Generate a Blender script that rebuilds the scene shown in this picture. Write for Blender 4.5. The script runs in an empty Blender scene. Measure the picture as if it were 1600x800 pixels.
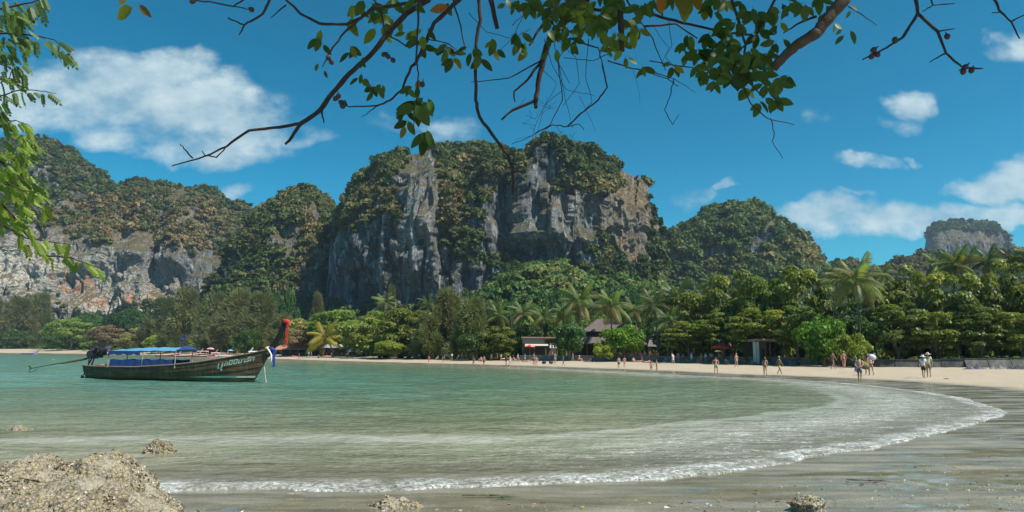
import bpy, bmesh, math, random
import numpy as np
from mathutils import Vector, Matrix, Euler

scene = bpy.context.scene
COL = scene.collection
rng = np.random.default_rng(7)
random.seed(7)
PI = math.pi

# ------------------------------------------------------------------ camera
F = 1600 * 24.0 / 36.0
CAM = np.array([0.0, 0.0, 1.8])
PITCH = math.atan(153.8 / F)
ROLL = math.radians(0.378)
cam_data = bpy.data.cameras.new("camera")
cam_data.lens = 24.0
cam_data.sensor_width = 36.0
cam_data.clip_start = 0.05
cam_data.clip_end = 20000
cam = bpy.data.objects.new("camera", cam_data)
COL.objects.link(cam)
CAMROT = Matrix.Rotation(PI / 2 + PITCH, 4, 'X') @ Matrix.Rotation(ROLL, 4, 'Z')
cam.matrix_world = Matrix.Translation(CAM) @ CAMROT
scene.camera = cam
R = np.array(CAMROT.to_3x3())

def ray(px, py):
    return R @ np.array([(px - 800) / F, -(py - 400) / F, -1.0])

def at_y(px, py, Y):
    """world point seen at photo pixel px,py at distance Y in front"""
    d = ray(px, py)
    return CAM + d * (Y / d[1])

def at_z(px, py, z=0.0):
    d = ray(px, py)
    return CAM + d * ((z - CAM[2]) / d[2])

def project(P):
    q = (np.asarray(P) - CAM) @ R
    zz = np.minimum(q[..., 2], -1e-3)
    return 800 + F * q[..., 0] / -zz, 400 - F * q[..., 1] / -zz

# ------------------------------------------------------------------ sun, sky, exposure
SUN_EL, SUN_AZ = math.radians(53), math.radians(122)      # azimuth from +Y towards +X
sd = Vector((math.cos(SUN_EL) * math.sin(SUN_AZ), math.cos(SUN_EL) * math.cos(SUN_AZ), math.sin(SUN_EL)))
sun_data = bpy.data.lights.new("sun", 'SUN')
sun_data.energy = 4.2
sun_data.angle = math.radians(0.53)
sun_data.color = (1.0, 0.94, 0.85)
sun = bpy.data.objects.new("sun", sun_data)
sun.rotation_euler = sd.to_track_quat('Z', 'Y').to_euler()
COL.objects.link(sun)
scene.view_settings.view_transform = 'Standard'
scene.view_settings.look = 'None'
scene.view_settings.gamma = 1.0
scene.view_settings.exposure = 0.72
HAZE = 0.00011
scene.cycles.max_bounces = 7
scene.cycles.transparent_max_bounces = 16
scene.cycles.use_denoising = True
scene.cycles.sample_clamp_indirect = 6.0

class NT:
    """small helper around a node tree"""
    def __init__(s, tree):
        s.t = tree; s.n = tree.nodes; s.l = tree.links
    def add(s, typ, _inp=None, **kw):
        n = s.n.new(typ)
        for k, v in kw.items():
            setattr(n, k, v)
        for k, v in (_inp or {}).items():
            s.set(n.inputs[k], v)
        return n
    def set(s, sock, v):
        if isinstance(v, bpy.types.NodeSocket):
            s.l.new(v, sock)
        elif isinstance(v, bpy.types.Node):
            s.l.new(v.outputs[0], sock)
        else:
            if hasattr(sock.default_value, '__len__') and not isinstance(v, str):
                v = tuple(v)
                if len(sock.default_value) == 4 and len(v) == 3: v = v + (1,)
            sock.default_value = v
    def math(s, op, a, b=None, c=None, clamp=False):
        n = s.n.new('ShaderNodeMath'); n.operation = op; n.use_clamp = clamp
        s.set(n.inputs[0], a)
        if b is not None: s.set(n.inputs[1], b)
        if c is not None: s.set(n.inputs[2], c)
        return n.outputs[0]
    def vmath(s, op, a, b=None):
        n = s.n.new('ShaderNodeVectorMath'); n.operation = op
        s.set(n.inputs[0], a)
        if b is not None: s.set(n.inputs[1], b)
        return n.outputs[0]
    def mix(s, f, a, b, blend='MIX'):
        n = s.n.new('ShaderNodeMix'); n.data_type = 'RGBA'; n.blend_type = blend
        n.clamp_factor = True
        s.set(n.inputs[0], f); s.set(n.inputs[6], a); s.set(n.inputs[7], b)
        return n.outputs[2]
    def ramp(s, f, stops, interp='LINEAR'):
        n = s.n.new('ShaderNodeValToRGB'); s.set(n.inputs[0], f)
        cr = n.color_ramp; cr.interpolation = interp
        while len(cr.elements) < len(stops): cr.elements.new(0.5)
        for e, (p, c) in zip(cr.elements, stops):
            e.position = p
            e.color = (c, c, c, 1) if not hasattr(c, '__len__') else tuple(c) + (1,) * (4 - len(c))
        return n.outputs[0]
    def noise(s, vec, scale, detail=4, rough=0.55, typ='FBM', dist=0.0):
        n = s.n.new('ShaderNodeTexNoise')
        if vec is not None: s.set(n.inputs['Vector'], vec)
        n.inputs['Scale'].default_value = scale
        n.inputs['Detail'].default_value = detail
        n.inputs['Roughness'].default_value = rough
        n.inputs['Distortion'].default_value = dist
        return n.outputs[0]
    def smooth(s, v, a, b):
        n = s.n.new('ShaderNodeMapRange'); n.interpolation_type = 'SMOOTHSTEP'
        s.set(n.inputs[0], v); n.inputs[1].default_value = a; n.inputs[2].default_value = b
        return n.outputs[0]
    def scale(s, vec, sc):
        n = s.n.new('ShaderNodeMapping'); s.set(n.inputs[0], vec); n.inputs[3].default_value = sc
        return n.outputs[0]

world = bpy.data.worlds.new("World")
scene.world = world
world.use_nodes = True
def build_world():
    w = NT(world.node_tree)
    w.n.clear()
    out = w.add('ShaderNodeOutputWorld')
    bg = w.add('ShaderNodeBackground')
    w.l.new(bg.outputs[0], out.inputs[0])
    bg.inputs[1].default_value = 0.105
    sky = w.add('ShaderNodeTexSky', sky_type='NISHITA', sun_disc=False)
    sky.sun_elevation = SUN_EL
    sky.sun_rotation = SUN_AZ
    sky.altitude = 0; sky.air_density = 1.0; sky.dust_density = 0.25; sky.ozone_density = 3.0
    tc = w.add('ShaderNodeTexCoord').outputs['Generated']
    sep = w.add('ShaderNodeSeparateXYZ', {0: tc})
    x, y, z = sep.outputs
    # polarised, deeply saturated blue of the photograph, the same all round
    hs = w.add('ShaderNodeHueSaturation', {'Saturation': 1.30, 'Value': 1.0, 'Color': sky.outputs[0]})
    zc = w.math('MAXIMUM', z, 0.0)
    tint = w.ramp(zc, [(0.0, (0.22, 0.70, 0.74)), (0.12, (0.14, 0.70, 0.70)), (0.30, (0.03, 0.67, 0.61)), (0.5, (0.005, 0.67, 0.56)), (1.0, (0.03, 0.68, 0.62))])
    base = w.mix(1.0, hs.outputs[0], tint, 'MULTIPLY')
    # clouds: soft puffs placed by direction
    ys = w.math('MAXIMUM', y, 0.05)
    gx = w.math('DIVIDE', x, ys)
    gz = w.math('DIVIDE', z, ys)
    comb = w.add('ShaderNodeCombineXYZ', {0: gx, 1: gz, 2: 0.0}).outputs[0]
    warp = w.add('ShaderNodeTexNoise'); w.set(warp.inputs['Vector'], comb)
    warp.inputs['Scale'].default_value = 7; warp.inputs['Detail'].default_value = 5
    wv = w.vmath('SUBTRACT', warp.outputs['Color'], (0.5, 0.5, 0.5))
    wv = w.vmath('MULTIPLY', wv, (0.15, 0.085, 0.0))
    warp2 = w.add('ShaderNodeTexNoise'); w.set(warp2.inputs['Vector'], comb)
    warp2.inputs['Scale'].default_value = 30; warp2.inputs['Detail'].default_value = 5
    wv = w.vmath('ADD', wv, w.vmath('MULTIPLY', w.vmath('SUBTRACT', warp2.outputs['Color'], (0.5, 0.5, 0.5)), (0.03, 0.02, 0.0)))
    pw = w.vmath('ADD', comb, wv)
    puffs = [(60,140,170,60,.75),(150,115,110,52,.75),(255,112,85,42,.95),(225,165,215,60,.8),(330,160,100,48,.85),(385,195,95,48,.8),(190,212,90,26,.7),
             (330,228,130,34,.75),(470,212,55,14,.35),(372,300,44,15,.6),(705,208,70,26,.42),(640,190,60,20,.3),(1085,305,52,22,.45),(1145,288,22,12,.4),
             (1418,160,56,28,.75),(1390,188,44,16,.6),(1278,186,28,20,.32),(1578,78,52,30,.75),(1365,252,55,11,.55),(1425,242,16,9,.45),
             (1255,338,62,26,.9),(1305,332,60,26,.95),(1330,352,120,26,.8),(1430,338,120,30,.9),(1540,338,120,26,.8),(1560,290,80,30,1.0),(1625,268,70,40,1.05),
             (1340,305,32,8,.5),(1040,360,60,14,.4),(1300,362,130,16,.5)]
    def gno(px, py):
        d = ray(px, py); return d[0] / d[1], d[2] / d[1]
    def density(pv):
        acc = None
        for cx, cy, rx, ry, a in puffs:
            g0, g1 = gno(cx, cy)
            s = 1.28
            d = w.vmath('SUBTRACT', pv, (g0, g1, 0))
            d = w.vmath('MULTIPLY', d, (F / (rx * s), F / (ry * s), 0))
            n = w.add('ShaderNodeVectorMath', {0: d, 1: d}, operation='DOT_PRODUCT').outputs['Value']
            e = w.math('MULTIPLY', w.math('SUBTRACT', 1.0, n, clamp=True), a)
            acc = e if acc is None else w.math('MAXIMUM', acc, e)
        return acc
    m = density(pw)
    fb = w.noise(w.scale(comb, (1.0, 1.5, 1)), 11.0, 8, 0.6)
    fb2 = w.noise(w.scale(comb, (0.8, 1.6, 1)), 3.2, 3, 0.5)
    dens = w.math('ADD', w.math('MULTIPLY', m, 1.55), w.math('MULTIPLY', w.math('SUBTRACT', fb, 0.50), 2.3))
    dens = w.math('SUBTRACT', dens, 0.22)
    dens = w.math('MULTIPLY', dens, w.smooth(m, 0.0, 0.25))
    front = w.smooth(y, 0.05, 0.25)
    d1 = w.math('MULTIPLY', w.smooth(dens, -0.05, 1.05), front)
    # the rest of the sky carries the same kind of scattered puffs
    nb = w.noise(tc, 3.6, 7, 0.55)
    side = w.smooth(w.math('SUBTRACT', w.math('ABSOLUTE', gx), 0.0), 0.95, 1.3)
    side = w.math('MAXIMUM', side, w.math('SUBTRACT', 1.0, front))
    low = w.math('MULTIPLY', w.smooth(z, 0.0, 0.12), w.math('SUBTRACT', 1.0, w.smooth(z, 0.45, 0.7)))
    d2 = w.math('MULTIPLY', w.math('MULTIPLY', w.smooth(nb, 0.55, 0.72), side), low)
    dd = w.math('MAXIMUM', d1, w.math('MULTIPLY', d2, 0.7))
    # cloud brightness: thick tops brighter, thin undersides greyer
    shift = w.vmath('ADD', pw, (-0.012, 0.03, 0))
    mup = w.noise(w.vmath('ADD', w.scale(comb, (1.0, 1.5, 1)), (0.012, 0.05, 0)), 11.0, 6, 0.55)
    lit = w.math('ADD', w.math('MULTIPLY', w.math('SUBTRACT', fb, mup), 2.6), w.math('MULTIPLY', w.math('SUBTRACT', fb2, 0.5), 1.1))
    litf = w.math('ADD', lit, 0.5, clamp=True)
    cc = w.mix(litf, (2.0, 3.1, 3.8), (4.0, 4.8, 5.0))
    alpha = w.math('MULTIPLY', dd, 0.86)
    col = w.mix(alpha, base, cc)
    w.l.new(col, bg.inputs[0])
build_world()

# ------------------------------------------------------------------ numpy noise
_perm = np.random.default_rng(3).permutation(256)
_perm = np.concatenate([_perm, _perm])
_g = np.random.default_rng(4).normal(size=(256, 3)); _g /= np.linalg.norm(_g, axis=1)[:, None]
def perlin(p, seed=0):
    p = np.asarray(p, float) + seed * 17.31
    i = np.floor(p).astype(int); f = p - i
    u = f * f * f * (f * (f * 6 - 15) + 10)
    i &= 255
    out = 0
    for dx in (0, 1):
        wx = u[..., 0] if dx else 1 - u[..., 0]
        hx = _perm[(i[..., 0] + dx) & 255]
        for dy in (0, 1):
            wy = u[..., 1] if dy else 1 - u[..., 1]
            hy = _perm[(hx + i[..., 1] + dy) & 255]
            for dz in (0, 1):
                wz = u[..., 2] if dz else 1 - u[..., 2]
                g = _g[_perm[(hy + i[..., 2] + dz) & 255]]
                dot = (f[..., 0] - dx) * g[..., 0] + (f[..., 1] - dy) * g[..., 1] + (f[..., 2] - dz) * g[..., 2]
                out = out + wx * wy * wz * dot
    return out * 1.5
def fbm(p, octaves=4, seed=0, gain=0.5, ridged=False):
    out = 0; a = 1.0; p = np.asarray(p, float)
    for o in range(octaves):
        n = perlin(p * 2.03 ** o, seed + o)
        if ridged: n = 1 - 2 * np.abs(n)
        out = out + a * n; a *= gain
    return out
def sstep(x, a, b):
    t = np.clip((np.asarray(x, float) - a) / (b - a), 0, 1)
    return t * t * (3 - 2 * t)

# ------------------------------------------------------------------ scene helpers
def put(name, me, parent=None, mat=None, label=None, cat=None, group=None, kind=None, loc=None, rot=None, scale=None, color=None):
    o = bpy.data.objects.new(name, me)
    COL.objects.link(o)
    if mat is not None and me is not None:
        if not me.materials: me.materials.append(mat)
    if parent is not None: o.parent = parent
    if label: o['label'] = label
    if cat: o['category'] = cat
    if group: o['group'] = group
    if kind: o['kind'] = kind
    if loc is not None: o.location = loc
    if rot is not None: o.rotation_euler = rot
    if scale is not None: o.scale = scale if hasattr(scale, '__len__') else (scale,) * 3
    if color is not None: o.color = tuple(color) + (1,)
    return o
def empty(name, loc=(0, 0, 0), rot=(0, 0, 0), scale=(1, 1, 1), **kw):
    o = put(name, None, loc=loc, rot=rot, scale=scale, **kw)
    o.empty_display_size = 0.3
    return o
def mesh_np(name, V, Fc, smooth=True):
    """V (n,3) array; Fc (m,3|4) array or list of such"""
    me = bpy.data.meshes.new(name)
    V = np.asarray(V, np.float32)
    if not isinstance(Fc, (list, tuple)): Fc = [Fc]
    Fc = [np.asarray(f, np.int32) for f in Fc if len(f)]
    nl = sum(f.size for f in Fc); nf = sum(len(f) for f in Fc)
    me.vertices.add(len(V)); me.vertices.foreach_set('co', V.ravel())
    me.loops.add(nl); me.loops.foreach_set('vertex_index', np.concatenate([f.ravel() for f in Fc]))
    me.polygons.add(nf)
    tot = np.concatenate([np.full(len(f), f.shape[1]) for f in Fc])
    st = np.concatenate([[0], np.cumsum(tot)[:-1]])
    me.polygons.foreach_set('loop_start', st.astype(np.int32))
    me.polygons.foreach_set('loop_total', tot.astype(np.int32))
    me.update(calc_edges=True); me.validate()
    me.polygons.foreach_set('use_smooth', np.full(len(me.polygons), smooth))
    return me
def grid_faces(nu, nv):
    i = np.arange(nu - 1)[:, None] * nv + np.arange(nv - 1)[None, :]
    i = i.ravel()
    return np.stack([i, i + nv, i + nv + 1, i + 1], 1)
def set_attr(me, name, arr, typ='FLOAT'):
    a = me.attributes.new(name, typ, 'POINT')
    if typ == 'FLOAT': a.data.foreach_set('value', np.asarray(arr, np.float32).ravel())
    elif typ == 'FLOAT_VECTOR': a.data.foreach_set('vector', np.asarray(arr, np.float32).ravel())
    elif typ == 'INT': a.data.foreach_set('value', np.asarray(arr, np.int32).ravel())

class MB:
    """mesh builder for boxes, tubes, lofts joined into one part"""
    def __init__(s): s.v = []; s.f = []
    def raw(s, V, Fs):
        b = len(s.v); s.v += [tuple(map(float, p)) for p in V]
        s.f += [tuple(b + i for i in f) for f in Fs]; return s
    def box(s, c, d, rz=0.0, taper=1.0, rx=0.0, ry=0.0):
        m = Euler((rx, ry, rz)).to_matrix()
        V = []
        for z in (-1, 1):
            k = taper if z > 0 else 1
            for x, y in ((-1, -1), (1, -1), (1, 1), (-1, 1)):
                V.append(Vector(c) + m @ Vector((x * d[0] / 2 * k, y * d[1] / 2 * k, z * d[2] / 2)))
        return s.raw(V, [(3, 2, 1, 0), (4, 5, 6, 7), (0, 1, 5, 4), (1, 2, 6, 5), (2, 3, 7, 6), (3, 0, 4, 7)])
    def tube(s, pts, rad, n=8, cap=True):
        pts = [Vector(p) for p in pts]
        if not hasattr(rad, '__len__'): rad = [rad] * len(pts)
        rings = []; prev = None
        for i, p in enumerate(pts):
            t = (pts[min(i + 1, len(pts) - 1)] - pts[max(i - 1, 0)]).normalized()
            if prev is None:
                a = Vector((0, 0, 1)) if abs(t.z) < .9 else Vector((1, 0, 0))
                u = t.cross(a).normalized()
            else:
                u = (prev - t * prev.dot(t))
                u = u.normalized() if u.length > 1e-6 else t.orthogonal().normalized()
            prev = u; w = t.cross(u)
            rings.append([p + (u * math.cos(2 * PI * k / n) + w * math.sin(2 * PI * k / n)) * rad[i] for k in range(n)])
        V = [q for r in rings for q in r]; Fs = []
        for i in range(len(pts) - 1):
            for k in range(n):
                a = i * n + k; b = i * n + (k + 1) % n
                Fs.append((a, b, b + n, a + n))
        if cap:
            Fs.append(tuple(range(n))[::-1]); Fs.append(tuple((len(pts) - 1) * n + k for k in range(n)))
        return s.raw(V, Fs)
    def lathe(s, prof, n=12, c=(0, 0, 0)):
        V = []; Fs = []
        for r, z in prof:
            for k in range(n):
                a = 2 * PI * k / n; V.append((c[0] + r * math.cos(a), c[1] + r * math.sin(a), c[2] + z))
        for i in range(len(prof) - 1):
            for k in range(n):
                a = i * n + k; b = i * n + (k + 1) % n; Fs.append((a, b, b + n, a + n))
        return s.raw(V, Fs)
    def ball(s, c, r, n=8, m=6, sq=(1, 1, 1)):
        V = []; Fs = []
        for i in range(m + 1):
            t = PI * i / m
            for k in range(n):
                a = 2 * PI * k / n
                V.append((c[0] + r * sq[0] * math.sin(t) * math.cos(a), c[1] + r * sq[1] * math.sin(t) * math.sin(a), c[2] + r * sq[2] * math.cos(t)))
        for i in range(m):
            for k in range(n):
                a = i * n + k; b = i * n + (k + 1) % n; Fs.append((a, a + n, b + n, b))
        return s.raw(V, Fs)
    def mesh(s, name, mat=None, smooth=False):
        me = bpy.data.meshes.new(name)
        me.from_pydata(s.v, [], s.f); me.validate(); me.update()
        if smooth: me.polygons.foreach_set('use_smooth', [True] * len(me.polygons))
        if mat: me.materials.append(mat)
        return me

# ------------------------------------------------------------------ simple materials
def new_mat(name):
    m = bpy.data.materials.new(name); m.use_nodes = True
    t = NT(m.node_tree); t.n.clear()
    out = t.add('ShaderNodeOutputMaterial')
    return m, t, out
_mats = {}
def paint(name, col, rough=0.6, var=0.18, nscale=6.0, metal=0.0, bump=0.0):
    """worn painted / woven / wooden surface with mottled colour"""
    if name in _mats: return _mats[name]
    m, t, out = new_mat(name)
    pos = t.add('ShaderNodeTexCoord').outputs['Object']
    n = t.noise(pos, nscale, 5, 0.6)
    f = t.ramp(n, [(0.25, 1 - var), (0.75, 1 + var)])
    c = t.mix(1.0, tuple(col) + (1,), f, 'MULTIPLY')
    b = t.add('ShaderNodeBsdfPrincipled', {'Base Color': c, 'Roughness': rough, 'Metallic': metal})
    if bump:
        bp = t.add('ShaderNodeBump', {'Strength': bump, 'Distance': 0.02, 'Height': n}); t.l.new(bp.outputs[0], b.inputs['Normal'])
    t.l.new(b.outputs[0], out.inputs[0])
    _mats[name] = m
    return m
# ================================================================== LAND AND WATER
shore_px = [(-900,550.2),(-500,550.6),(-200,551.2),(0,552.6),(120,554.0),(220,555.8),(320,558.6),(420,562.6),(500,565.3),(620,568.6),(740,571.8),(860,576.2),(980,581.2),
            (1100,588.2),(1200,592.0),(1300,597.8),(1375,604.5),(1450,613.5),(1510,624.0),(1550,635.0),(1566,645.0),(1556,653.0),(1515,666.0),(1460,680.0),
            (1400,693.0),(1300,711.0),(1200,728.0),(1100,741.0),(1000,750.5),(900,757.5),(800,761.5),(650,765.5),(500,766.5),(350,767.0),(100,770.0),(-200,778.0)]
_sp = np.array([at_z(x, y)[:2] for x, y in shore_px])
_sp = np.vstack([[-4200, 600], [-2600, 560], _sp, [[-14, 6.0], [-40, -4], [-200, -60], [-900, -300]]])
def catmull(P, n):
    P = np.vstack([2 * P[0] - P[1], P, 2 * P[-1] - P[-2]]); out = []
    for i in range(1, len(P) - 2):
        for k in range(n):
            t = k / n
            out.append(0.5 * ((2 * P[i]) + (-P[i - 1] + P[i + 1]) * t + (2 * P[i - 1] - 5 * P[i] + 4 * P[i + 1] - P[i + 2]) * t * t + (-P[i - 1] + 3 * P[i] - 3 * P[i + 1] + P[i + 2]) * t ** 3))
    out.append(P[-2]); return np.array(out)
SH = catmull(_sp, 3)
_poly = np.vstack([SH, [[-6000, -300], [-6000, 600]]])
def shore_dist(xy):
    """signed distance to the waterline: + on land, - over water"""
    xy = np.asarray(xy, float).reshape(-1, 2)
    best = np.full(len(xy), 1e12)
    inside = np.zeros(len(xy), bool)
    A = SH[:-1]; B = SH[1:]
    for a, b in zip(A, B):
        ab = b - a; t = np.clip(((xy - a) @ ab) / (ab @ ab + 1e-12), 0, 1)
        d = xy - a - t[:, None] * ab
        best = np.minimum(best, (d * d).sum(1))
    n = len(_poly)
    x, y = xy[:, 0], xy[:, 1]
    for i in range(n):
        x0, y0 = _poly[i]; x1, y1 = _poly[(i + 1) % n]
        if y0 == y1: continue
        c = ((y0 > y) != (y1 > y)) & (x < (x1 - x0) * (y - y0) / (y1 - y0) + x0)
        inside ^= c
    return np.where(inside, -1, 1) * np.sqrt(best)
def land_h(s, d=60.0):
    s = np.asarray(s, float)
    up = 0.020 * np.clip(s, 0, 26) + 0.012 * np.clip(s - 26, 0, 34)
    up = up * np.interp(d, [0, 105, 152, 205, 280, 440, 600], [1, 1, 1.35, 1.75, 2.8, 3.9, 4.2])
    return np.where(s > 0, up, np.maximum(0.035 * s, -3.5))
def ground_z(x, y):
    s = shore_dist([[x, y]])[0]
    return float(land_h(s, math.hypot(x, y)))
def ground_at(px, py):
    """point of the beach seen at a photo pixel"""
    d = ray(px, py); t = np.geomspace(5, 700, 700) / math.hypot(d[0], d[1])
    P = CAM + d * t[:, None]
    g = np.maximum(land_h(shore_dist(P[:, :2]), np.hypot(P[:, 0], P[:, 1])), 0) - P[:, 2]
    k = int(np.argmax(g > 0)) if (g > 0).any() else int(np.argmax(g))
    return np.array([P[k, 0], P[k, 1], ground_z(P[k, 0], P[k, 1])])

def polar(r, th):
    rr, tt = np.meshgrid(r, th, indexing='ij')
    return np.stack([rr * np.sin(tt), rr * np.cos(tt)], -1).reshape(-1, 2)

# ---- ground sheet
def build_ground():
    r = np.concatenate([[0.4, 1.5, 3.0], np.geomspace(4.5, 60, 190), np.geomspace(61, 420, 90), np.geomspace(430, 6000, 26)])
    th = np.concatenate([np.radians(np.linspace(-180, -46, 30)), np.radians(np.linspace(-44, 44, 420)), np.radians(np.linspace(46, 180, 30))])
    xy = polar(r, th)
    s = shore_dist(xy)
    d = np.hypot(xy[:, 0], xy[:, 1])
    z = land_h(s, d)
    p3 = np.c_[xy, np.zeros(len(xy))]
    land = sstep(s, 0.3, 3.0)
    near = 1 - sstep(d, 30, 70)
    # ripples left by the swash, trodden dry sand, shallow runnels
    flow = fbm(p3 * [0.55, 1.6, 1], 4, 5)
    z = z + near * sstep(s, 0.1, 1.2) * (0.012 * flow + 0.006 * fbm(p3 * [5, 9, 1], 3, 9))
    z = z + sstep(s, 5, 12) * (0.035 * fbm(p3 * 0.9, 3, 12) + 0.02 * fbm(p3 * 3.1, 2, 15)) * (1 - sstep(d, 120, 300))
    z = z + sstep(s, 55, 110) * 0.8
    V = np.c_[xy, z]
    me = mesh_np("ground", V, grid_faces(len(r), len(th)))
    set_attr(me, "shore", s)
    m, t, out = new_mat("beach_sand")
    sh = t.add('ShaderNodeAttribute', attribute_name='shore').outputs['Fac']
    pos = t.add('ShaderNodeNewGeometry').outputs['Position']
    dist = t.add('ShaderNodeVectorMath', {0: pos}, operation='LENGTH').outputs['Value']
    n1 = t.noise(pos, 0.22, 5, 0.6); n2 = t.noise(pos, 3.0, 6, 0.65); n3 = t.noise(pos, 60, 3, 0.7)
    nst = t.noise(t.scale(pos, (0.5, 2.4, 1)), 1.3, 5, 0.6)
    edge = t.math('ADD', sh, t.math('MULTIPLY', t.math('SUBTRACT', n1, 0.5), 5.0))
    dry = t.smooth(edge, 4.5, 7.5)
    dryc = t.mix(t.ramp(n2, [(0.3, 0), (0.7, 1)]), (0.37, 0.31, 0.225), (0.46, 0.395, 0.295))
    dryc = t.mix(t.ramp(n1, [(0.4, 0), (0.75, 0.5)]), dryc, (0.33, 0.25, 0.165))
    wetc = t.mix(t.ramp(nst, [(0.35, 0), (0.65, 1)]), (0.14, 0.13, 0.09), (0.27, 0.245, 0.175))
    grit = t.ramp(n3, [(0.35, 0.55), (0.5, 1.0), (0.72, 1.5)])
    wetc = t.mix(0.75, wetc, grit, 'MULTIPLY')
    dryc = t.mix(0.35, dryc, grit, 'MULTIPLY')
    base = t.mix(dry, wetc, dryc)
    soil = t.smooth(edge, 58, 68)
    base = t.mix(soil, base, (0.09, 0.075, 0.045))
    film = t.ramp(t.noise(t.scale(pos, (0.30, 1.1, 1)), 0.9, 5, 0.6), [(0.46, 1.0), (0.60, 0.0)])
    wet_r = t.math('ADD', t.math('MULTIPLY', t.math('SUBTRACT', 1.0, film), 0.45), 0.10)
    rough = t.add('ShaderNodeMix', data_type='FLOAT'); t.set(rough.inputs[0], dry); t.set(rough.inputs[2], wet_r); rough.inputs[3].default_value = 0.95
    spec = t.add('ShaderNodeMix', data_type='FLOAT'); t.set(spec.inputs[0], dry); spec.inputs[2].default_value = 0.5; spec.inputs[3].default_value = 0.15
    hgt = t.math('ADD', t.math('MULTIPLY', n2, 0.7), t.math('MULTIPLY', n3, 0.35))
    bs = t.math('MULTIPLY', t.math('SUBTRACT', 1.0, t.math('MULTIPLY', film, t.math('SUBTRACT', 1.0, dry))), 0.55)
    bp = t.add('ShaderNodeBump', {'Strength': bs, 'Distance': 0.03, 'Height': hgt})
    b = t.add('ShaderNodeBsdfPrincipled', {'Base Color': base, 'Roughness': rough.outputs[0], 'Specular IOR Level': spec.outputs[0], 'Normal': bp.outputs[0]})
    t.l.new(b.outputs[0], out.inputs[0])
    put("ground", me, mat=m, kind='structure', label="pale sand beach curving round the bay, dark and wet near the water")
build_ground()

# ---- sea
def wave_h(xy, s, d):
    p3 = np.c_[xy, np.zeros(len(xy))]
    q = -s
    wob = fbm(p3 * 0.05, 3, 31) * 5.0
    amp = 0.065 * sstep(q, 0.8, 5) * (1 - 0.45 * sstep(q, 60, 200))
    swell = np.sin((q + wob) * 2 * PI / 6.5 + 1.0)
    swell = np.where(swell > 0, np.abs(swell) ** 1.6, -0.55 * np.abs(swell))
    z = amp * swell
    z += 0.032 * fbm(p3 * [0.35, 1.15, 1], 4, 33) * sstep(q, 0.5, 4)
    fine = 1 - sstep(d, 25, 60)
    z += fine * 0.011 * fbm(p3 * [2.6, 5.5, 1], 3, 37) * sstep(q, 0.2, 2)
    # the small breaking wave and the swash lip
    brk = np.exp(-((q - 5.2 - 0.5 * fbm(p3 * 0.25, 2, 40)) / 0.55) ** 2) * (1 - sstep(d, 30, 60))
    z += 0.035 * brk
    lip = np.exp(-((q - 0.30) / 0.28) ** 2)
    z += (0.016 + 0.014 * fbm(p3 * 1.4, 3, 41) + 0.012 * fbm(p3 * 7, 2, 44)) * lip
    return z
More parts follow.
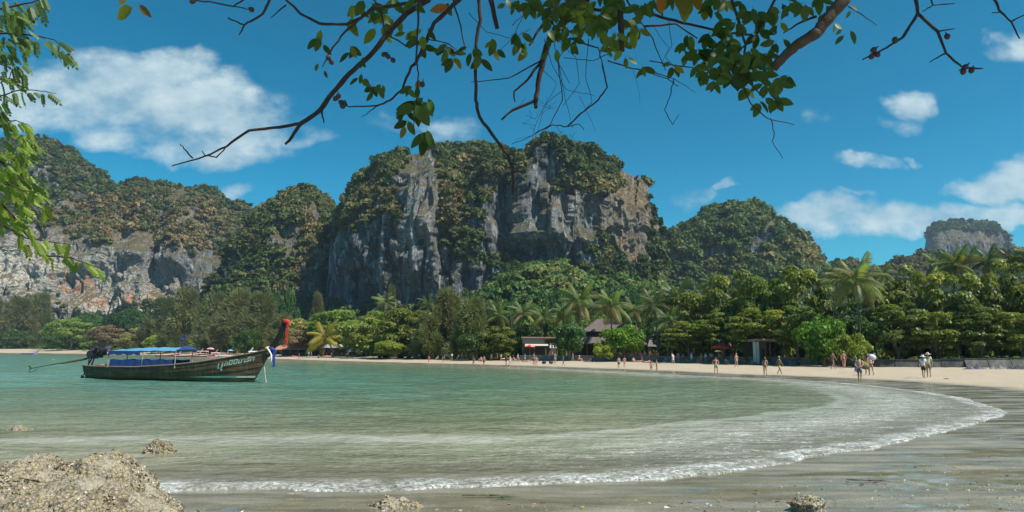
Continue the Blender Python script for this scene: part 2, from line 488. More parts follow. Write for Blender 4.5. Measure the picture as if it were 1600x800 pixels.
def build_water():
    r = np.concatenate([np.geomspace(4.2, 70, 620), np.geomspace(70.6, 520, 150), np.geomspace(540, 9000, 26)])
    th = np.concatenate([np.radians(np.linspace(-175, -46, 40)), np.radians(np.linspace(-44, 42, 560)), np.radians(np.linspace(44, 60, 4))])
    xy = polar(r, th)
    s = shore_dist(xy)
    d = np.hypot(xy[:, 0], xy[:, 1])
    p3 = np.c_[xy, np.zeros(len(xy))]
    # the water's edge wanders a little
    nr = 1 - sstep(d, 40, 90)
    s2 = s + nr * (0.22 * fbm(p3 * 0.6, 3, 50) + 0.06 * fbm(p3 * 3.0, 2, 52))
    z = wave_h(xy, s2, d) + 0.018
    z = np.where(s2 > 0, -0.03 - 0.03 * np.minimum(s2, 1.0) + land_h(s, d), z)
    keep = s2 < 0.6
    idx = grid_faces(len(r), len(th))
    ok = keep[idx].all(1)
    idx = idx[ok]
    used, inv = np.unique(idx, return_inverse=True)
    V = np.c_[xy, z][used]
    me = mesh_np("sea", V, inv.reshape(-1, 4))
    set_attr(me, "depth", -s2[used])
    m, t, out = new_mat("sea_water")
    q = t.add('ShaderNodeAttribute', attribute_name='depth').outputs['Fac']
    pos = t.add('ShaderNodeNewGeometry').outputs['Position']
    dist = t.add('ShaderNodeVectorMath', {0: pos}, operation='LENGTH').outputs['Value']
    big = t.noise(t.scale(pos, (0.35, 1.0, 1)), 0.06, 4, 0.6)
    mid = t.noise(t.scale(pos, (0.25, 1.0, 1)), 0.45, 4, 0.6)
    qq = t.math('ADD', q, t.math('MULTIPLY', t.math('SUBTRACT', big, 0.5), 14.0))
    qn = t.math('DIVIDE', t.math('MAXIMUM', qq, 0.0), 60.0)
    colr = t.ramp(qn, [(0.0, (0.30, 0.28, 0.19)), (0.10, (0.22, 0.235, 0.15)), (0.22, (0.145, 0.20, 0.12)), (0.42, (0.09, 0.20, 0.135)), (0.75, (0.080, 0.255, 0.205)), (1.0, (0.075, 0.275, 0.23))])
    colr = t.mix(t.ramp(mid, [(0.36, 0.55), (0.60, 0.0)]), colr, (0.10, 0.11, 0.05))
    # foam: clumpy swash edge, lace behind it, a faint streak on the small breaker
    fn = t.noise(pos, 9.0, 6, 0.7)
    fn2 = t.noise(t.scale(pos, (0.5, 1.5, 1)), 2.2, 6, 0.68)
    vor = t.add('ShaderNodeTexVoronoi', {'Vector': pos, 'Scale': 5.5}, feature='DISTANCE_TO_EDGE').outputs[0]
    vor2 = t.add('ShaderNodeTexVoronoi', {'Vector': pos, 'Scale': 22.0}, feature='F1').outputs[0]
    qj = t.math('ADD', q, t.math('MULTIPLY', t.math('SUBTRACT', fn2, 0.5), 1.2))
    front = t.math('MULTIPLY', t.smooth(qj, -0.35, -0.02), t.math('SUBTRACT', 1.0, t.smooth(qj, 0.35, 1.1)))
    front = t.math('MULTIPLY', front, t.ramp(t.noise(pos, 14.0, 6, 0.75), [(0.32, 0.12), (0.58, 1.0)]))
    front = t.math('MULTIPLY', front, t.ramp(t.noise(pos, 1.1, 4, 0.6), [(0.30, 0.4), (0.58, 1.0)]))
    lace = t.math('MULTIPLY', t.smooth(qj, 0.1, 0.6), t.math('SUBTRACT', 1.0, t.smooth(qj, 2.6, 6.0)))
    lace_t = t.ramp(vor, [(0.0, 1.0), (0.16, 0.0)])
    lace_t = t.math('MULTIPLY', lace_t, t.ramp(fn2, [(0.42, 0.0), (0.62, 1.0)]))
    bub = t.math('MULTIPLY', t.ramp(vor2, [(0.12, 1.0), (0.3, 0.0)]), t.ramp(fn, [(0.45, 0), (0.65, 1)]))
    lace_t = t.math('MAXIMUM', lace_t, bub)
    lace = t.math('MULTIPLY', lace, lace_t)
    # foam thins out to the left of the bay corner
    sx = t.add('ShaderNodeSeparateXYZ', {0: pos}).outputs[0]
    rgt = t.smooth(sx, -3.0, 5.0)
    lace = t.math('MULTIPLY', lace, t.math('ADD', t.math('MULTIPLY', rgt, 0.75), 0.18))
    veil = t.math('MULTIPLY', t.math('MULTIPLY', t.math('SUBTRACT', 1.0, t.smooth(qj, 2.5, 6.5)), rgt), t.ramp(fn2, [(0.3, 0.25), (0.6, 0.6)]))
    qb = t.math('ADD', q, t.math('MULTIPLY', t.math('SUBTRACT', big, 0.5), 1.0))
    brk = t.math('MULTIPLY', t.smooth(qb, 4.3, 5.0), t.math('SUBTRACT', 1.0, t.smooth(qb, 5.2, 5.6)))
    brk = t.math('MULTIPLY', brk, t.math('MULTIPLY', t.math('SUBTRACT', 1.0, t.smooth(dist, 30, 55)), 0.20))
    far_edge = t.math('SUBTRACT', 1.0, t.smooth(dist, 70, 140))
    foam = t.math('MAXIMUM', t.math('MAXIMUM', front, lace), t.math('MULTIPLY', veil, 0.40))
    foam = t.math('MULTIPLY', t.math('MAXIMUM', foam, brk), t.math('ADD', t.math('MULTIPLY', far_edge, 0.85), 0.15), clamp=True)
    colf = t.mix(foam, colr, (0.68, 0.70, 0.68))
    # ripples
    dn = t.math('MULTIPLY', dist, 0.02)
    r1 = t.noise(t.scale(pos, (0.45, 1.0, 1)), 3.4, 4, 0.6)
    r2 = t.noise(t.scale(pos, (0.5, 1.0, 1)), 1.0, 4, 0.62)
    r3 = t.noise(t.scale(pos, (0.5, 1.0, 1)), 12.0, 3, 0.6)
    nearf = t.math('SUBTRACT', 1.0, t.smooth(dist, 8, 35))
    h = t.math('ADD', t.math('MULTIPLY', r2, 0.25), t.math('MULTIPLY', r1, 0.07))
    h = t.math('ADD', h, t.math('MULTIPLY', t.math('MULTIPLY', r3, 0.015), nearf))
    h = t.math('ADD', h, t.math('MULTIPLY', t.math('MULTIPLY', foam, fn), 0.02))
    bp = t.add('ShaderNodeBump', {'Strength': 1.0, 'Distance': 1.35, 'Height': h})
    shallow = t.math('SUBTRACT', 1.0, t.smooth(q, 0.0, 3.2))
    alpha = t.math('SUBTRACT', 1.0, t.math('MULTIPLY', shallow, 0.72))
    alpha = t.math('MAXIMUM', alpha, foam)
    rg = t.math('ADD', t.math('MULTIPLY', foam, 0.6), 0.12)
    b = t.add('ShaderNodeBsdfPrincipled', {'Base Color': colf, 'Roughness': rg, 'IOR': 1.33, 'Normal': bp.outputs[0], 'Alpha': alpha})
    t.l.new(b.outputs[0], out.inputs[0])
    put("sea", me, mat=m, kind='structure', label="calm turquoise bay water turning sandy brown and foamy at the near shore")
build_water()
# ================================================================== LIMESTONE CLIFFS
def ell(px, py, cx, cy, rx, ry, soft=0.5):
    d = np.sqrt(((px - cx) / rx) ** 2 + ((py - cy) / ry) ** 2)
    return 1 - sstep(d, 1 - soft, 1 + soft)

def rock_material():
    m, t, out = new_mat("limestone")
    pos = t.add('ShaderNodeNewGeometry').outputs['Position']
    tint = t.add('ShaderNodeAttribute', attribute_name='tint').outputs['Vector']
    sp = t.add('ShaderNodeSeparateXYZ', {0: tint}).outputs      # x: warm/tan  y: pale  z: orange
    st = t.noise(t.scale(pos, (1, 1, 0.09)), 0.16, 6, 0.62)
    st2 = t.noise(t.scale(pos, (1, 1, 0.05)), 0.45, 5, 0.65)
    bl = t.noise(pos, 0.035, 5, 0.6)
    fine = t.noise(pos, 0.6, 6, 0.7)
    c = t.ramp(st, [(0.30, (0.035, 0.042, 0.05)), (0.45, (0.085, 0.10, 0.115)), (0.60, (0.155, 0.18, 0.205)), (0.72, (0.29, 0.305, 0.31))])
    c = t.mix(t.ramp(st2, [(0.55, 0.0), (0.63, 0.75)]), c, (0.46, 0.46, 0.44))
    c = t.mix(t.ramp(st2, [(0.33, 0.8), (0.42, 0.0)]), c, (0.045, 0.048, 0.05))
    c = t.mix(t.ramp(t.noise(t.scale(pos, (1, 1, .5)), 0.055, 4, .6), [(0.54, 0.0), (0.70, 0.42)]), c, t.mix(fine, (.16, .12, .085), (.38, .31, .23)))
    c = t.mix(t.ramp(t.noise(t.scale(pos, (1, 1, .06)), 0.09, 5, .7), [(0.37, 0.9), (0.46, 0.0)]), c, (.028, .032, .038))
    warm = t.math('MULTIPLY', sp[0], t.ramp(bl, [(0.35, 0.3), (0.6, 1.0)]))
    c = t.mix(warm, c, t.mix(fine, (0.16, 0.11, 0.07), (0.42, 0.30, 0.19)))
    pale = t.math('MULTIPLY', sp[1], t.ramp(fine, [(0.30, 0.0), (0.52, 1.0)]))
    c = t.mix(pale, c, (0.56, 0.51, 0.44))
    org = t.math('MULTIPLY', sp[2], t.ramp(t.noise(pos, 0.12, 4, 0.6), [(0.46, 0.0), (0.58, 1.0)]))
    c = t.mix(org, c, (0.50, 0.22, 0.11))
    c = t.mix(0.6, c, t.ramp(fine, [(0.3, 0.6), (0.7, 1.35)]), 'MULTIPLY')
    nz = t.add('ShaderNodeSeparateXYZ', {0: t.add('ShaderNodeNewGeometry').outputs['Normal']}).outputs[2]
    grow_ = t.math('MULTIPLY', t.smooth(t.math('ADD', nz, t.math('MULTIPLY', t.math('SUBTRACT', bl, .5), .5)), 0.30, 0.55), 0.9)
    c = t.mix(grow_, c, t.mix(fine, (0.045, 0.05, 0.022), (0.16, 0.125, 0.06)))      # soil and grass lodge on the gentler slopes
    hh = t.math('ADD', t.math('MULTIPLY', st2, 1.0), fine)
    bp = t.add('ShaderNodeBump', {'Strength': 0.9, 'Distance': 2.0, 'Height': hh})
    b = t.add('ShaderNodeBsdfPrincipled', {'Base Color': c, 'Roughness': 0.95, 'Specular IOR Level': 0.15, 'Normal': bp.outputs[0]})
    t.l.new(b.outputs[0], out.inputs[0])
    return m
ROCK = rock_material()

def foliage_material(name, transl=0.35, rough=0.6, instancer=False):
    m, t, out = new_mat(name)
    pos = t.add('ShaderNodeNewGeometry').outputs['Position']
    if instancer:
        base = t.add('ShaderNodeAttribute', attribute_name='tint', attribute_type='INSTANCER').outputs['Color']
    else:
        base = t.add('ShaderNodeObjectInfo').outputs['Color']
    tone = t.add('ShaderNodeAttribute', attribute_name='tone').outputs['Fac']
    rnd = t.add('ShaderNodeObjectInfo').outputs['Random']
    v = t.math('MULTIPLY', t.math('ADD', t.math('MULTIPLY', tone, 0.8), 0.68), t.math('ADD', t.math('MULTIPLY', rnd, 0.4), 0.8))
    c = t.mix(1.0, base, t.add('ShaderNodeCombineXYZ', {0: v, 1: v, 2: v}).outputs[0], 'MULTIPLY')
    yel = t.mix(1.0, c, (1.5, 1.12, 0.7), 'MULTIPLY')
    c = t.mix(t.ramp(tone, [(0.75, 0.0), (1.0, 0.8)]), c, yel)
    d = t.add('ShaderNodeBsdfPrincipled', {'Base Color': c, 'Roughness': rough, 'Specular IOR Level': 0.12 if instancer else 0.32})
    tr = t.add('ShaderNodeBsdfTranslucent', {'Color': t.mix(1.0, c, (1.1, 1.25, 0.6), 'MULTIPLY')})
    mx = t.add('ShaderNodeMixShader', {0: transl, 1: d.outputs[0], 2: tr.outputs[0]})
    t.l.new(mx.outputs[0], out.inputs[0])
    return m
LEAF_INST = foliage_material("hill_foliage", 0.28, instancer=True)
LEAF = foliage_material("tree_foliage", 0.44, 0.45)

def leaf_quads(P, N, size, aspect=1.0, jitter=0.5, seed=0, up=None):
    """flat leaf clusters: one bent quad per point, facing roughly N"""
    r = np.random.default_rng(seed); n = len(P)
    N = N + r.normal(size=N.shape) * jitter
    N /= np.linalg.norm(N, axis=1)[:, None] + 1e-9
    a = r.normal(size=(n, 3)) if up is None else np.asarray(up) + r.normal(size=(n, 3)) * 0.35
    U = np.cross(N, a); U /= np.linalg.norm(U, axis=1)[:, None] + 1e-9
    W = np.cross(N, U)
    sz = (size * (0.6 + 0.8 * r.random(n)))[:, None]
    u = U * sz * 0.5; w = W * sz * 0.5 * aspect
    V = np.stack([P - u * 0.55 - w, P + u - w * .2, P + u * 0.3 + w, P - u + w * .25], 1).reshape(-1, 3)
    Fc = np.arange(n * 4).reshape(-1, 4)
    return V, Fc
def puff_points(centers, radii, flat, n, r, upper=0.35):
    """points on the outside of a set of flattened puffs"""
    wts = radii ** 2; wts = wts / wts.sum()
    k = r.choice(len(centers), n, p=wts)
    d = r.normal(size=(n, 3)); d /= np.linalg.norm(d, axis=1)[:, None]
    low = d[:, 2] < -0.2
    d[low & (r.random(n) > upper), 2] *= -1
    rad = radii[k] * (0.72 + 0.33 * r.random(n))
    P = centers[k] + d * rad[:, None] * np.array([1, 1, flat])
    N = d * np.array([1, 1, 1 / flat]); N /= np.linalg.norm(N, axis=1)[:, None]
    return P, N, k
def clump_mesh(name, seed, n=170, flat=0.75):
    r = np.random.default_rng(seed)
    c = [(0, 0, 0.35)]; rad = [0.6]
    for i in range(6):
        a = r.random() * 2 * PI; q = 0.35 + 0.3 * r.random()
        c.append((q * math.cos(a), q * math.sin(a), 0.15 + 0.55 * r.random())); rad.append(0.3 + 0.2 * r.random())
    P, N, k = puff_points(np.array(c), np.array(rad), flat, n, r, 0.3)
    V, Fc = leaf_quads(P, N, 0.30, 1.0, 0.45, seed)
    me = mesh_np(name, V, Fc, smooth=False)
    tone = np.clip(0.5 + 0.22 * r.normal(size=len(c))[k] + 0.15 * r.normal(size=n), 0, 1)
    set_attr(me, "tone", np.repeat(tone, 4))
    me.materials.append(LEAF_INST)
    return me
CL = bpy.data.collections.new("foliage_sources")
for i in range(7):
    flat = [0.8, 0.7, 0.95, 0.6, 0.8, 1.15, 0.7][i]
    CL.objects.link(bpy.data.objects.new("clump", clump_mesh("clump", 100 + i, flat=flat)))

def gn_tree():
    g = bpy.data.node_groups.new("scatter_foliage", 'GeometryNodeTree')
    g.interface.new_socket("Geometry", in_out='INPUT', socket_type='NodeSocketGeometry')
    g.interface.new_socket("Geometry", in_out='OUTPUT', socket_type='NodeSocketGeometry')
    n = g.nodes; l = g.links
    gi = n.new('NodeGroupInput'); go = n.new('NodeGroupOutput')
    ci = n.new('GeometryNodeCollectionInfo'); ci.inputs[0].default_value = CL
    ci.inputs[1].default_value = True; ci.inputs[2].default_value = True
    ip = n.new('GeometryNodeInstanceOnPoints'); ip.inputs['Pick Instance'].default_value = True
    def attr(name, typ):
        a = n.new('GeometryNodeInputNamedAttribute'); a.data_type = typ; a.inputs[0].default_value = name
        return [o for o in a.outputs if o.enabled][0]
    l.new(gi.outputs[0], ip.inputs['Points']); l.new(ci.outputs[0], ip.inputs['Instance'])
    l.new(attr('pick', 'INT'), ip.inputs['Instance Index'])
    l.new(attr('rot', 'FLOAT_VECTOR'), ip.inputs['Rotation'])
    l.new(attr('scl', 'FLOAT_VECTOR'), ip.inputs['Scale'])
    l.new(ip.outputs[0], go.inputs[0])
    return g
GN = gn_tree()
def scatter(name, P, size, tint, seed, label, squash=(0.8, 1.25)):
    r = np.random.default_rng(seed); n = len(P)
    me = bpy.data.meshes.new(name)
    me.vertices.add(n); me.vertices.foreach_set('co', np.asarray(P, np.float32).ravel())
    rot = np.c_[r.normal(size=n) * 0.15, r.normal(size=n) * 0.15, r.random(n) * 2 * PI]
    scl = np.c_[size * (0.85 + 0.3 * r.random(n)), size * (0.85 + 0.3 * r.random(n)), size * (squash[0] + (squash[1] - squash[0]) * r.random(n))]
    set_attr(me, 'rot', rot, 'FLOAT_VECTOR'); set_attr(me, 'scl', scl, 'FLOAT_VECTOR')
    set_attr(me, 'pick', r.integers(0, 7, n), 'INT'); set_attr(me, 'tint', tint, 'FLOAT_VECTOR')
    o = put(name, me, kind='stuff', label=label)
    md = o.modifiers.new("scatter", 'NODES'); md.node_group = GN
    return o

def veg_tint(P, r, dryness, dark=1.0, lush=0.0):
    """real leaf colours: dark evergreen, mid green, olive, straw where the slope is dry"""
    n = len(P)
    g = np.array([[0.045, 0.075, 0.028], [0.070, 0.108, 0.034], [0.105, 0.130, 0.045], [0.145, 0.145, 0.060], [0.175, 0.145, 0.06], [0.26, 0.19, 0.095]])
    t = 1.4 + 0.9 * r.normal(size=n) + 1.6 * fbm(P * 0.03, 3, 61) + dryness * 3.4
    t = np.clip(t, 0, 4.999); i = t.astype(int); f = (t - i)[:, None]
    c = g[i] * (1 - f) + g[i + 1] * f
    c = c * (1 + lush * np.array([0.3, 0.7, 0.1])) * dark
    return c

def massif(name, sil, D, W, cf, label, nu, nv, amp=1.0, seed=0, bare=None, dry=None, warm=None, pale=None, orange=None,
           veg=0, vsize=(3, 7), round_ends=0.5, veglabel=None, back=1.0, lower=0.0, lush=0.0, hollow=None, zbase=-3.0, steep=1.0, vdark=1.0):
    sil = np.array(sil, float)
    px = np.linspace(sil[0, 0], sil[-1, 0], nu)
    py = np.interp(px, sil[:, 0], sil[:, 1])
    C = np.array([at_y(a, b, D) for a, b in zip(px, py)])
    X, Z = C[:, 0], C[:, 2]
    e = np.linspace(0, 1, nu)
    endf = np.clip(np.minimum(e, 1 - e) / 0.16, 0, 1)
    endf = 1 - (1 - endf) ** 2                                   # plan view rounds away at both ends
    Wu = W * (1 - round_ends + round_ends * endf) * (0.5 + 0.5 * np.clip(Z / Z.max(), 0, 1))
    cfu = cf(px) if callable(cf) else np.full(nu, cf)
    v = np.linspace(0, 1, nv)
    V = np.zeros((nu, nv, 3))
    kz = np.array([0, .30, .60, .80, 1.0]); 
    for i in range(nu):
        c = cfu[i]
        ky = [0.0, 0.07 * steep, 0.10 * steep + 0.06, 0.52, 1.0, 1 + back * .5, 1 + back]
        zz = [0.0, c * 0.55, c, c + (1 - c) * 0.66, 1.0, 0.72, 0.0]
        kv = [0.0, 0.24, 0.44, 0.66, 0.86, 0.93, 1.0]
        V[i, :, 0] = X[i]
        V[i, :, 1] = D - Wu[i] + Wu[i] * np.interp(v, kv, ky)
        V[i, :, 2] = zbase + (Z[i] - zbase) * np.interp(v, kv, zz)
    fan = V[:, :, 1] / D
    V[:, :, 0] = V[:, :, 0] * (0.12 + 0.88 * np.clip(fan, 0, 1.0))        # the walls stand on a foot that narrows seaward
    # push the plan about with big buttresses, then break the surface up
    P0 = V.reshape(-1, 3).copy()
    du = np.gradient(V, axis=0); dv = np.gradient(V, axis=1)
    N = np.cross(du, dv).reshape(-1, 3)
    N /= np.linalg.norm(N, axis=1)[:, None] + 1e-9
    if (N[:, 1] > 0).mean() > 0.6: N = -N
    face = (v < 0.9)[None, :].repeat(nu, 0).reshape(-1)
    steepn = np.clip(1 - np.abs(N[:, 2]) * 1.2, 0, 1)
    up = np.tile(sstep(v, 0.0, 0.05) * (1 - sstep(v, 0.955, 1.0)), nu)
    calm = np.tile(1 - 0.78 * sstep(v, 0.62, 0.84), nu)                # keep the skyline where it is
    s = seed
    disp = 13 * amp * fbm(P0 * [1 / 75, 1 / 75, 1 / 150], 2, s + 1) \
         + 6.5 * amp * fbm(P0 * [1 / 24, 1 / 24, 1 / 70], 3, s + 3, ridged=True) * (0.35 + 0.65 * steepn) \
         + 2.6 * amp * fbm(P0 * [1 / 9, 1 / 9, 1 / 26], 3, s + 6, ridged=True) * steepn \
         + 2.8 * amp * fbm(P0 / 11, 3, s + 8) + 0.8 * amp * fbm(P0 / 3.2, 2, s + 11)
    crk = fbm(P0 * [1 / 26, 1 / 26, 1 / 110], 3, s + 21)
    disp = disp - 5.0 * amp * np.exp(-(crk / 0.07) ** 2) * steepn                    # vertical clefts
    led = fbm(P0 * [1 / 60, 1 / 60, 1 / 13], 3, s + 25, ridged=True)
    disp = disp + 2.6 * amp * sstep(led, .35, .9) * steepn                          # ledges and overhanging lips
    if hollow is not None:
        qx, qy = project(P0)
        disp = disp - hollow(qx, qy)
    ends = np.repeat(np.clip(np.minimum(e, 1 - e) / 0.10, 0.12, 1), nv)
    P = P0 + N * (disp * up * calm * ends)[:, None]
    P[:, 2] += np.tile(sstep(v, 0.7, 0.86), nu) * 3.4 * amp * fbm(P0 * [1 / 16, 1 / 16, 0], 3, s + 14)
    # bring each stretch of the skyline to its surveyed height (trees add the last few metres)
    for _ in range(2):
        qx, qy = project(P); G = qy.reshape(nu, nv); kk = G.argmin(1); cx = qx.reshape(nu, nv)[np.arange(nu), kk]
        Hz = 548.5 + .0066 * cx; tgt = np.interp(cx, sil[:, 0], sil[:, 1]) + vsize[1] * 0.35 * F / D * (veg > 0)
        ratio = np.clip((Hz - tgt) / np.maximum(Hz - G.min(1), 5), .7, 1.3)
        wn = 9; ratio = np.convolve(np.pad(ratio, wn // 2, mode='edge'), np.ones(wn) / wn, 'valid')
        P[:, 2] = zbase + (P[:, 2] - zbase) * np.repeat(ratio, nv)
    me = mesh_np(name, P, grid_faces(nu, nv), smooth=False)
    qx, qy = project(P)
    zero = np.zeros(len(P))
    tint = np.c_[warm(qx, qy) if warm else zero, pale(qx, qy) if pale else zero, orange(qx, qy) if orange else zero]
    set_attr(me, 'tint', tint, 'FLOAT_VECTOR')
    o = put(name, me, mat=ROCK, kind='structure', label=label)
    # trees and bushes rooted on it
    if veg:
        veg = int(veg * 1.45)
        r = np.random.default_rng(seed + 500)
        G = P.reshape(nu, nv, 3)
        du = np.gradient(G, axis=0); dv = np.gradient(G, axis=1)
        NN = np.cross(du, dv).reshape(-1, 3); area = np.linalg.norm(NN, axis=1); NN /= area[:, None] + 1e-9
        NN[NN[:, 2] < 0] *= np.where(NN[NN[:, 2] < 0][:, 1:2] > 0, -1, 1)
        flat = np.clip(np.abs(NN[:, 2]), 0, 1)
        basef = sstep(flat, 0.12, 0.42)
        bm = bare(qx, qy) if bare else zero
        patch = fbm(P / 17, 3, seed + 77)
        dens = np.clip(basef * 1.05 + 0.25 + patch * 0.7 - bm * 1.9, 0.0, 1)
        dens = np.where(dens < 0.3, dens * 0.10, dens)
        viewside = np.tile(v < 0.92, nu)
        w = dens * area * viewside
        w /= w.sum()
        k = r.choice(len(P), veg, p=w)
        Q = P[k] + du.reshape(-1, 3)[k] * r.uniform(-.5, .5, (veg, 1)) + dv.reshape(-1, 3)[k] * r.uniform(-.5, .5, (veg, 1))
        size = vsize[0] * .8 + (vsize[1] * 1.12 - vsize[0] * .8) * r.random(veg) ** 2.6
        size *= 0.55 + 0.45 * basef[k]
        Q[:, 2] -= 0.15 * size
        dr = dry(qx, qy)[k] if dry else np.zeros(veg)
        scatter("hill_forest", Q, size * 0.66, veg_tint(Q, r, dr, vdark, lush), seed + 9, veglabel, squash=(0.7, 1.5))
    return o

# far mesa and hills first, then the big walls
massif("mesa", [(1446,402),(1447,372),(1450,362),(1462,352),(1480,346),(1500,344),(1540,345),(1556,351),(1564,362),(1566,380),(1567,404)], 1500, 120, 0.80,
       "flat topped far limestone mesa rising above the palms at right", 150, 90, 1.0, 900, bare=lambda x, y: ell(x, y, 1505, 385, 70, 26, .3) * .9,
       warm=lambda x, y: ell(x, y, 1545, 372, 18, 22) * .9, veg=1500, vsize=(7, 15), veglabel="dark scrub covering the flat top of the far mesa")
massif("low_ridge", [(1262,402),(1290,408),(1335,410),(1372,418),(1400,408),(1440,394),(1475,396),(1520,404),(1570,396),(1640,392),(1760,400),(1900,420)], 700, 110, 0.15,
       "low olive hill behind the palms at right", 180, 60, 0.6, 880, dry=lambda x, y: ell(x, y, 1400, 410, 70, 20) * .55 + .1, veg=5200, vsize=(5, 10), veglabel="olive scrub on the low hill behind the palms at right")
massif("distant_ridge", [(960,420),(1005,390),(1020,374),(1034,371),(1048,376),(1075,400),(1120,420)], 1100, 120, 0.4,
       "small distant ridge in the gap right of the great cliff", 60, 50, 0.8, 860, veg=500, vsize=(8, 14), veglabel="bluish scrub on the distant ridge in the gap")
massif("side_knob", [(1215,400),(1232,362),(1245,360),(1262,364),(1273,374),(1276,392),(1272,412)], 820, 60, 0.75,
       "pale rock knob standing behind the right shoulder of the round hill", 60, 60, 0.9, 840, pale=lambda x, y: x * 0 + .5, bare=lambda x, y: ell(x, y, 1262, 392, 16, 18) * .6, veg=350, vsize=(6, 11), veglabel="scrub on the small rock knob")
massif("round_hill", [(1012,440),(1026,396),(1040,380),(1046,366),(1066,350),(1082,346),(1094,340),(1108,326),(1135,319),(1160,317),(1186,318),(1205,328),(1222,344),(1240,358),(1252,372),(1266,388),(1276,405),(1300,425),(1340,440)], 640, 130, 0.32,
       "round wooded limestone hill between the great cliff and the mesa", 260, 150, 1.25, 800,
       bare=lambda x, y: np.maximum.reduce([ell(x, y, 1130, 345, 18, 14), ell(x, y, 1185, 375, 10, 22), ell(x, y, 1205, 350, 12, 14), ell(x, y, 1110, 400, 12, 12)]) * .9,
       dry=lambda x, y: ell(x, y, 1240, 395, 45, 22) * .6 + ell(x, y, 1120, 420, 40, 16) * .35, veg=6500, vsize=(6, 12), veglabel="dense green forest clothing the round hill", lush=0.25)

def left_cf(px): return np.interp(px, [-150, 0, 100, 200, 300, 345, 380, 410], [.42, .46, .46, .46, .42, .30, .18, .15]) + .06 * np.sin(px / 23.0) + .045 * np.sin(px / 9.3 + 1) - .05 * np.sin(px / 61.0)
massif("left_cliff", [(-330,330),(-200,262),(-80,232),(0,222),(40,214),(62,210),(80,214),(105,228),(135,250),(165,274),(182,286),(205,280),(240,281),(262,285),(290,290),(325,290),(338,294),(346,311),(360,312),(380,312),(398,320),(408,336),(430,400),(450,470)], 820, 175, left_cf,
       "long left cliff with a pale overhanging foot and a wooded crest", 620, 250, 1.0, 700,
       bare=lambda x, y: np.clip(ell(x, y, 120, 428 + 13 * np.sin(x / 19.0) + 8 * np.sin(x / 7.7), 230, 58, .3) + ell(x, y, 280, 305, 20, 12) * .6 + ell(x, y, 15, 400, 60, 50), 0, 1),
       dry=lambda x, y: np.clip(ell(x, y, 310, 370, 60, 60) * .75 + ell(x, y, 150, 345, 110, 38) * .55 + ell(x, y, 200, 310, 90, 25) * .15, 0, 1),
       warm=lambda x, y: ell(x, y, 240, 340, 180, 50) * .8 + ell(x, y, 260, 465, 50, 30) * .5,
       pale=lambda x, y: np.clip(ell(x, y, 90, 450, 200, 55) * .62 + ell(x, y, 30, 400, 70, 45) * .6 + ell(x, y, 225, 478, 90, 14), 0, 1),
       orange=lambda x, y: np.clip(ell(x, y, 120, 445, 26, 22) + ell(x, y, 190, 472, 60, 12) + ell(x, y, 235, 468, 20, 9) + ell(x, y, 86, 428, 14, 12), 0, 1) * .9,
       hollow=lambda x, y: 16 * ell(x, y, 265, 440, 32, 26) + 10 * ell(x, y, 155, 445, 30, 22) + 9 * ell(x, y, 100, 455, 30, 20) + 8 * ell(x, y, 205, 425, 40, 18),
       veg=8200, vsize=(5, 10.5), veglabel="dry forest and scrub over the crest of the left cliff")
massif("middle_peak", [(345,520),(372,420),(395,352),(410,326),(425,312),(448,298),(470,292),(490,292),(505,300),(514,312),(520,338),(528,365),(545,420),(570,500)], 560, 110, 0.30,
       "rounded wooded limestone peak between the left cliff and the great cliff", 230, 190, 1.15, 750,
       bare=lambda x, y: np.maximum.reduce([ell(x, y, 447, 372, 24, 14) * .8, ell(x, y, 490, 330, 12, 24) * .8, ell(x, y, 455, 395, 12, 20) * .7, ell(x, y, 480, 450, 18, 30) * .8, ell(x, y, 430, 340, 12, 12) * .6]),
       dry=lambda x, y: ell(x, y, 470, 320, 50, 25) * .45 + ell(x, y, 480, 395, 30, 40) * .5, warm=lambda x, y: x * 0 + .35,
       veg=3400, vsize=(5, 10), veglabel="green forest over the middle peak")

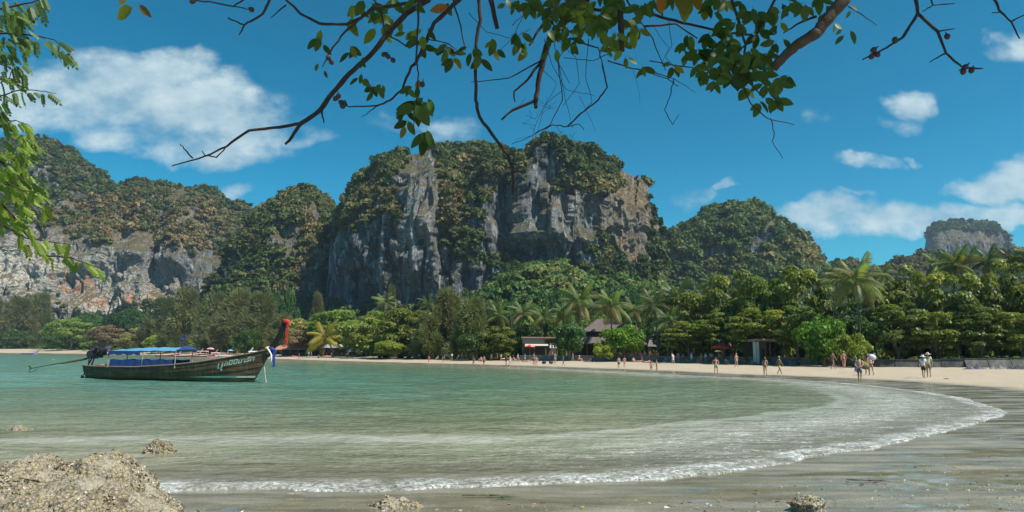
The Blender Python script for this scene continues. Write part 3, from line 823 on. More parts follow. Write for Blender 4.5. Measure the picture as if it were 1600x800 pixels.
def main_cf(px): return np.interp(px, [515, 540, 600, 640, 700, 760, 800, 860, 930, 990, 1025], [.50, .66, .66, .80, .62, .60, .86, .84, .72, .68, .8])
def main_bare(x, y):
    return np.clip(ell(x, y, 610, 420, 105, 62, .25) + ell(x, y, 655, 300, 34, 75, .3) + ell(x, y, 860, 350, 105, 75, .3) + ell(x, y, 560, 420, 50, 50, .3)
                   + ell(x, y, 845, 260, 24, 32) * .7 + ell(x, y, 720, 440, 60, 26, .3) + ell(x, y, 985, 330, 30, 90, .4) * .8 + ell(x, y, 745, 370, 30, 28) * .5
                   - ell(x, y, 725, 330, 34, 70, .4) * .55 - ell(x, y, 900, 290, 60, 18) * .5 - ell(x, y, 940, 385, 30, 20) * .5, 0, 1)
massif("great_cliff", [(512,470),(517,400),(521,346),(532,325),(548,298),(566,275),(585,256),(604,241),(625,235),(645,236),(668,228),(700,227),(740,222),(764,222),(785,228),(806,236),(822,237),(830,224),(850,214),(868,213),(880,216),(890,230),(903,227),(915,226),(930,230),(942,244),(958,252),(975,262),(988,270),(994,290),(1002,312),(1009,345),(1016,380),(1023,412),(1032,440),(1050,490)], 500, 105, main_cf,
       "great grey limestone cliff with streaked walls and a wooded top", 760, 300, 0.95, 600,
       bare=main_bare,
       dry=lambda x, y: np.clip(ell(x, y, 700, 335, 26, 45) * .8 + ell(x, y, 570, 335, 50, 40) * .55 + ell(x, y, 925, 300, 60, 25) * .5 + ell(x, y, 620, 290, 40, 30) * .4 + ell(x, y, 770, 260, 60, 20) * .2, 0, 1),
       warm=lambda x, y: np.clip(ell(x, y, 990, 350, 45, 100) * .9 + ell(x, y, 690, 350, 30, 60) * .6 + ell(x, y, 930, 300, 70, 35) * .4 + ell(x, y, 640, 440, 40, 30) * .35, 0, 1),
       pale=lambda x, y: np.clip(ell(x, y, 640, 330, 30, 70) * .3 + ell(x, y, 850, 350, 80, 50) * .2, 0, 1),
       hollow=lambda x, y: 11 * ell(x, y, 560, 450, 30, 30) + 9 * ell(x, y, 650, 455, 25, 25) + 14 * ell(x, y, 840, 395, 60, 26) + 9 * ell(x, y, 790, 340, 14, 60) + 7 * ell(x, y, 700, 400, 16, 40),
       veg=7600, vsize=(3.6, 8.0), veglabel="forest and dry scrub on the top and ledges of the great cliff", zbase=-4)
massif("foothill", [(690,505),(730,470),(770,444),(805,424),(835,410),(862,407),(895,420),(930,432),(965,436),(1000,440),(1030,446),(1060,455),(1120,470),(1200,480),(1300,490)], 380, 90, 0.10,
       "wooded foothill at the base of the great cliff", 200, 80, 0.6, 820, dry=lambda x, y: ell(x, y, 870, 440, 60, 18) * .35, veg=5200, vsize=(3.6, 7.5), veglabel="bright green forest on the foothill below the great cliff", lush=0.6)
massif("left_foothill", [(330,500),(360,455),(400,440),(440,452),(480,466),(510,478),(540,492)], 470, 60, 0.10,
       "dark wooded slope at the foot of the middle peak", 80, 40, 0.6, 835, veg=900, vsize=(5, 9), veglabel="dark green trees at the foot of the middle peak", lush=0.3)
# ================================================================== TREES BEHIND THE BEACH
def line_depth(px):
    return float(np.interp(px, [-300, 0, 100, 200, 300, 400, 500, 600, 700, 800, 900, 1000, 1100, 1200, 1300, 1400, 1500, 1600, 1800],
                           [700, 600, 525, 450, 355, 272, 208, 175, 152, 142, 136, 128, 116, 102, 94, 89, 86, 84, 80]))

def bark_material():
    m, t, out = new_mat("bark")
    pos = t.add('ShaderNodeTexCoord').outputs['Object']
    n = t.noise(t.scale(pos, (1, 1, 0.25)), 6, 5, 0.65)
    c = t.ramp(n, [(0.3, (0.07, 0.055, 0.04)), (0.55, (0.17, 0.145, 0.11)), (0.75, (0.30, 0.27, 0.22))])
    bp = t.add('ShaderNodeBump', {'Strength': 0.6, 'Distance': 0.03, 'Height': n})
    b = t.add('ShaderNodeBsdfPrincipled', {'Base Color': c, 'Roughness': 0.9, 'Normal': bp.outputs[0]})
    t.l.new(b.outputs[0], out.inputs[0]); return m
BARK = bark_material()

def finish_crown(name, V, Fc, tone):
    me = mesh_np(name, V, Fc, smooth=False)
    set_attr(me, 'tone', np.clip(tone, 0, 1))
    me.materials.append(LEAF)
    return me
# all crowns fill a box: x,y in -1..1, z in 0..1 (0 = lowest leaves, 1 = top)
def crown_tiered(seed, n=9000):
    """sea almond: flat spreading tiers of big leaves with dark gaps between them"""
    r = np.random.default_rng(seed); c = []; rad = []; fl = 0.36
    for tier in range(7):
        z = 0.10 + 0.82 * tier / 6
        R_ = 0.95 * math.sqrt(max(0.05, 1 - (max(0, z - 0.35) / 0.72) ** 2)) * (0.8 + 0.25 * r.random())
        m = [9, 10, 9, 8, 7, 5, 3][tier]
        for k in range(m):
            a = 2 * PI * (k + r.random() * .7) / m; q = R_ * (0.45 + 0.5 * r.random())
            c.append((q * math.cos(a), q * math.sin(a), z + 0.085 * r.normal())); rad.append(0.15 + 0.20 * r.random() ** 1.5)
    c = np.array(c); rad = np.array(rad)
    P, N, k = puff_points(c, rad, fl, n, r, 0.15)
    N[:, 2] += 0.5
    V, Fc = leaf_quads(P, N, 0.062, 1.0, 0.35, seed)
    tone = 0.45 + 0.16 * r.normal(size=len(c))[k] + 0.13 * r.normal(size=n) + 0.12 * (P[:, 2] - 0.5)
    return finish_crown("crown_tiered", V, Fc, np.repeat(tone, 4))
def crown_bushy(seed, n=8000):
    r = np.random.default_rng(seed); c = []; rad = []
    for k in range(34):
        d = r.normal(size=3); d /= np.linalg.norm(d); q = 0.35 + 0.45 * r.random()
        c.append((d[0] * q, d[1] * q, 0.5 + d[2] * q * 0.52)); rad.append(0.20 + 0.17 * r.random())
    c = np.array(c); rad = np.array(rad)
    P, N, k = puff_points(c, rad, 0.62, n, r, 0.3)
    V, Fc = leaf_quads(P, N, 0.066, 1.15, 0.55, seed)
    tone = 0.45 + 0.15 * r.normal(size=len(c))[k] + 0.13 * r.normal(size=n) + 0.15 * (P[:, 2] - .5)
    return finish_crown("crown_bushy", V, Fc, np.repeat(tone, 4))
def crown_feathery(seed, n=11000):
    """casuarina: loose upright plumes of fine drooping needles"""
    r = np.random.default_rng(seed); c = []; rad = []
    for k in range(60):
        a = r.random() * 2 * PI; z = r.random() ** 0.85
        q = (0.85 * (1 - z * 0.75) * math.sqrt(r.random())) + 0.04
        c.append((q * math.cos(a), q * math.sin(a), 0.05 + 0.9 * z)); rad.append(0.13 + 0.11 * r.random())
    c = np.array(c); rad = np.array(rad)
    k = r.integers(0, len(c), n)
    d = r.normal(size=(n, 3)); d /= np.linalg.norm(d, axis=1)[:, None]
    P = c[k] + d * rad[k][:, None] * r.random((n, 1)) ** 0.4 * np.array([1, 1, 0.75])
    out = np.c_[c[k][:, :2] * 1.0, np.full(n, .35)] + d * 0.6 + r.normal(size=(n, 3)) * 0.25
    out /= np.linalg.norm(out, axis=1)[:, None]
    L = (0.10 + 0.08 * r.random(n))[:, None]
    side = np.cross(out, r.normal(size=(n, 3))); side /= np.linalg.norm(side, axis=1)[:, None]
    A = P - side * 0.013; B = P + side * 0.013
    T = P + out * L * np.array([1, 1, .8]); T[:, 2] -= 0.02
    V = np.stack([A, B, T], 1).reshape(-1, 3)
    tone = 0.4 + 0.15 * r.normal(size=len(c))[k] + 0.14 * r.normal(size=n)
    return finish_crown("crown_feathery", V, np.arange(n * 3).reshape(-1, 3), np.repeat(tone, 3))
def crown_umbrella(seed, n=7500):
    """rain tree: broad flat-topped dome of fine bright leaves"""
    r = np.random.default_rng(seed); c = []; rad = []
    for k in range(46):
        a = r.random() * 2 * PI; q = math.sqrt(r.random()) * 0.86
        c.append((q * math.cos(a), q * math.sin(a), 0.80 - 0.55 * q * q + 0.06 * r.normal() - (0.35 if r.random() < .3 else 0))); rad.append(0.16 + 0.12 * r.random())
    c = np.array(c); rad = np.array(rad)
    P, N, k = puff_points(c, rad, 0.4, n, r, 0.2)
    V, Fc = leaf_quads(P, N, 0.055, 1.0, 0.4, seed)
    tone = 0.5 + 0.13 * r.normal(size=len(c))[k] + 0.12 * r.normal(size=n)
    return finish_crown("crown_umbrella", V, Fc, np.repeat(tone, 4))
def trunk_mesh(seed, lean=0.08, limbs=6, fork=0.35, spread=0.75):
    """tapered trunk with limbs reaching into the crown; height 1, crown spans z fork..1"""
    r = np.random.default_rng(int(seed * 10)); b = MB()
    pts = [(0, 0, -0.03)]; n = 5
    for i in range(1, n + 1):
        z = i / n * 0.9; pts.append((lean * z * math.cos(seed) + 0.012 * r.normal(), lean * z * math.sin(seed) + 0.012 * r.normal(), z))
    b.tube(pts, [0.034, 0.027, 0.022, 0.017, 0.010, 0.004], 7)
    for k in range(limbs):
        z0 = fork + 0.4 * r.random() * (1 - fork); a = 2 * PI * (k + r.random() * .6) / limbs
        p0 = Vector((lean * z0 * math.cos(seed), lean * z0 * math.sin(seed), z0 - 0.04))
        q = 0.45 * spread * (0.5 + 0.6 * r.random())
        p1 = p0 + Vector((q * 0.45 * math.cos(a), q * 0.45 * math.sin(a), 0.10))
        p2 = p0 + Vector((q * math.cos(a + .2), q * math.sin(a + .2), 0.17 + 0.08 * r.random()))
        b.tube([p0, p1, p2], [0.014, 0.010, 0.003], 5)
    return b.mesh("trunk", BARK, smooth=True)
TRUNKS = [trunk_mesh(i * 1.7 + 1, lean=[.06, .12, .03, .16][i], fork=[.3, .25, .4, .3][i]) for i in range(4)]
CROWNS = {'A': [crown_tiered(11), crown_tiered(12), crown_tiered(13), crown_tiered(14)], 'B': [crown_bushy(21), crown_bushy(22), crown_bushy(23)],
          'C': [crown_feathery(31), crown_feathery(32), crown_feathery(33), crown_feathery(34)], 'L': [crown_umbrella(41), crown_umbrella(42)]}
CAT = {'A': ('almond_tree', 'tree'), 'B': ('leafy_tree', 'tree'), 'C': ('casuarina_tree', 'tree'), 'L': ('rain_tree', 'tree')}
COLR = {'A': (0.185, 0.215, 0.040), 'A2': (0.135, 0.180, 0.038), 'B': (0.080, 0.135, 0.034), 'Bb': (0.13, 0.24, 0.025), 'Bd': (0.060, 0.125, 0.034), 'C': (0.175, 0.190, 0.080), 'C2': (0.20, 0.195, 0.090),
        'L': (0.18, 0.25, 0.05), 'Y': (0.25, 0.225, 0.08), 'Br': (0.26, 0.19, 0.10), 'Yg': (0.23, 0.27, 0.04)}
GROUPT = "trees along the back of the beach"
tree_n = [0]
def tree(kind, px, top, hw, col, label, back=0.0, base_px=None, low=0.22):
    Y = line_depth(px) + back
    p = at_y(px, top, Y); x, zt = p[0], p[2]
    z0 = ground_z(x, Y)
    H = zt - z0; Rr = hw / F * Y * 1.08
    tree_n[0] += 1; i = tree_n[0]; r = random.Random(i * 13)
    name, cat = CAT[kind]
    root = empty(name, (x, Y, z0 - 0.05), label=label, cat=cat, group=GROUPT)
    fork = low
    th = min(1.0, 11.0 / H) if H > 11 else 1.0
    put('trunk', TRUNKS[i % 4], root, scale=(H * th ** .3, H * th ** .3, H * 0.93), rot=(0, 0, r.random() * 6.28))
    cs = CROWNS[kind]
    put('crown', cs[i % len(cs)], root, loc=(0, 0, H * fork), scale=(Rr, Rr * (0.85 + 0.2 * r.random()) * (.6 if px < 430 else 1), H * (1 - fork)), rot=(0, 0, r.random() * 6.28 if px >= 430 else r.uniform(-.3, .3) + PI * (i % 2)), color=COLR[col])
    return root
T = [
 # left end of the beach
 ('C',-150,470,50,'C',"casuarina beyond the left edge of the bay",0,.12),('C',-75,468,48,'C2',"casuarina just off the left side of the view",0,.12),
 ('C',-18,468,44,'C',"tall dull green casuarina at the far left end of the beach",10,.10),('C',32,470,36,'C2',"brownish casuarina second from the left end of the beach",0,.10),
 ('C',62,462,34,'C',"tall thin casuarina standing behind the far left trees below the pale cliff",40,.10),('B',20,515,30,'B',"low dark green tree at the far left above the small purple boat",-25,.05),
 ('B',150,486,38,'Bd',"dark green tree behind the bright flat-topped tree at left",45,.1),
 ('L',116,492,44,'L',"bright green flat-topped tree near the left end of the beach",-10,.08),('B',85,508,26,'B',"dark round tree between casuarinas and the bright left tree",0,.05),
 ('L',172,504,34,'Br',"tan brown dry-leaved tree left of the boat's engine",-5,.1),('B',190,478,26,'Bd',"dark green tree rising above the dry brown tree",50,.1),
 ('B',215,484,30,'Bd',"dark green tree behind the yellowish tree over the boat canopy",40,.1),('L',222,508,36,'Y',"yellowish olive tree behind the boat's engine",-12,.08),
 ('L',250,520,24,'Yg',"small yellow-green tree above the blue boat canopy",-25,.05),
 ('C',255,468,38,'C',"grey-green casuarina above the boat's blue canopy",10,.08),('C',295,457,42,'C2',"tallest olive casuarina behind the front of the canopy",0,.08),
 ('C',335,462,38,'C',"grey-green casuarina right of the tallest olive one",8,.08),('C',372,455,42,'C2',"broad casuarina above the middle of the longtail bow",0,.08),
 ('C',408,462,38,'C',"casuarina just left of the red-tipped prow",5,.08),('C',330,500,34,'C',"lower casuarina in front of the tall ones behind the hull",-25,.06),('C',270,505,34,'C',"lower casuarina close behind the canopy",-25,.06),
 ('B',385,510,26,'B',"small dark green tree at the foot of the casuarinas by the bow",-15,.05),
 ('B',422,448,24,'Bd',"dark round tree on higher ground behind the casuarinas",120,.1),('B',450,455,20,'Bd',"dark tree below the middle peak's bare rock",130,.1),
 ('C',497,462,17,'C2',"small pointed grey-green casuarina against the great cliff's left foot",90,.1),
 ('C',445,492,34,'C2',"casuarina rising behind the red-tipped prow",10,.1),('L',470,492,36,'Y',"yellow-brown thin-leaved tree above the orange roof",2,.30),
 ('L',480,510,34,'Br',"dry brown tree over the orange roofed building",-2,.42),
 ('L',528,478,56,'L',"broad bright green flat-topped rain tree below the great cliff",18,.25),('L',585,480,38,'L',"smaller bright green flat-topped tree right of the broad one",20,.2),
 ('B',560,500,42,'A',"green tree right of the yellow palm",0,.12),('A',595,498,44,'A',"spreading almond tree with low boughs over the people on the sand",-4,.1),
 ('A',640,480,52,'A',"large dome-shaped almond tree left of centre",0,.1),('B',610,530,26,'Yg',"low yellow-green boughs before the dark trunks left of centre",-14,.2),
 ('C',612,452,12,'C',"small pointed casuarina against the middle of the great cliff wall",80,.2),
 ('C',700,458,40,'C2',"tall feathery olive casuarina at the centre of the tree line",5,.08),('C',738,470,42,'C',"feathery casuarina right of the tall central one",0,.08),
 ('C',672,490,32,'C',"lower feathery casuarina by the central almond tree",-4,.08),('C',770,478,34,'C',"casuarina behind the palms right of centre",12,.08),
 ('A',780,512,36,'A',"leafy tree left of the flat-roofed bar",-4,.12),('B',745,515,28,'B',"dark low tree between central casuarinas and the bar",-8,.12),('B',822,505,30,'B',"green tree behind the flat-roofed bar",14,.1),
 ('B',888,502,28,'Bd',"rich dark green round tree left of the tiered roof",-6,.18),('B',975,503,36,'Bb',"vivid yellow-green tree hiding the right half of the tiered roof",-6,.15),
 ('B',945,530,20,'Yg',"small yellowish shrub tree in front of the tiered roof",-10,.1),('B',860,490,30,'A2',"green tree filling between bar and palms",26,.1),
 ('B',930,490,36,'A2',"green tree behind the tiered roof",34,.1),('B',1010,492,34,'B',"dark green tree behind the vivid yellow-green tree",22,.1),
 ('B',728,448,22,'Bd',"dark tree on the slope over the centre of the beach",120,.1),('B',790,455,26,'Bd',"dark tree low on the foothill over the bar",150,.1),
 ('B',875,452,22,'Bd',"very dark round tree on the foothill above the palms",150,.1),('B',990,445,20,'Bd',"dark round tree at the right foot of the great cliff",170,.1),
 ('A',1085,455,46,'A',"almond tree with golden green tiers right of the palms",5,.1),('A',1075,505,38,'A',"low tiered almond boughs over the bathers right of centre",-4,.42),
 ('A',1140,436,50,'A',"tall almond tree above the red awning",6,.08),('A',1130,490,46,'A2',"dark lower almond tree over the red awning",-3,.42),
 ('A',1195,428,50,'A2',"tall dense almond tree above the small pale building",6,.08),('A',1185,485,48,'A',"almond tree whose low boughs touch the pale building",-3,.46),
 ('A',1250,428,48,'A',"tall golden green almond tree left of the tallest palm",6,.08),('A',1243,480,40,'A2',"dark almond tree right of the pale building",-4,.38),
 ('B',1282,488,42,'Bb',"vivid yellow-green bush tree below the tallest palm",-8,.06),('A',1300,448,44,'A2',"almond tree just behind the tallest palm",8,.08),
 ('B',1330,520,34,'Yg',"low bright shrub tree behind the walkers",-10,.02),('B',1345,490,34,'B',"dusty green tree beneath the tallest palm",0,.05),
 ('A',1375,436,48,'A',"almond tree right of the tallest palm",6,.08),('A',1432,428,50,'A',"tall almond tree above the two pale trunks",6,.08),('A',1400,478,44,'A2',"middle almond tree with pale trunk above the sea wall",-4,.42),
 ('A',1488,432,48,'A2',"tall almond tree beneath the tufted palms",6,.08),('A',1460,486,46,'A',"low almond tree over the sea wall",-4,.38),('A',1545,424,50,'A',"tall almond tree second from the right edge",6,.08),
 ('A',1525,482,46,'A2',"low almond tree above the grassy bank",-4,.36),('A',1605,420,54,'A2',"tall almond tree at the right edge",6,.08),('A',1590,485,48,'A',"low almond tree at the right edge over the bank",-4,.32),
 ('A',1670,425,52,'A',"almond tree just beyond the right edge",4,.1),('A',1740,430,52,'A2',"second almond tree beyond the right edge",4,.1),('B',1420,500,60,'Bd',"dark tree deep behind the pale trunks",16,.02),('B',1530,500,60,'Bd',"dark tree deep behind the grassy bank",16,.02),
 ('B',1165,500,60,'Bd',"dark tree deep behind the pale building",22,.02),('B',1060,500,50,'Bd',"dark tree deep behind the shaded bathers",22,.02),
]
for row in T:
    kind, px, top, hw, col, lab, back, low = row
    if px < 520 and low > 0.09: low = min(low, 0.12)
    tree(kind, px, top, hw, col, lab, back, low=low)

# dark undergrowth between and behind the trees
def undergrowth():
    r = np.random.default_rng(99); P = []; tint = []; size = []
    for px in np.arange(-260, 1800, 3.2):
        base = line_depth(px)
        for k in range(4):
            Y = base + r.uniform(8, 60) * (1 + (base > 250))
            if 500 < px < 1260 and Y < base + 16: continue
            x = at_y(px + r.uniform(-3, 3), 500, Y)[0]
            if 950 < px < 1270: pass
            s = r.uniform(1.6, 4.2) * (1.6 if base > 250 else 1.0)
            P.append((x, Y, 0.9)); size.append(s)
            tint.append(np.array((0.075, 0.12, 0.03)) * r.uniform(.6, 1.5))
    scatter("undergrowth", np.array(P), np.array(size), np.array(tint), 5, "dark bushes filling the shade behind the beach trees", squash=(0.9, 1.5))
undergrowth()
# green bushes and creepers at the back edge of the sand
def beach_edge():
    r = np.random.default_rng(98); P = []; tint = []; size = []
    spans = [(20, 300, (0.12, 0.17, 0.03), 6, 1.4, 70), (1262, 1340, (0.08, 0.15, 0.02), 2, 1.1, 60), (1470, 1700, (0.10, 0.17, 0.035), 4.5, .9, 160), (600, 760, (0.05, 0.08, 0.02), 5, 1.0, 30)]
    for a, b, c, off, s, n in spans:
        for k in range(n):
            px = r.uniform(a, b); Y = line_depth(px) + off * r.uniform(-1, 1.4)
            if a > 1400: Y = line_depth(px) + r.uniform(-3.5, 5)
            x = at_y(px, 500, Y)[0]; z = ground_z(x, Y) + (0.75 if a > 1400 else 0)
            P.append((x, Y, z - .1)); size.append(s * r.uniform(.5, 1.1) * (1.8 if a < 100 else 1)); tint.append(np.array(c) * r.uniform(.7, 1.3))
    scatter("beach_shrubs", np.array(P), np.array(size) * .8, np.array(tint), 6, "low green creepers and shrubs along the top of the beach", squash=(0.5, 0.8))
beach_edge()

# ---- palms
def frond_mesh(seed, droop=1.0, L=1.0):
    """one feather leaf: arching midrib with two rows of hanging leaflets, tip along +x"""
    r = np.random.default_rng(seed); V = []; Fs = []
    n = 22; pts = []
    for i in range(n + 1):
        t = i / n; pts.append(Vector((t * (1 - 0.18 * droop * t), 0.03 * math.sin(3 * t + seed), 0.20 * t - 0.62 * droop * t * t)))
    for i in range(n):
        a, b = pts[i], pts[i + 1]; w = 0.010 * (1 - i / n) + 0.002; k = len(V)
        V += [a + Vector((0, -w, 0)), a + Vector((0, w, 0)), b + Vector((0, w, 0)), b + Vector((0, -w, 0)), a + Vector((0, 0, -w)), b + Vector((0, 0, -w))]
        Fs += [(k, k + 1, k + 2, k + 3), (k, k + 3, k + 5, k + 4), (k + 1, k + 4, k + 5, k + 2)]
    for i in range(3, n + 1):
        t = i / n; ll = 0.30 * (math.sin(PI * min(1, t * 0.92 + 0.10))) ** 0.6
        for sgn in (-1, 1):
            p = pts[i]; tg = (pts[i] - pts[i - 1]).normalized()
            out = (Vector((0, sgn, 0)) * 0.75 + tg * 0.55 + Vector((0, 0, -0.45 - 0.35 * r.random()))).normalized()
            m = p + out * ll * 0.5 + Vector((0, 0, 0.02)); e = p + out * ll + Vector((0, 0, -0.06 * droop - .03 * r.random()))
            w = tg * 0.021; k = len(V)
            V += [p - w * .5, p + w * .5, m + w, m - w, e]
            Fs += [(k, k + 1, k + 2, k + 3), (k + 3, k + 2, k + 4)]
    me = bpy.data.meshes.new("frond"); me.from_pydata([tuple(v) for v in V], [], Fs); me.update()
    set_attr(me, 'tone', np.clip(np.full(len(V), 0.5) + r.normal(size=len(V)) * 0.12, 0, 1))
    me.materials.append(LEAF)
    return me
FRONDS = [frond_mesh(i, [0.6, 0.9, 1.15, 1.4, 0.8][i]) for i in range(5)]
def palm_trunk(seed, H, lean):
    r = random.Random(seed); b = MB(); a = r.random() * 6.28 if not isinstance(lean, tuple) else 0
    lx, ly = lean if isinstance(lean, tuple) else (lean * math.cos(a), lean * math.sin(a))
    pts = []; rad = []
    for i in range(15):
        t = i / 14; pts.append((lx * (t * t - 1), ly * (t * t - 1), H * t))
        rad.append((0.21 - 0.09 * t + (0.10 if i == 0 else 0)) * (1 + 0.06 * (i % 2)))
    b.tube(pts, rad, 8)
    return b.mesh("trunk", BARK, smooth=True)
NUT = MB().ball((0, 0, 0), 0.13, 8, 6, (1, 1, 1.2)).mesh("coconut", paint("coconut_husk", (0.22, 0.17, 0.04), .7), True)
pal_n = [0]
def palm(px, cy, rad_px, col, label, back=0.0, lean=0.8, n=17):
    """cy: pixel height of the crown's heart"""
    Y = line_depth(px) + back; p = at_y(px, cy, Y); z0 = ground_z(p[0], Y); H = p[2] - z0
    L = rad_px / F * Y * 1.15
    pal_n[0] += 1; r = random.Random(pal_n[0] * 7 + 2)
    root = empty('coconut_palm', (p[0], Y, z0 - .1), label=label, cat='palm tree', group='coconut palms behind the beach')
    put('trunk', palm_trunk(pal_n[0], H, lean), root)
    base = Vector((0, 0, H))
    for k in range(n):
        az = 2.399963 * k + r.random() * .5; el = math.radians(72 - 105 * k / n + r.uniform(-8, 8))
        c = [v * r.uniform(.8, 1.2) for v in col]
        if k >= n - 3: c = [0.24, 0.19, 0.07] if k == n - 1 else [c[0] * 1.5, c[1] * 1.25, c[2]]
        put('frond', FRONDS[(k * 3 + pal_n[0]) % 5 if k > 4 else (0 if k < 3 else 1)], root, loc=base, rot=Euler((r.uniform(-.4, .4), -el, az)), scale=L * r.uniform(.88, 1.12), color=c)
    for k in range(5):
        a = k * 1.26; put('coconut', NUT, root, loc=(0.25 * math.cos(a), 0.25 * math.sin(a), H - 0.25), scale=1.0)
    return root
G1 = (0.14, 0.175, 0.055); G2 = (0.105, 0.145, 0.05); G3 = (0.19, 0.215, 0.08); GY = (0.30, 0.27, 0.045)
PALMS = [
 (508,527,30,GY,"yellowing palm with hanging fronds right of the orange roof",-12,(-2.5,0.0),15),
 (602,472,20,G1,"small palm poking up left of centre against the cliff",40,.6,15),(668,474,18,G2,"dark palm poking up beside the central casuarinas",35,.6,15),
 (778,492,22,G1,"palm directly left of the flat-roofed bar trees",8,.6,15),(817,488,24,G3,"pale palm above the flat-roofed bar",16,.8,15),(848,496,24,G1,"palm right above the bar's roof edge",10,.7,15),
 (905,473,34,G1,"tall palm with dense crown left of the tiered roof",8,.8,20),(955,479,34,G3,"pale green palm rising over the tiered roof",4,.6,20),
 (880,492,22,G1,"short palm left of the tall dense-crowned palm",14,.6,15),(930,482,22,G2,"palm squeezed between the two tall central palms",22,.5,15),
 (990,484,26,G1,"palm right of the pale palm over the roof",14,.8,16),(1022,478,32,G2,"shaded palm with a slim trunk beside the brown roof",0,.6,18),
 (1058,465,34,G2,"dark palm leaning over the almond trees right of centre",6,1.2,18),(1045,500,26,G2,"low dark palm crown in front of the brown roof",-3,.5,15),
 (1110,443,22,G2,"palm tuft above the almond trees over the red awning",30,.6,15),(1160,438,22,G1,"palm tuft above the almond tree by the pale building",30,.6,15),
 (1305,428,24,G2,"dark palm just left of the tallest palm",16,.6,15),(1338,440,46,G3,"tallest palm standing in front of the trees right of the gap",-4,.5,24),
 (1462,412,24,G1,"palm tuft on the low olive hill",40,.6,15),(1492,412,34,G1,"large tufted palm left below the mesa",12,.8,20),(1514,402,22,G2,"slim palm close behind the large tufted one",26,.8,15),
 (1545,408,28,G2,"dark palm directly below the mesa's right end",14,.9,18),(1583,408,28,G2,"dark palm near the right edge with swept fronds",12,1.0,18),(1612,402,30,G2,"palm cut by the right edge",10,.8,16),
 (1665,410,34,G1,"palm beyond the right edge",8,.8,16),(1380,428,20,G1,"small palm tuft right of the tallest palm",26,.6,14),(1232,430,18,G2,"small palm tuft above the golden green almond tree",30,.6,14),
 (755,497,18,G1,"small palm among the central casuarinas",14,.5,14),
]
for q in PALMS: palm(*q)
# ================================================================== LONGTAIL BOAT
def hull_material():
    m, t, out = new_mat("weathered_hull")
    pos = t.add('ShaderNodeTexCoord').outputs['Object']
    n = t.noise(t.scale(pos, (0.25, 1, 1.6)), 3.0, 6, 0.65); n2 = t.noise(pos, 26, 4, 0.6)
    c = t.ramp(n, [(0.30, (0.034, 0.018, 0.009)), (0.48, (0.065, 0.035, 0.015)), (0.62, (0.135, 0.072, 0.026)), (0.78, (0.16, 0.10, 0.045))])
    c = t.mix(0.5, c, t.ramp(n2, [(0.3, .6), (0.7, 1.4)]), 'MULTIPLY')
    sp = t.add('ShaderNodeSeparateXYZ', {0: pos}).outputs
    st = t.noise(t.scale(pos, (3.0, 1, .12)), 5.0, 4, .6)
    c = t.mix(t.ramp(st, [(0.52, 0.0), (0.68, 0.55)]), c, (0.16, 0.135, 0.10))
    c = t.mix(t.ramp(st, [(0.30, 0.6), (0.42, 0.0)]), c, (0.02, 0.014, 0.01))
    weed = t.math('MULTIPLY', t.math('SUBTRACT', 1.0, t.smooth(sp[2], 0.02, 0.22)), t.ramp(n2, [(0.3, .4), (.6, 1)]))
    c = t.mix(weed, c, (0.035, 0.040, 0.022))
    bp = t.add('ShaderNodeBump', {'Strength': 0.4, 'Distance': 0.01, 'Height': n2})
    b = t.add('ShaderNodeBsdfPrincipled', {'Base Color': c, 'Roughness': 0.55, 'Normal': bp.outputs[0]})
    t.l.new(b.outputs[0], out.inputs[0]); return m
HULLM = hull_material()
LB = 12.25
def hull_pt(t, k, side, off=0.0):
    """t 0 stern..1 bow; k 0 keel..1 gunwale; side -1/+1"""
    gz = float(np.interp(t, [0, .15, .35, .55, .7, .82, .92, 1], [0.88, 0.84, 0.84, 0.98, 1.18, 1.45, 1.72, 2.02]))
    kz = float(np.interp(t, [0, .1, .9, 1], [-0.18, -0.32, -0.30, -0.12]))
    hb = float(np.interp(t, [0, .1, .3, .5, .7, .85, .95, 1], [0.50, 0.68, 0.86, 0.86, 0.66, 0.36, 0.14, 0.035]))
    k2 = k
    y = hb * (math.sin(min(k2 * 1.15, 1) * PI / 2) ** 0.7) * (0.86 + 0.14 * k2)
    lap = 0.024 * (1 - ((k * 6) % 1.0))                      # overlapping planks
    z = kz + (gz - kz) * k
    x = LB * t + (1.12 * (z - 0) / 2.0) * max(0, (t - 0.55) / 0.45) ** 2.0 - 0.25 * (1 - k) * max(0, (t - .9) / .1) * 0 - (0.14 * (k - 1)) * (t < 0.001)
    return Vector((x, side * (y + lap + off), z))
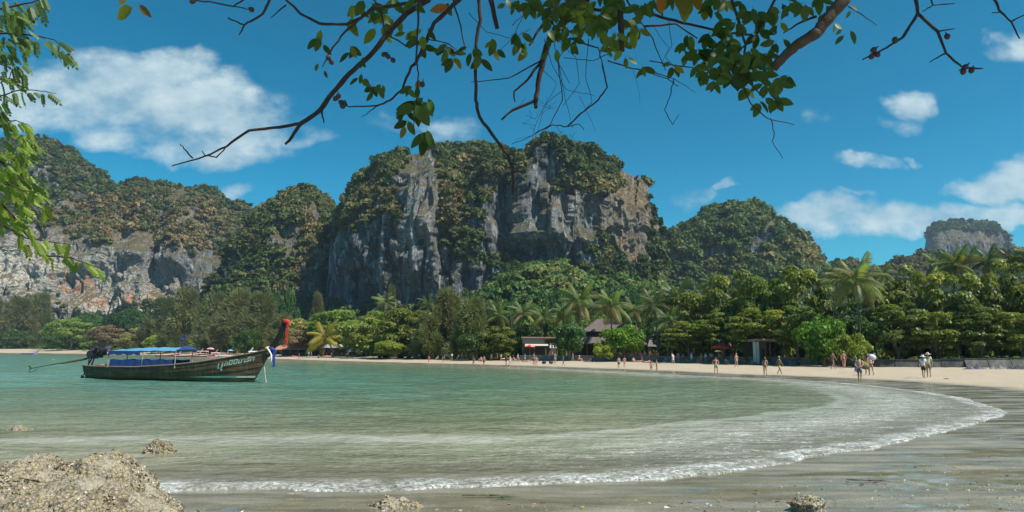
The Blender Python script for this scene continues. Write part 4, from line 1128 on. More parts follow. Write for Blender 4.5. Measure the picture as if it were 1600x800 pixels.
def build_boat():
    A = at_z(137, 592.5, 0); B = at_z(403, 597, 0)
    ang = math.atan2(B[1] - A[1], B[0] - A[0])
    root = empty('longtail_boat', (A[0], A[1], 0.0), (0, 0, ang), label="brown wooden longtail boat with red-tipped prow and blue canopy moored in the bay", cat='boat')
    ks = []
    for i in range(6):
        ks += [i / 6 + 0.004, (i + 0.97) / 6]
    ks = [0] + ks[1:] + [1.0]
    ts = np.concatenate([np.linspace(0, .8, 30), np.linspace(.82, 1, 12)])
    V = []; Fs = []; nk = len(ks)
    for side in (-1, 1):
        b0 = len(V)
        for t in ts:
            for k in ks: V.append(hull_pt(t, k, side))
        for i in range(len(ts) - 1):
            for j in range(nk - 1):
                a = b0 + i * nk + j
                q = (a, a + nk, a + nk + 1, a + 1)
                Fs.append(q if side < 0 else q[::-1])
    # transom and inner skin
    for side in (-1, 1):
        b0 = len(V)
        for t in ts:
            for k in (0.25, .5, .75, 1.0):
                p = hull_pt(t, k, side); V.append(Vector((p.x, p.y - side * min(0.06, abs(p.y) * .8), max(p.z, -.02) if k < .5 else p.z)))
        for i in range(len(ts) - 1):
            for j in range(3):
                a = b0 + i * 4 + j; q = (a, a + 1, a + 5, a + 4); Fs.append(q if side < 0 else q[::-1])
    mb = MB(); mb.v = [tuple(v) for v in V]; mb.f = Fs
    tr = [hull_pt(0, k, -1) for k in ks] + [hull_pt(0, k, 1) for k in ks[::-1]]
    mb.raw(tr, [tuple(range(len(tr)))])
    put('hull', mb.mesh('hull', HULLM), root)
    d = MB()
    for i in range(14):
        t0 = 0.04 + i * 0.06; p = hull_pt(t0, .55, 1); q = hull_pt(t0 + .055, .55, 1)
        d.raw([(p.x, -p.y * .93, p.z), (q.x, -q.y * .93, q.z), (q.x, q.y * .93, q.z), (p.x, p.y * .93, p.z)], [(0, 1, 2, 3)])
    put('deck', d.mesh('deck', paint("deck_wood", (0.22, 0.15, 0.09), .7)), root)
    for side in (-1, 1):
        g = MB(); g.tube([hull_pt(t, 1.0, side) + Vector((0, 0, 0.02)) for t in ts], [0.045] * (len(ts) - 3) + [.04, .035, .03], 6)
        put('gunwale', g.mesh('gunwale', paint("gunwale_wood", (0.26, 0.15, 0.09), .6), True), root)
    # pale waterline stripe near the bow
    for side in (-1,):
        V = []; st = np.linspace(0.63, 0.995, 26)
        for t in st:
            e = sstep(t, .63, .8)
            kz = -0.30 if t < .9 else np.interp(t, [.9, 1], [-.30, -.12]); gz = float(hull_pt(t, 1, side).z)
            zc = 0.27 + 0.05 * (t - .63) / .37
            for s_ in (-1, 1):
                k = (zc + s_ * 0.055 * float(e) - kz) / (gz - kz); V.append(hull_pt(t, k, side, 0.022))
        put('bow_stripe', MB().raw(V, [(2 * i, 2 * i + 2, 2 * i + 3, 2 * i + 1) for i in range(25)]).mesh('bow_stripe', paint("stripe_paint", (0.42, 0.50, 0.38), .7)), root)
    # name lettering wrapped on the planking
    def lettering(body, size, t0, drop, sl):
        cu = bpy.data.curves.new("lettering", 'FONT'); cu.body = body; cu.size = size; cu.offset = 0.014
        ob = bpy.data.objects.new("tmp_text", cu); COL.objects.link(ob)
        bpy.context.view_layer.update()
        me = bpy.data.meshes.new_from_object(ob.evaluated_get(bpy.context.evaluated_depsgraph_get()))
        COL.objects.unlink(ob); bpy.data.objects.remove(ob)
        bm = bmesh.new(); bm.from_mesh(me); bmesh.ops.triangulate(bm, faces=bm.faces)
        x0 = min(v.co.x for v in bm.verts) if bm.verts else 0; w = max(v.co.x for v in bm.verts) - x0 if bm.verts else 0
        for v in bm.verts:
            u, h = v.co.x - x0, v.co.y
            t = t0 + u / LB
            top = hull_pt(t, 1, -1).z; z = top - drop(t) + h + 0
            kz = float(np.interp(t, [0, .1, .9, 1], [-0.18, -0.32, -0.30, -0.12]))
            for _ in range(3):
                p = hull_pt(t, (z - kz) / (top - kz), -1, 0.018); t += ((t0 + u / LB) * LB + 0.0 - (p.x - 1.12 * (z / 2.0) * max(0, (t - .55) / .45) ** 2)) / LB
            v.co = hull_pt(t, (z - kz) / (top - kz), -1, 0.02)
        bm.to_mesh(me); bm.free()
        me.materials.clear(); me.materials.append(paint("letter_paint", (0.38, 0.45, 0.37), .7))
        put('name_lettering', me, root)
        return w
    w = lettering("มุ", 0.60, 0.80, lambda t: 0.62, 0)
    lettering("กมินิมาร์ท", 0.39, 0.80 + (w + 0.06) / LB, lambda t: 0.50, 0)
    # prow post
    pr = MB(); base = hull_pt(1, 1, 1)
    bx, bz = base.x, base.z
    pts = [(bx - .42, 0, bz - .42), (bx - .05, 0, bz + .0), (bx + .28, 0, bz + .52), (bx + .58, 0, bz + 1.08), (bx + .76, 0, bz + 1.5), (bx + .86, 0, bz + 1.74)]
    ws = [.20, .19, .17, .165, .175, .18]; V = []
    for (x, y, z), wd in zip(pts, ws):
        n = Vector((0.86, 0, -0.5)) * wd
        for a, b in ((-1, -1), (1, -1), (1, 1), (-1, 1)):
            V.append((x + n.x * a, y + 0.055 * b, z + n.z * a))
    Fs = []
    for i in range(len(pts) - 1):
        for k in range(4): Fs.append((i * 4 + k, i * 4 + (k + 1) % 4, i * 4 + 4 + (k + 1) % 4, i * 4 + 4 + k))
    Fs.append((3, 2, 1, 0)); Fs.append(tuple(len(V) - 4 + k for k in range(4)))
    put('prow_post', pr.raw(V, Fs).mesh('prow_post', paint("dark_prow", (0.012, 0.008, 0.006), .85)), root)
    red = paint("red_cloth", (0.55, 0.03, 0.022), .8, .3, 14)
    c = MB(); tip = Vector(pts[-1])
    c.ball((tip.x + .02, 0, tip.z - .03), 0.20, 10, 7, (1.2, .65, .8)); c.ball((tip.x + .13, 0, tip.z - .12), 0.11, 8, 6, (1, .8, 1.2))
    c.ball((tip.x - .10, 0, tip.z + .04), 0.12, 8, 6, (1, .8, .8))
    put('red_cloth_knot', c.mesh('red_cloth_knot', red, True), root)
    def ribbon(name, pts, w, mat, th=0.02):
        V = []
        for i, p in enumerate(pts):
            p = Vector(p); ww = w * (1 + .18 * math.sin(i * 1.9))
            V += [p + Vector((-ww / 2, -th, 0)), p + Vector((ww / 2, -th * .2, 0)), p + Vector((ww / 2, th, 0)), p + Vector((-ww / 2, th * 1.5, 0))]
        Fs = []
        for i in range(len(pts) - 1):
            for k in range(4): Fs.append((i * 4 + k, i * 4 + (k + 1) % 4, i * 4 + 4 + (k + 1) % 4, i * 4 + 4 + k))
        Fs += [(3, 2, 1, 0), tuple(len(V) - 4 + k for k in range(4))]
        put(name, MB().raw(V, Fs).mesh(name, mat), root)
    ribbon('red_ribbon', [(tip.x + .14 + .02 * math.sin(i), -.05, tip.z - .1 - i * .17) for i in range(9)], .13, red)
    blue = paint("blue_cloth", (0.02, 0.05, 0.30), .8, .3, 14); white = paint("white_cloth", (0.75, 0.76, 0.74), .8)
    c = MB(); c.ball((bx - .02, 0, bz + .06), 0.17, 10, 6, (1.1, .75, .55)); c.ball((bx + .10, -.05, bz - .02), 0.12, 8, 6)
    put('blue_cloth_knot', c.mesh('blue_cloth_knot', blue, True), root)
    ribbon('blue_ribbon', [(bx + .22 + .03 * math.sin(i * 1.3), -.09, bz - .02 - i * .15) for i in range(8)], .16, blue)
    w_ = MB(); w_.tube([(bx - .28, -.16, bz + .10), (bx - .1, -.19, bz - .06), (bx + .05, -.17, bz - .30), (bx + .08, -.13, bz - .62), (bx - .02, -.12, bz - .95)], [.05, .05, .045, .045, .03], 6)
    put('white_garland', w_.mesh('white_garland', white, True), root)
    # canopy: blue tarpaulin on posts
    tarp = paint("blue_tarpaulin", (0.10, 0.29, 0.44), .55, .2, 3); dark = paint("navy_canvas", (0.012, 0.045, 0.18), .8, .3, 5)
    V = []; nx, ny = 14, 7
    for i in range(nx):
        x = 2.15 + 5.05 * i / (nx - 1)
        for j in range(ny):
            y = -0.85 + 1.7 * j / (ny - 1)
            z = 1.93 + 0.08 * math.sin(PI * i / (nx - 1)) + 0.16 * (i / (nx - 1)) - 0.22 * (y / .85) ** 2 + .02 * math.sin(i * 2.2)
            V.append((x, y, z))
    n0 = len(V); V += [(x, y, z - .03) for x, y, z in V]
    Fs = []
    for i in range(nx - 1):
        for j in range(ny - 1):
            a = i * ny + j; Fs += [(a, a + ny, a + ny + 1, a + 1), (n0 + a, n0 + a + 1, n0 + a + ny + 1, n0 + a + ny)]
    put('canopy', MB().raw(V, Fs).mesh('canopy', tarp, True), root)
    val = MB()
    for sgn in (-1,):
        for i in range(10):
            x0 = 2.2 + i * 0.24; val.raw([(x0, sgn * .86, 1.86), (x0 + .24, sgn * .86, 1.87), (x0 + .24, sgn * .865, 1.62 + .05 * math.sin(i * 2)), (x0, sgn * .865, 1.62 + .05 * math.sin(i * 2 - 2))], [(0, 1, 2, 3)])
    put('canopy_valance', val.mesh('canopy_valance', dark), root)
    f = MB(); f.raw([(7.2, -.85, 1.93), (7.2, .85, 1.93), (7.85, .5, 1.98), (7.85, -.5, 1.98), (7.2, 0, 2.22)], [(0, 3, 2, 1), (0, 4, 3), (4, 1, 2), (4, 2, 3)])
    put('canopy_front', f.mesh('canopy_front', dark), root)
    for x in (2.2, 4.75, 7.15):
        for y in (-.8, .8):
            put('canopy_post', MB().tube([(x, y, .8), (x, y, 1.92)], .03, 6).mesh('canopy_post', paint("pale_post", (0.30, 0.28, 0.23), .6)), root)
    for y in (-.82, .82):
        s_ = MB()
        for i in range(16):
            x0 = 2.35 + i * .29; z1 = 1.32 + .03 * math.sin(i * 1.7)
            s_.raw([(x0, y, .84), (x0 + .29, y, .84), (x0 + .29, y * (.98 if i % 2 else 1.02), 1.32 + .03 * math.sin((i + 1) * 1.7)), (x0, y * (1.02 if i % 2 else .98), z1)], [(0, 1, 2, 3)])
        put('side_curtain', s_.mesh('side_curtain', dark), root)
    seats = MB()
    for x in (3.0, 4.0, 5.0, 6.0, 7.3): seats.box((x, 0, .92), (.28, 1.5, .05))
    put('bench_seats', seats.mesh('bench_seats', paint("deck_wood", (0.22, 0.15, 0.09))), root)
    # transponder mast
    put('mast', MB().tube([(6.9, .1, 2.1), (6.9, .1, 2.85)], .03, 6).ball((6.9, .1, 2.62), .1, 8, 6).box((6.98, .1, 2.75), (.2, .05, .14)).mesh('mast', paint("navy_canvas", (0.012, 0.045, 0.18))), root)
    # engine on its swivel with the long propeller shaft
    eng = MB(); cx, cz = .55, 1.62
    eng.box((cx, 0, cz), (.62, .42, .42)); eng.box((cx + .1, 0, cz + .30), (.5, .34, .22), taper=.8); eng.ball((cx - .28, .02, cz + .22), .2, 10, 8)
    eng.tube([(cx - .28, -.3, cz + .02), (cx - .28, .3, cz + .02)], .24, 12); eng.tube([(cx + .28, -.26, cz + .16), (cx + .28, -.30, cz + .5)], .05, 8)
    eng.ball((cx + .12, -.24, cz + .44), .14, 8, 6); eng.box((cx + .5, 0, cz + .08), (.28, .3, .26)); eng.tube([(cx + .1, -.24, cz + .0), (cx + .6, -.28, cz + .32), (cx + .95, -.2, cz + .30)], .045, 8)
    for i in range(5): eng.box((cx - .2 + i * .1, -.23, cz - .02), (.04, .06, .34))
    put('engine', eng.mesh('engine', paint("greasy_engine", (0.05, 0.04, 0.045), .45, .5, 9, .4)), root)
    put('fan_guard', MB().tube([(cx - .54, 0, cz + .02), (cx - .60, 0, cz + .02)], .26, 14).mesh('fan_guard', paint("greasy_engine2", (0.10, 0.07, 0.12), .5)), root)
    put('radiator', MB().box((cx + .78, -.05, cz + .34), (.22, .3, .3), ry=.2).mesh('radiator', paint("purple_cloth", (0.10, 0.07, 0.15), .8)), root)
    br = MB(); br.tube([(.05, -.15, .86), (.25, -.1, 1.35)], .05, 6); br.tube([(.05, .15, .86), (.25, .1, 1.35)], .05, 6); br.tube([(-.06, 0, .5), (-.04, 0, 1.95)], .035, 6); br.box((.28, 0, 1.38), (.45, .4, .06))
    put('engine_mount', br.mesh('engine_mount', paint("dark_metal", (0.04, 0.04, 0.045), .5)), root)
    sf = MB(); A0 = Vector((cx - .3, 0, cz - .18)); E = Vector((-4.30, -.35, .66))
    sf.tube([A0, E], [.045, .03], 8); sf.tube([A0 * .9 + E * .1 + Vector((0, 0, -.03)), A0 * .5 + E * .5 + Vector((0, 0, -.04))], [.075, .05], 8)
    put('propeller_shaft', sf.mesh('propeller_shaft', paint("rusty_shaft", (0.10, 0.08, 0.06), .6)), root)
    pp = MB(); d = (E - A0).normalized()
    for k in range(3):
        a = k * 2.094; u = Vector((0, math.cos(a), math.sin(a))); 
        pp.raw([E + u * .03 - d * .03, E + u * .2 + Vector((-.05, .07 * math.cos(a + 1), .07 * math.sin(a + 1))), E + u * .21 + Vector((.06, 0, 0)), E + u * .05 + d * -.05 + Vector((.06, 0, 0)), E + u * .1 + Vector((0, .03, .02))], [(0, 1, 4), (1, 2, 4), (2, 3, 4), (3, 0, 4)])
    pp.ball(E, .05, 8, 6)
    pp.tube([E + Vector((.0, 0, .06)), E + Vector((-.06, 0, .22))], .02, 5)
    put('propeller', pp.mesh('propeller', paint("bronze", (0.22, 0.16, 0.08), .4, .3, 8, .6)), root)
    put('skeg', MB().tube([E + Vector((.55, 0, -.02)), E + Vector((.25, 0, -.2)), E + Vector((-.02, 0, -.26)), E + Vector((-.05, 0, 0))], .018, 6).mesh('skeg', paint("dark_metal", (0.04, 0.04, 0.045))), root)
    put('tiller', MB().tube([(cx + .55, 0, cz - .02), (2.3, -.15, cz + .12), (3.9, -.2, cz + .26)], [.045, .04, .035], 8).tube([(3.2, -.19, cz + .20), (4.4, -.2, cz + .32)], [.06, .045], 8).mesh('tiller', paint("rusty_shaft", (0.10, 0.08, 0.06))), root)
    rd = MB(); rd.tube([(-.05, -.05, .9), (-.12, -.05, .4), (-.1, -.05, .05)], .035, 6); rd.tube([(-.12, 0, .35), (-.5, 0, .25), (-.55, 0, .0), (-.3, 0, -.1)], .03, 6); rd.tube([(-.1, 0, .1), (-.5, 0, .08)], .03, 6)
    rd.ball((-.42, 0, .1), .12, 8, 6)
    put('stern_bracket', rd.mesh('stern_bracket', paint("dark_metal", (0.04, 0.04, 0.045))), root)
    rp = MB(); rp.raw([(.02, .5, .86), (.02, -.5, .86), (.36, -.52, .06), (.36, .52, .06)], [(0, 1, 2, 3)])
    ropes = MB(); rnd = random.Random(4)
    pts = [(1.0 + 1.3 * rnd.random(), -.5 + .9 * rnd.random(), .93 + .06 * rnd.random()) for _ in range(26)]
    ropes.tube(pts, .022, 5)
    put('coiled_rope', ropes.mesh('coiled_rope', paint("rope", (0.45, 0.40, 0.30), .9), True), root)
    # mooring line
    me = MB().tube([(bx - .42, -.05, .95), (bx - .36, -.06, .5), (bx - .22, -.10, .05), (bx + .0, -.6, -.25), (bx + .2, -1.2, -.7)], .022, 6).mesh('mooring_rope', paint("rope", (0.45, 0.40, 0.30)), True)
    ro = put('mooring_rope', me, label="pale mooring rope hanging from the longtail bow into the water", cat='rope')
    ro.matrix_world = Matrix.Translation((A[0], A[1], 0)) @ Matrix.Rotation(ang, 4, 'Z')
build_boat()

def small_boat(px, py, L, ang, hullc, trimc, label, canopy=None, D=None, cat='boat'):
    p = at_z(px, py, 0.0); root = empty('small_boat', (p[0], p[1], 0), (0, 0, ang), label=label, cat=cat, group="small boats at the far shore")
    V = []; n = 15
    for i in range(n):
        t = i / (n - 1); x = (t - .5) * L; hb = .11 * L * math.sin(PI * min(1, .25 + t * .78)) ** .8; g = .05 * L + .11 * L * max(0, t - .45) ** 1.5 * 2; 
        for k, s_ in ((.0, 0), (.6, 1), (1, 1.1)):
            pass
        V += [(x, -hb, g), (x, -hb * .75, .0), (x, 0, -.05 * L * .6), (x, hb * .75, .0), (x, hb, g), (x, hb * .85, g * .7), (x, -hb * .85, g * .7)]
    Fs = []
    for i in range(n - 1):
        for k in range(7): Fs.append((i * 7 + k, i * 7 + (k + 1) % 7, i * 7 + 7 + (k + 1) % 7, i * 7 + 7 + k))
    Fs += [tuple(range(7))[::-1], tuple((n - 1) * 7 + k for k in range(7))]
    put('hull', MB().raw(V, Fs).mesh('hull', hullc), root)
    g = MB()
    for s_ in (-1, 1): g.tube([(V[i * 7 + (0 if s_ < 0 else 4)]) for i in range(n)], .018 * L, 6)
    put('gunwale', g.mesh('gunwale', trimc, True), root)
    put('prow', MB().tube([(L * .46, 0, .12 * L), (L * .56, 0, .26 * L), (L * .60, 0, .33 * L)], [.025 * L, .02 * L, .015 * L], 6).mesh('prow', trimc), root)
    if canopy:
        c = MB(); c.box((-.05 * L, 0, .25 * L), (.45 * L, .2 * L, .03 * L), taper=.85)
        for x in (-.25, .15):
            for y in (-.08, .08): c.tube([(x * L, y * L, .04 * L), (x * L, y * L, .24 * L)], .008 * L, 5)
        put('canopy', c.mesh('canopy', canopy), root)
small_boat(46, 553.6, 8.6, 0.15, paint("lilac_paint", (0.30, 0.28, 0.45), .5), paint("purple_trim", (0.10, 0.06, 0.22), .5), "small purple and white boat afloat off the far left beach")
# ================================================================== PEOPLE
def tinted(name, rough=0.7, fabric=False):
    m, t, out = new_mat(name)
    c = t.add('ShaderNodeObjectInfo').outputs['Color']
    pos = t.add('ShaderNodeTexCoord').outputs['Object']
    n = t.noise(pos, 40 if fabric else 7, 4, 0.6)
    c2 = t.mix(1.0, c, t.ramp(n, [(0.3, 0.82), (0.7, 1.15)]), 'MULTIPLY')
    b = t.add('ShaderNodeBsdfPrincipled', {'Base Color': c2, 'Roughness': rough})
    t.l.new(b.outputs[0], out.inputs[0]); return m
SKIN = tinted("skin", 0.55); CLOTH = tinted("cloth", 0.85, True); HAIR = tinted("hair", 0.6)

def skeleton(pose):
    J = dict(pel=(0, 0, .96), spi=(0, .0, 1.14), che=(0, .0, 1.32), nek=(0, 0, 1.50), jaw=(0, -.025, 1.575), sku=(0, -.005, 1.66), top=(0, .0, 1.70),
             sL=(.17, 0, 1.43), eL=(.23, .03, 1.15), wL=(.24, -.03, .91), hL=(.24, -.05, .83), sR=(-.17, 0, 1.43), eR=(-.23, .03, 1.15), wR=(-.24, -.03, .91), hR=(-.24, -.05, .83),
             pL=(.09, 0, .90), kL=(.10, -.02, .50), aL=(.11, .02, .09), tL=(.12, -.13, .035), pR=(-.09, 0, .90), kR=(-.10, -.02, .50), aR=(-.11, .02, .09), tR=(-.12, -.13, .035))
    if pose == 'walk':
        J.update(kL=(.09, -.17, .52), aL=(.09, -.27, .10), tL=(.10, -.41, .06), kR=(-.09, .03, .50), aR=(-.09, .28, .16), tR=(-.09, .20, .035),
                 eL=(.22, .13, 1.17), wL=(.22, .16, .94), hL=(.22, .15, .86), eR=(-.22, -.08, 1.16), wR=(-.21, -.24, .98), hR=(-.20, -.28, .91))
    elif pose == 'stroll':
        J.update(kL=(.09, -.09, .51), aL=(.09, -.13, .09), tL=(.10, -.28, .04), kR=(-.09, .0, .50), aR=(-.09, .16, .11), tR=(-.09, .04, .035), eL=(.24, .05, 1.16), wL=(.22, -.08, .95), hL=(.20, -.12, .88))
    elif pose == 'carry':
        J.update(spi=(0, -.03, 1.13), che=(0, -.09, 1.29), nek=(0, -.17, 1.45), jaw=(0, -.22, 1.51), sku=(0, -.22, 1.60), top=(0, -.22, 1.64), sL=(.18, -.11, 1.39), sR=(-.18, -.11, 1.39),
                 eL=(.24, -.02, 1.14), wL=(.13, .14, 1.02), hL=(.06, .18, 1.0), eR=(-.24, -.02, 1.14), wR=(-.13, .14, 1.02), hR=(-.06, .18, 1.0), kL=(.10, -.12, .51), aL=(.1, -.10, .09), tL=(.11, -.25, .035), kR=(-.10, .02, .5), aR=(-.1, .15, .1), tR=(-.11, .02, .035))
    elif pose == 'armup':
        J.update(eL=(.36, -.10, 1.55), wL=(.42, -.16, 1.74), hL=(.44, -.18, 1.82))
    elif pose == 'hips':
        J.update(eL=(.36, .08, 1.18), wL=(.19, .0, 1.02), hL=(.14, -.03, .98), eR=(-.36, .08, 1.18), wR=(-.19, .0, 1.02), hR=(-.14, -.03, .98), kL=(.13, -.03, .5), aL=(.17, .02, .09), tL=(.2, -.12, .035), aR=(-.15, .02, .09), tR=(-.18, -.12, .035))
    elif pose == 'sit':
        d = -.80
        for k in ('pel', 'spi', 'che', 'nek', 'jaw', 'sku', 'top', 'sL', 'sR', 'eL', 'eR', 'wL', 'wR', 'hL', 'hR', 'pL', 'pR'):
            J[k] = (J[k][0], J[k][1] + .10, J[k][2] + d)
        J.update(kL=(.13, -.28, .50), aL=(.12, -.46, .09), tL=(.13, -.6, .035), kR=(-.16, -.26, .46), aR=(-.13, -.50, .09), tR=(-.14, -.63, .035), eL=(.24, -.0, .36), wL=(.14, -.24, .42), hL=(.10, -.30, .42), eR=(-.26, .1, .34), wR=(-.27, .22, .10), hR=(-.27, .24, .04))
    elif pose == 'lie':
        for k in list(J):
            x, y, z = J[k]; J[k] = (x, z - .9, .13 - y * .6)
        J.update(kL=(.12, -.42, .34), kR=(-.11, -.42, .14), aL=(.12, -.66, .07), tL=(.13, -.78, .10))
    elif pose == 'swim':
        J.update(eL=(.34, -.15, 1.36), wL=(.40, -.30, 1.36), hL=(.4, -.38, 1.36), eR=(-.34, -.15, 1.36), wR=(-.40, -.30, 1.36), hR=(-.4, -.38, 1.36))
    return J
RAD = dict(pel=(.135, .105), spi=(.12, .095), che=(.15, .11), nek=(.058, .058), jaw=(.068, .075), sku=(.082, .098), top=(.05, .06), sL=(.062, .062), eL=(.045, .045), wL=(.030, .030), hL=(.042, .022),
           pL=(.092, .092), kL=(.060, .060), aL=(.040, .040), tL=(.040, .028))
EDG = [('pel', 'spi'), ('spi', 'che'), ('che', 'nek'), ('nek', 'jaw'), ('jaw', 'sku'), ('sku', 'top')] + [(a + s, b + s) for s in 'LR' for a, b in (('s', 'e'), ('e', 'w'), ('w', 'h'), ('p', 'k'), ('k', 'a'), ('a', 't'))] + \
      [('che', 'sL'), ('che', 'sR'), ('pel', 'pL'), ('pel', 'pR')]
def grow(J, edges, radf, root, name, sub=1):
    keys = [];
    for e in edges:
        for k in e:
            if k not in keys: keys.append(k)
    me = bpy.data.meshes.new(name); me.from_pydata([J[k] for k in keys], [(keys.index(a), keys.index(b)) for a, b in edges], [])
    ob = bpy.data.objects.new(name, me); COL.objects.link(ob)
    sk = ob.modifiers.new('s', 'SKIN'); sk.use_smooth_shade = True
    ly = me.skin_vertices[0] if me.skin_vertices else None
    if ly is None:
        bm = bmesh.new(); bm.from_mesh(me); bm.verts.layers.skin.verify(); bm.to_mesh(me); bm.free(); ly = me.skin_vertices[0]
    for i, k in enumerate(keys):
        ly.data[i].radius = radf(k); ly.data[i].use_root = (k == root)
    ss = ob.modifiers.new('u', 'SUBSURF'); ss.levels = sub; ss.render_levels = sub
    bpy.context.view_layer.update()
    m2 = bpy.data.meshes.new_from_object(ob.evaluated_get(bpy.context.evaluated_depsgraph_get()))
    COL.objects.unlink(ob); bpy.data.objects.remove(ob); bpy.data.meshes.remove(me)
    return m2
_cache = {}
def rr(k):
    q = RAD.get(k) or RAD.get(k[0] + 'L'); return q
def body(pose):
    if ('b', pose) in _cache: return _cache['b', pose]
    J = skeleton(pose)
    me = grow(J, EDG, rr, 'pel', 'body')
    b = MB()
    for s in 'LR':                                                # five fingers rooted in each palm
        h = Vector(J['h' + s]); d = (h - Vector(J['w' + s])).normalized(); side = d.cross(Vector((1, 0, 0)) if abs(d.x) < .7 else Vector((0, 0, 1))).normalized(); n = d.cross(side)
        for f in range(4):
            o = h + side * (-.027 + .018 * f) + d * .02; L_ = [.062, .075, .07, .055][f]
            b.tube([o, o + d * L_ * .5 + n * .004, o + d * L_ + n * .018], [.0095, .0085, .006], 5)
        o = h - side * .035 - d * .01; b.tube([o, o - side * .022 + d * .025, o - side * .024 + d * .052], [.011, .010, .007], 5)
    sk = Vector(J['sku']); ja = Vector(J['jaw']); up = (sk - ja).normalized(); fw = Vector((0, -1, 0)) if pose != 'lie' else Vector((0, 0, 1))
    c = (sk + ja) / 2
    b.raw([c + fw * .078 + up * .02, c + fw * .078 - up * .02 + Vector((.014, 0, 0)), c + fw * .078 - up * .02 - Vector((.014, 0, 0)), c + fw * .108 - up * .018], [(0, 1, 3), (0, 3, 2), (1, 2, 3)])
    for s in (-1, 1): b.ball(c + Vector((s * .083, 0, 0)), .022, 6, 5, (.5, 1, 1.4))
    m2 = b.mesh('x')
    bm = bmesh.new(); bm.from_mesh(me); bm.from_mesh(m2); bm.to_mesh(me); bm.free(); bpy.data.meshes.remove(m2)
    me.polygons.foreach_set('use_smooth', [True] * len(me.polygons)); me.materials.clear(); me.materials.append(SKIN)
    _cache['b', pose] = me; return me
def garment(pose, kind):
    if (kind, pose) in _cache: return _cache[kind, pose]
    J = skeleton(pose); g = .014
    lerp = lambda a, b, t: tuple(Vector(J[a]).lerp(Vector(J[b]), t))
    if kind in ('shorts', 'trunks', 'bikini_bottom', 'trousers'):
        t = {'shorts': .78, 'trunks': .25, 'bikini_bottom': .10, 'trousers': 1.0}[kind]
        J2 = dict(J); ed = [('pel', 'pL'), ('pel', 'pR'), ('pL', 'mL'), ('pR', 'mR'), ('pel', 'wst')]
        for s in 'LR': J2['m' + s] = lerp('p' + s, 'k' + s, t)
        J2['wst'] = lerp('pel', 'spi', .25)
        if kind == 'trousers':
            for s in 'LR': J2['n' + s] = lerp('k' + s, 'a' + s, .9); ed.append(('m' + s, 'n' + s))
        rf = lambda k: {'pel': (.145 + g, .115 + g), 'wst': (.135, .11), 'p': (.098 + g, .098 + g), 'm': (.088 + (g if t > .5 else -.002), .088), 'n': (.06, .06)}.get(k, {'p': (.098 + g, .098 + g), 'm': (.092, .088), 'n': (.06, .06)}.get(k[0], (.1, .1)))
        me = grow(J2, ed, rf, 'pel', kind)
    elif kind in ('shirt', 'vest'):
        J2 = dict(J); J2['low'] = lerp('pel', 'spi', -.1); ed = [('low', 'spi'), ('spi', 'che'), ('che', 'nk'), ('che', 'sL'), ('che', 'sR')]; J2['nk'] = lerp('che', 'nek', .55)
        if kind == 'shirt':
            for s in 'LR': J2['m' + s] = lerp('s' + s, 'e' + s, .65); ed.append(('s' + s, 'm' + s))
        rf = lambda k: {'low': (.155, .125), 'spi': (.14, .115), 'che': (.165, .128), 'nk': (.085, .075)}.get(k, (.078, .078) if k[0] == 's' else (.066, .066))
        me = grow(J2, ed, rf, 'spi', kind)
    elif kind == 'bikini_top':
        J2 = {'a': lerp('spi', 'che', .55), 'b': lerp('spi', 'che', 1.05)}
        me = grow(J2, [('a', 'b')], lambda k: (.158, .124), 'a', kind)
    elif kind in ('dress', 'towel_wrap', 'skirt'):
        z1 = 'che' if kind == 'dress' else 'pel'; J2 = {'a': J[z1], 'b': lerp('pel', 'spi', 0), 'c': tuple((Vector(lerp('kL', 'aL', .0)) + Vector(lerp('kR', 'aR', .0))) / 2)}
        if kind != 'dress': J2['a'] = lerp('pel', 'spi', .5)
        me = grow(J2, [('a', 'b'), ('b', 'c')], lambda k: {'a': (.16, .13), 'b': (.175, .15), 'c': (.22, .2)}[k], 'b', kind)
    me.materials.clear(); me.materials.append(CLOTH); _cache[kind, pose] = me; return me
def headgear(pose, kind):
    if (kind, pose) in _cache: return _cache[kind, pose]
    J = skeleton(pose); sk = Vector(J['sku']); b = MB()
    if kind == 'hair': b.ball(sk + Vector((0, .018, .012)), .105, 10, 7, (.95, 1.02, 1.0)) if pose != 'lie' else b.ball(sk + Vector((0, .03, 0)), .1, 10, 7)
    if kind == 'long_hair':
        b.ball(sk + Vector((0, .02, .012)), .107, 10, 7); b.tube([sk + Vector((0, .07, 0)), sk + Vector((0, .10, -.14)), sk + Vector((0, .11, -.27))], [.085, .075, .04], 8)
    if kind == 'sun_hat': b.lathe([(.001, .125), (.07, .12), (.105, .06), (.115, .02), (.23, -.01), (.235, -.02), (.11, .0)], 16, tuple(sk))
    if kind == 'cap':
        b.lathe([(.001, .115), (.07, .10), (.108, .04), (.112, .0)], 14, tuple(sk)); b.box(tuple(sk + Vector((0, -.15, .005))), (.14, .12, .012))
    me = b.mesh(kind, HAIR if 'hair' in kind else CLOTH, True); _cache[kind, pose] = me; return me
S1 = (0.42, 0.24, 0.16); S2 = (0.30, 0.16, 0.10); S3 = (0.52, 0.32, 0.24); S4 = (0.20, 0.11, 0.07); S5 = (0.50, 0.24, 0.18)
WHITE = (0.75, 0.75, 0.73); BLACK = (0.02, 0.02, 0.024); NAVY = (0.02, 0.03, 0.10); GREEN = (0.02, 0.28, 0.12); YEL = (0.65, 0.50, 0.03); RED = (0.6, 0.04, 0.03); LIME = (0.5, 0.6, 0.03)
PINK = (0.65, 0.22, 0.25); OLIVE = (0.17, 0.15, 0.06); BLUE = (0.05, 0.2, 0.5); CREAM = (0.6, 0.55, 0.4); PURP = (0.13, 0.05, 0.2); SLATE = (0.10, 0.15, 0.19); SKYB = (0.35, 0.5, 0.65)
GR = "people on the beach"
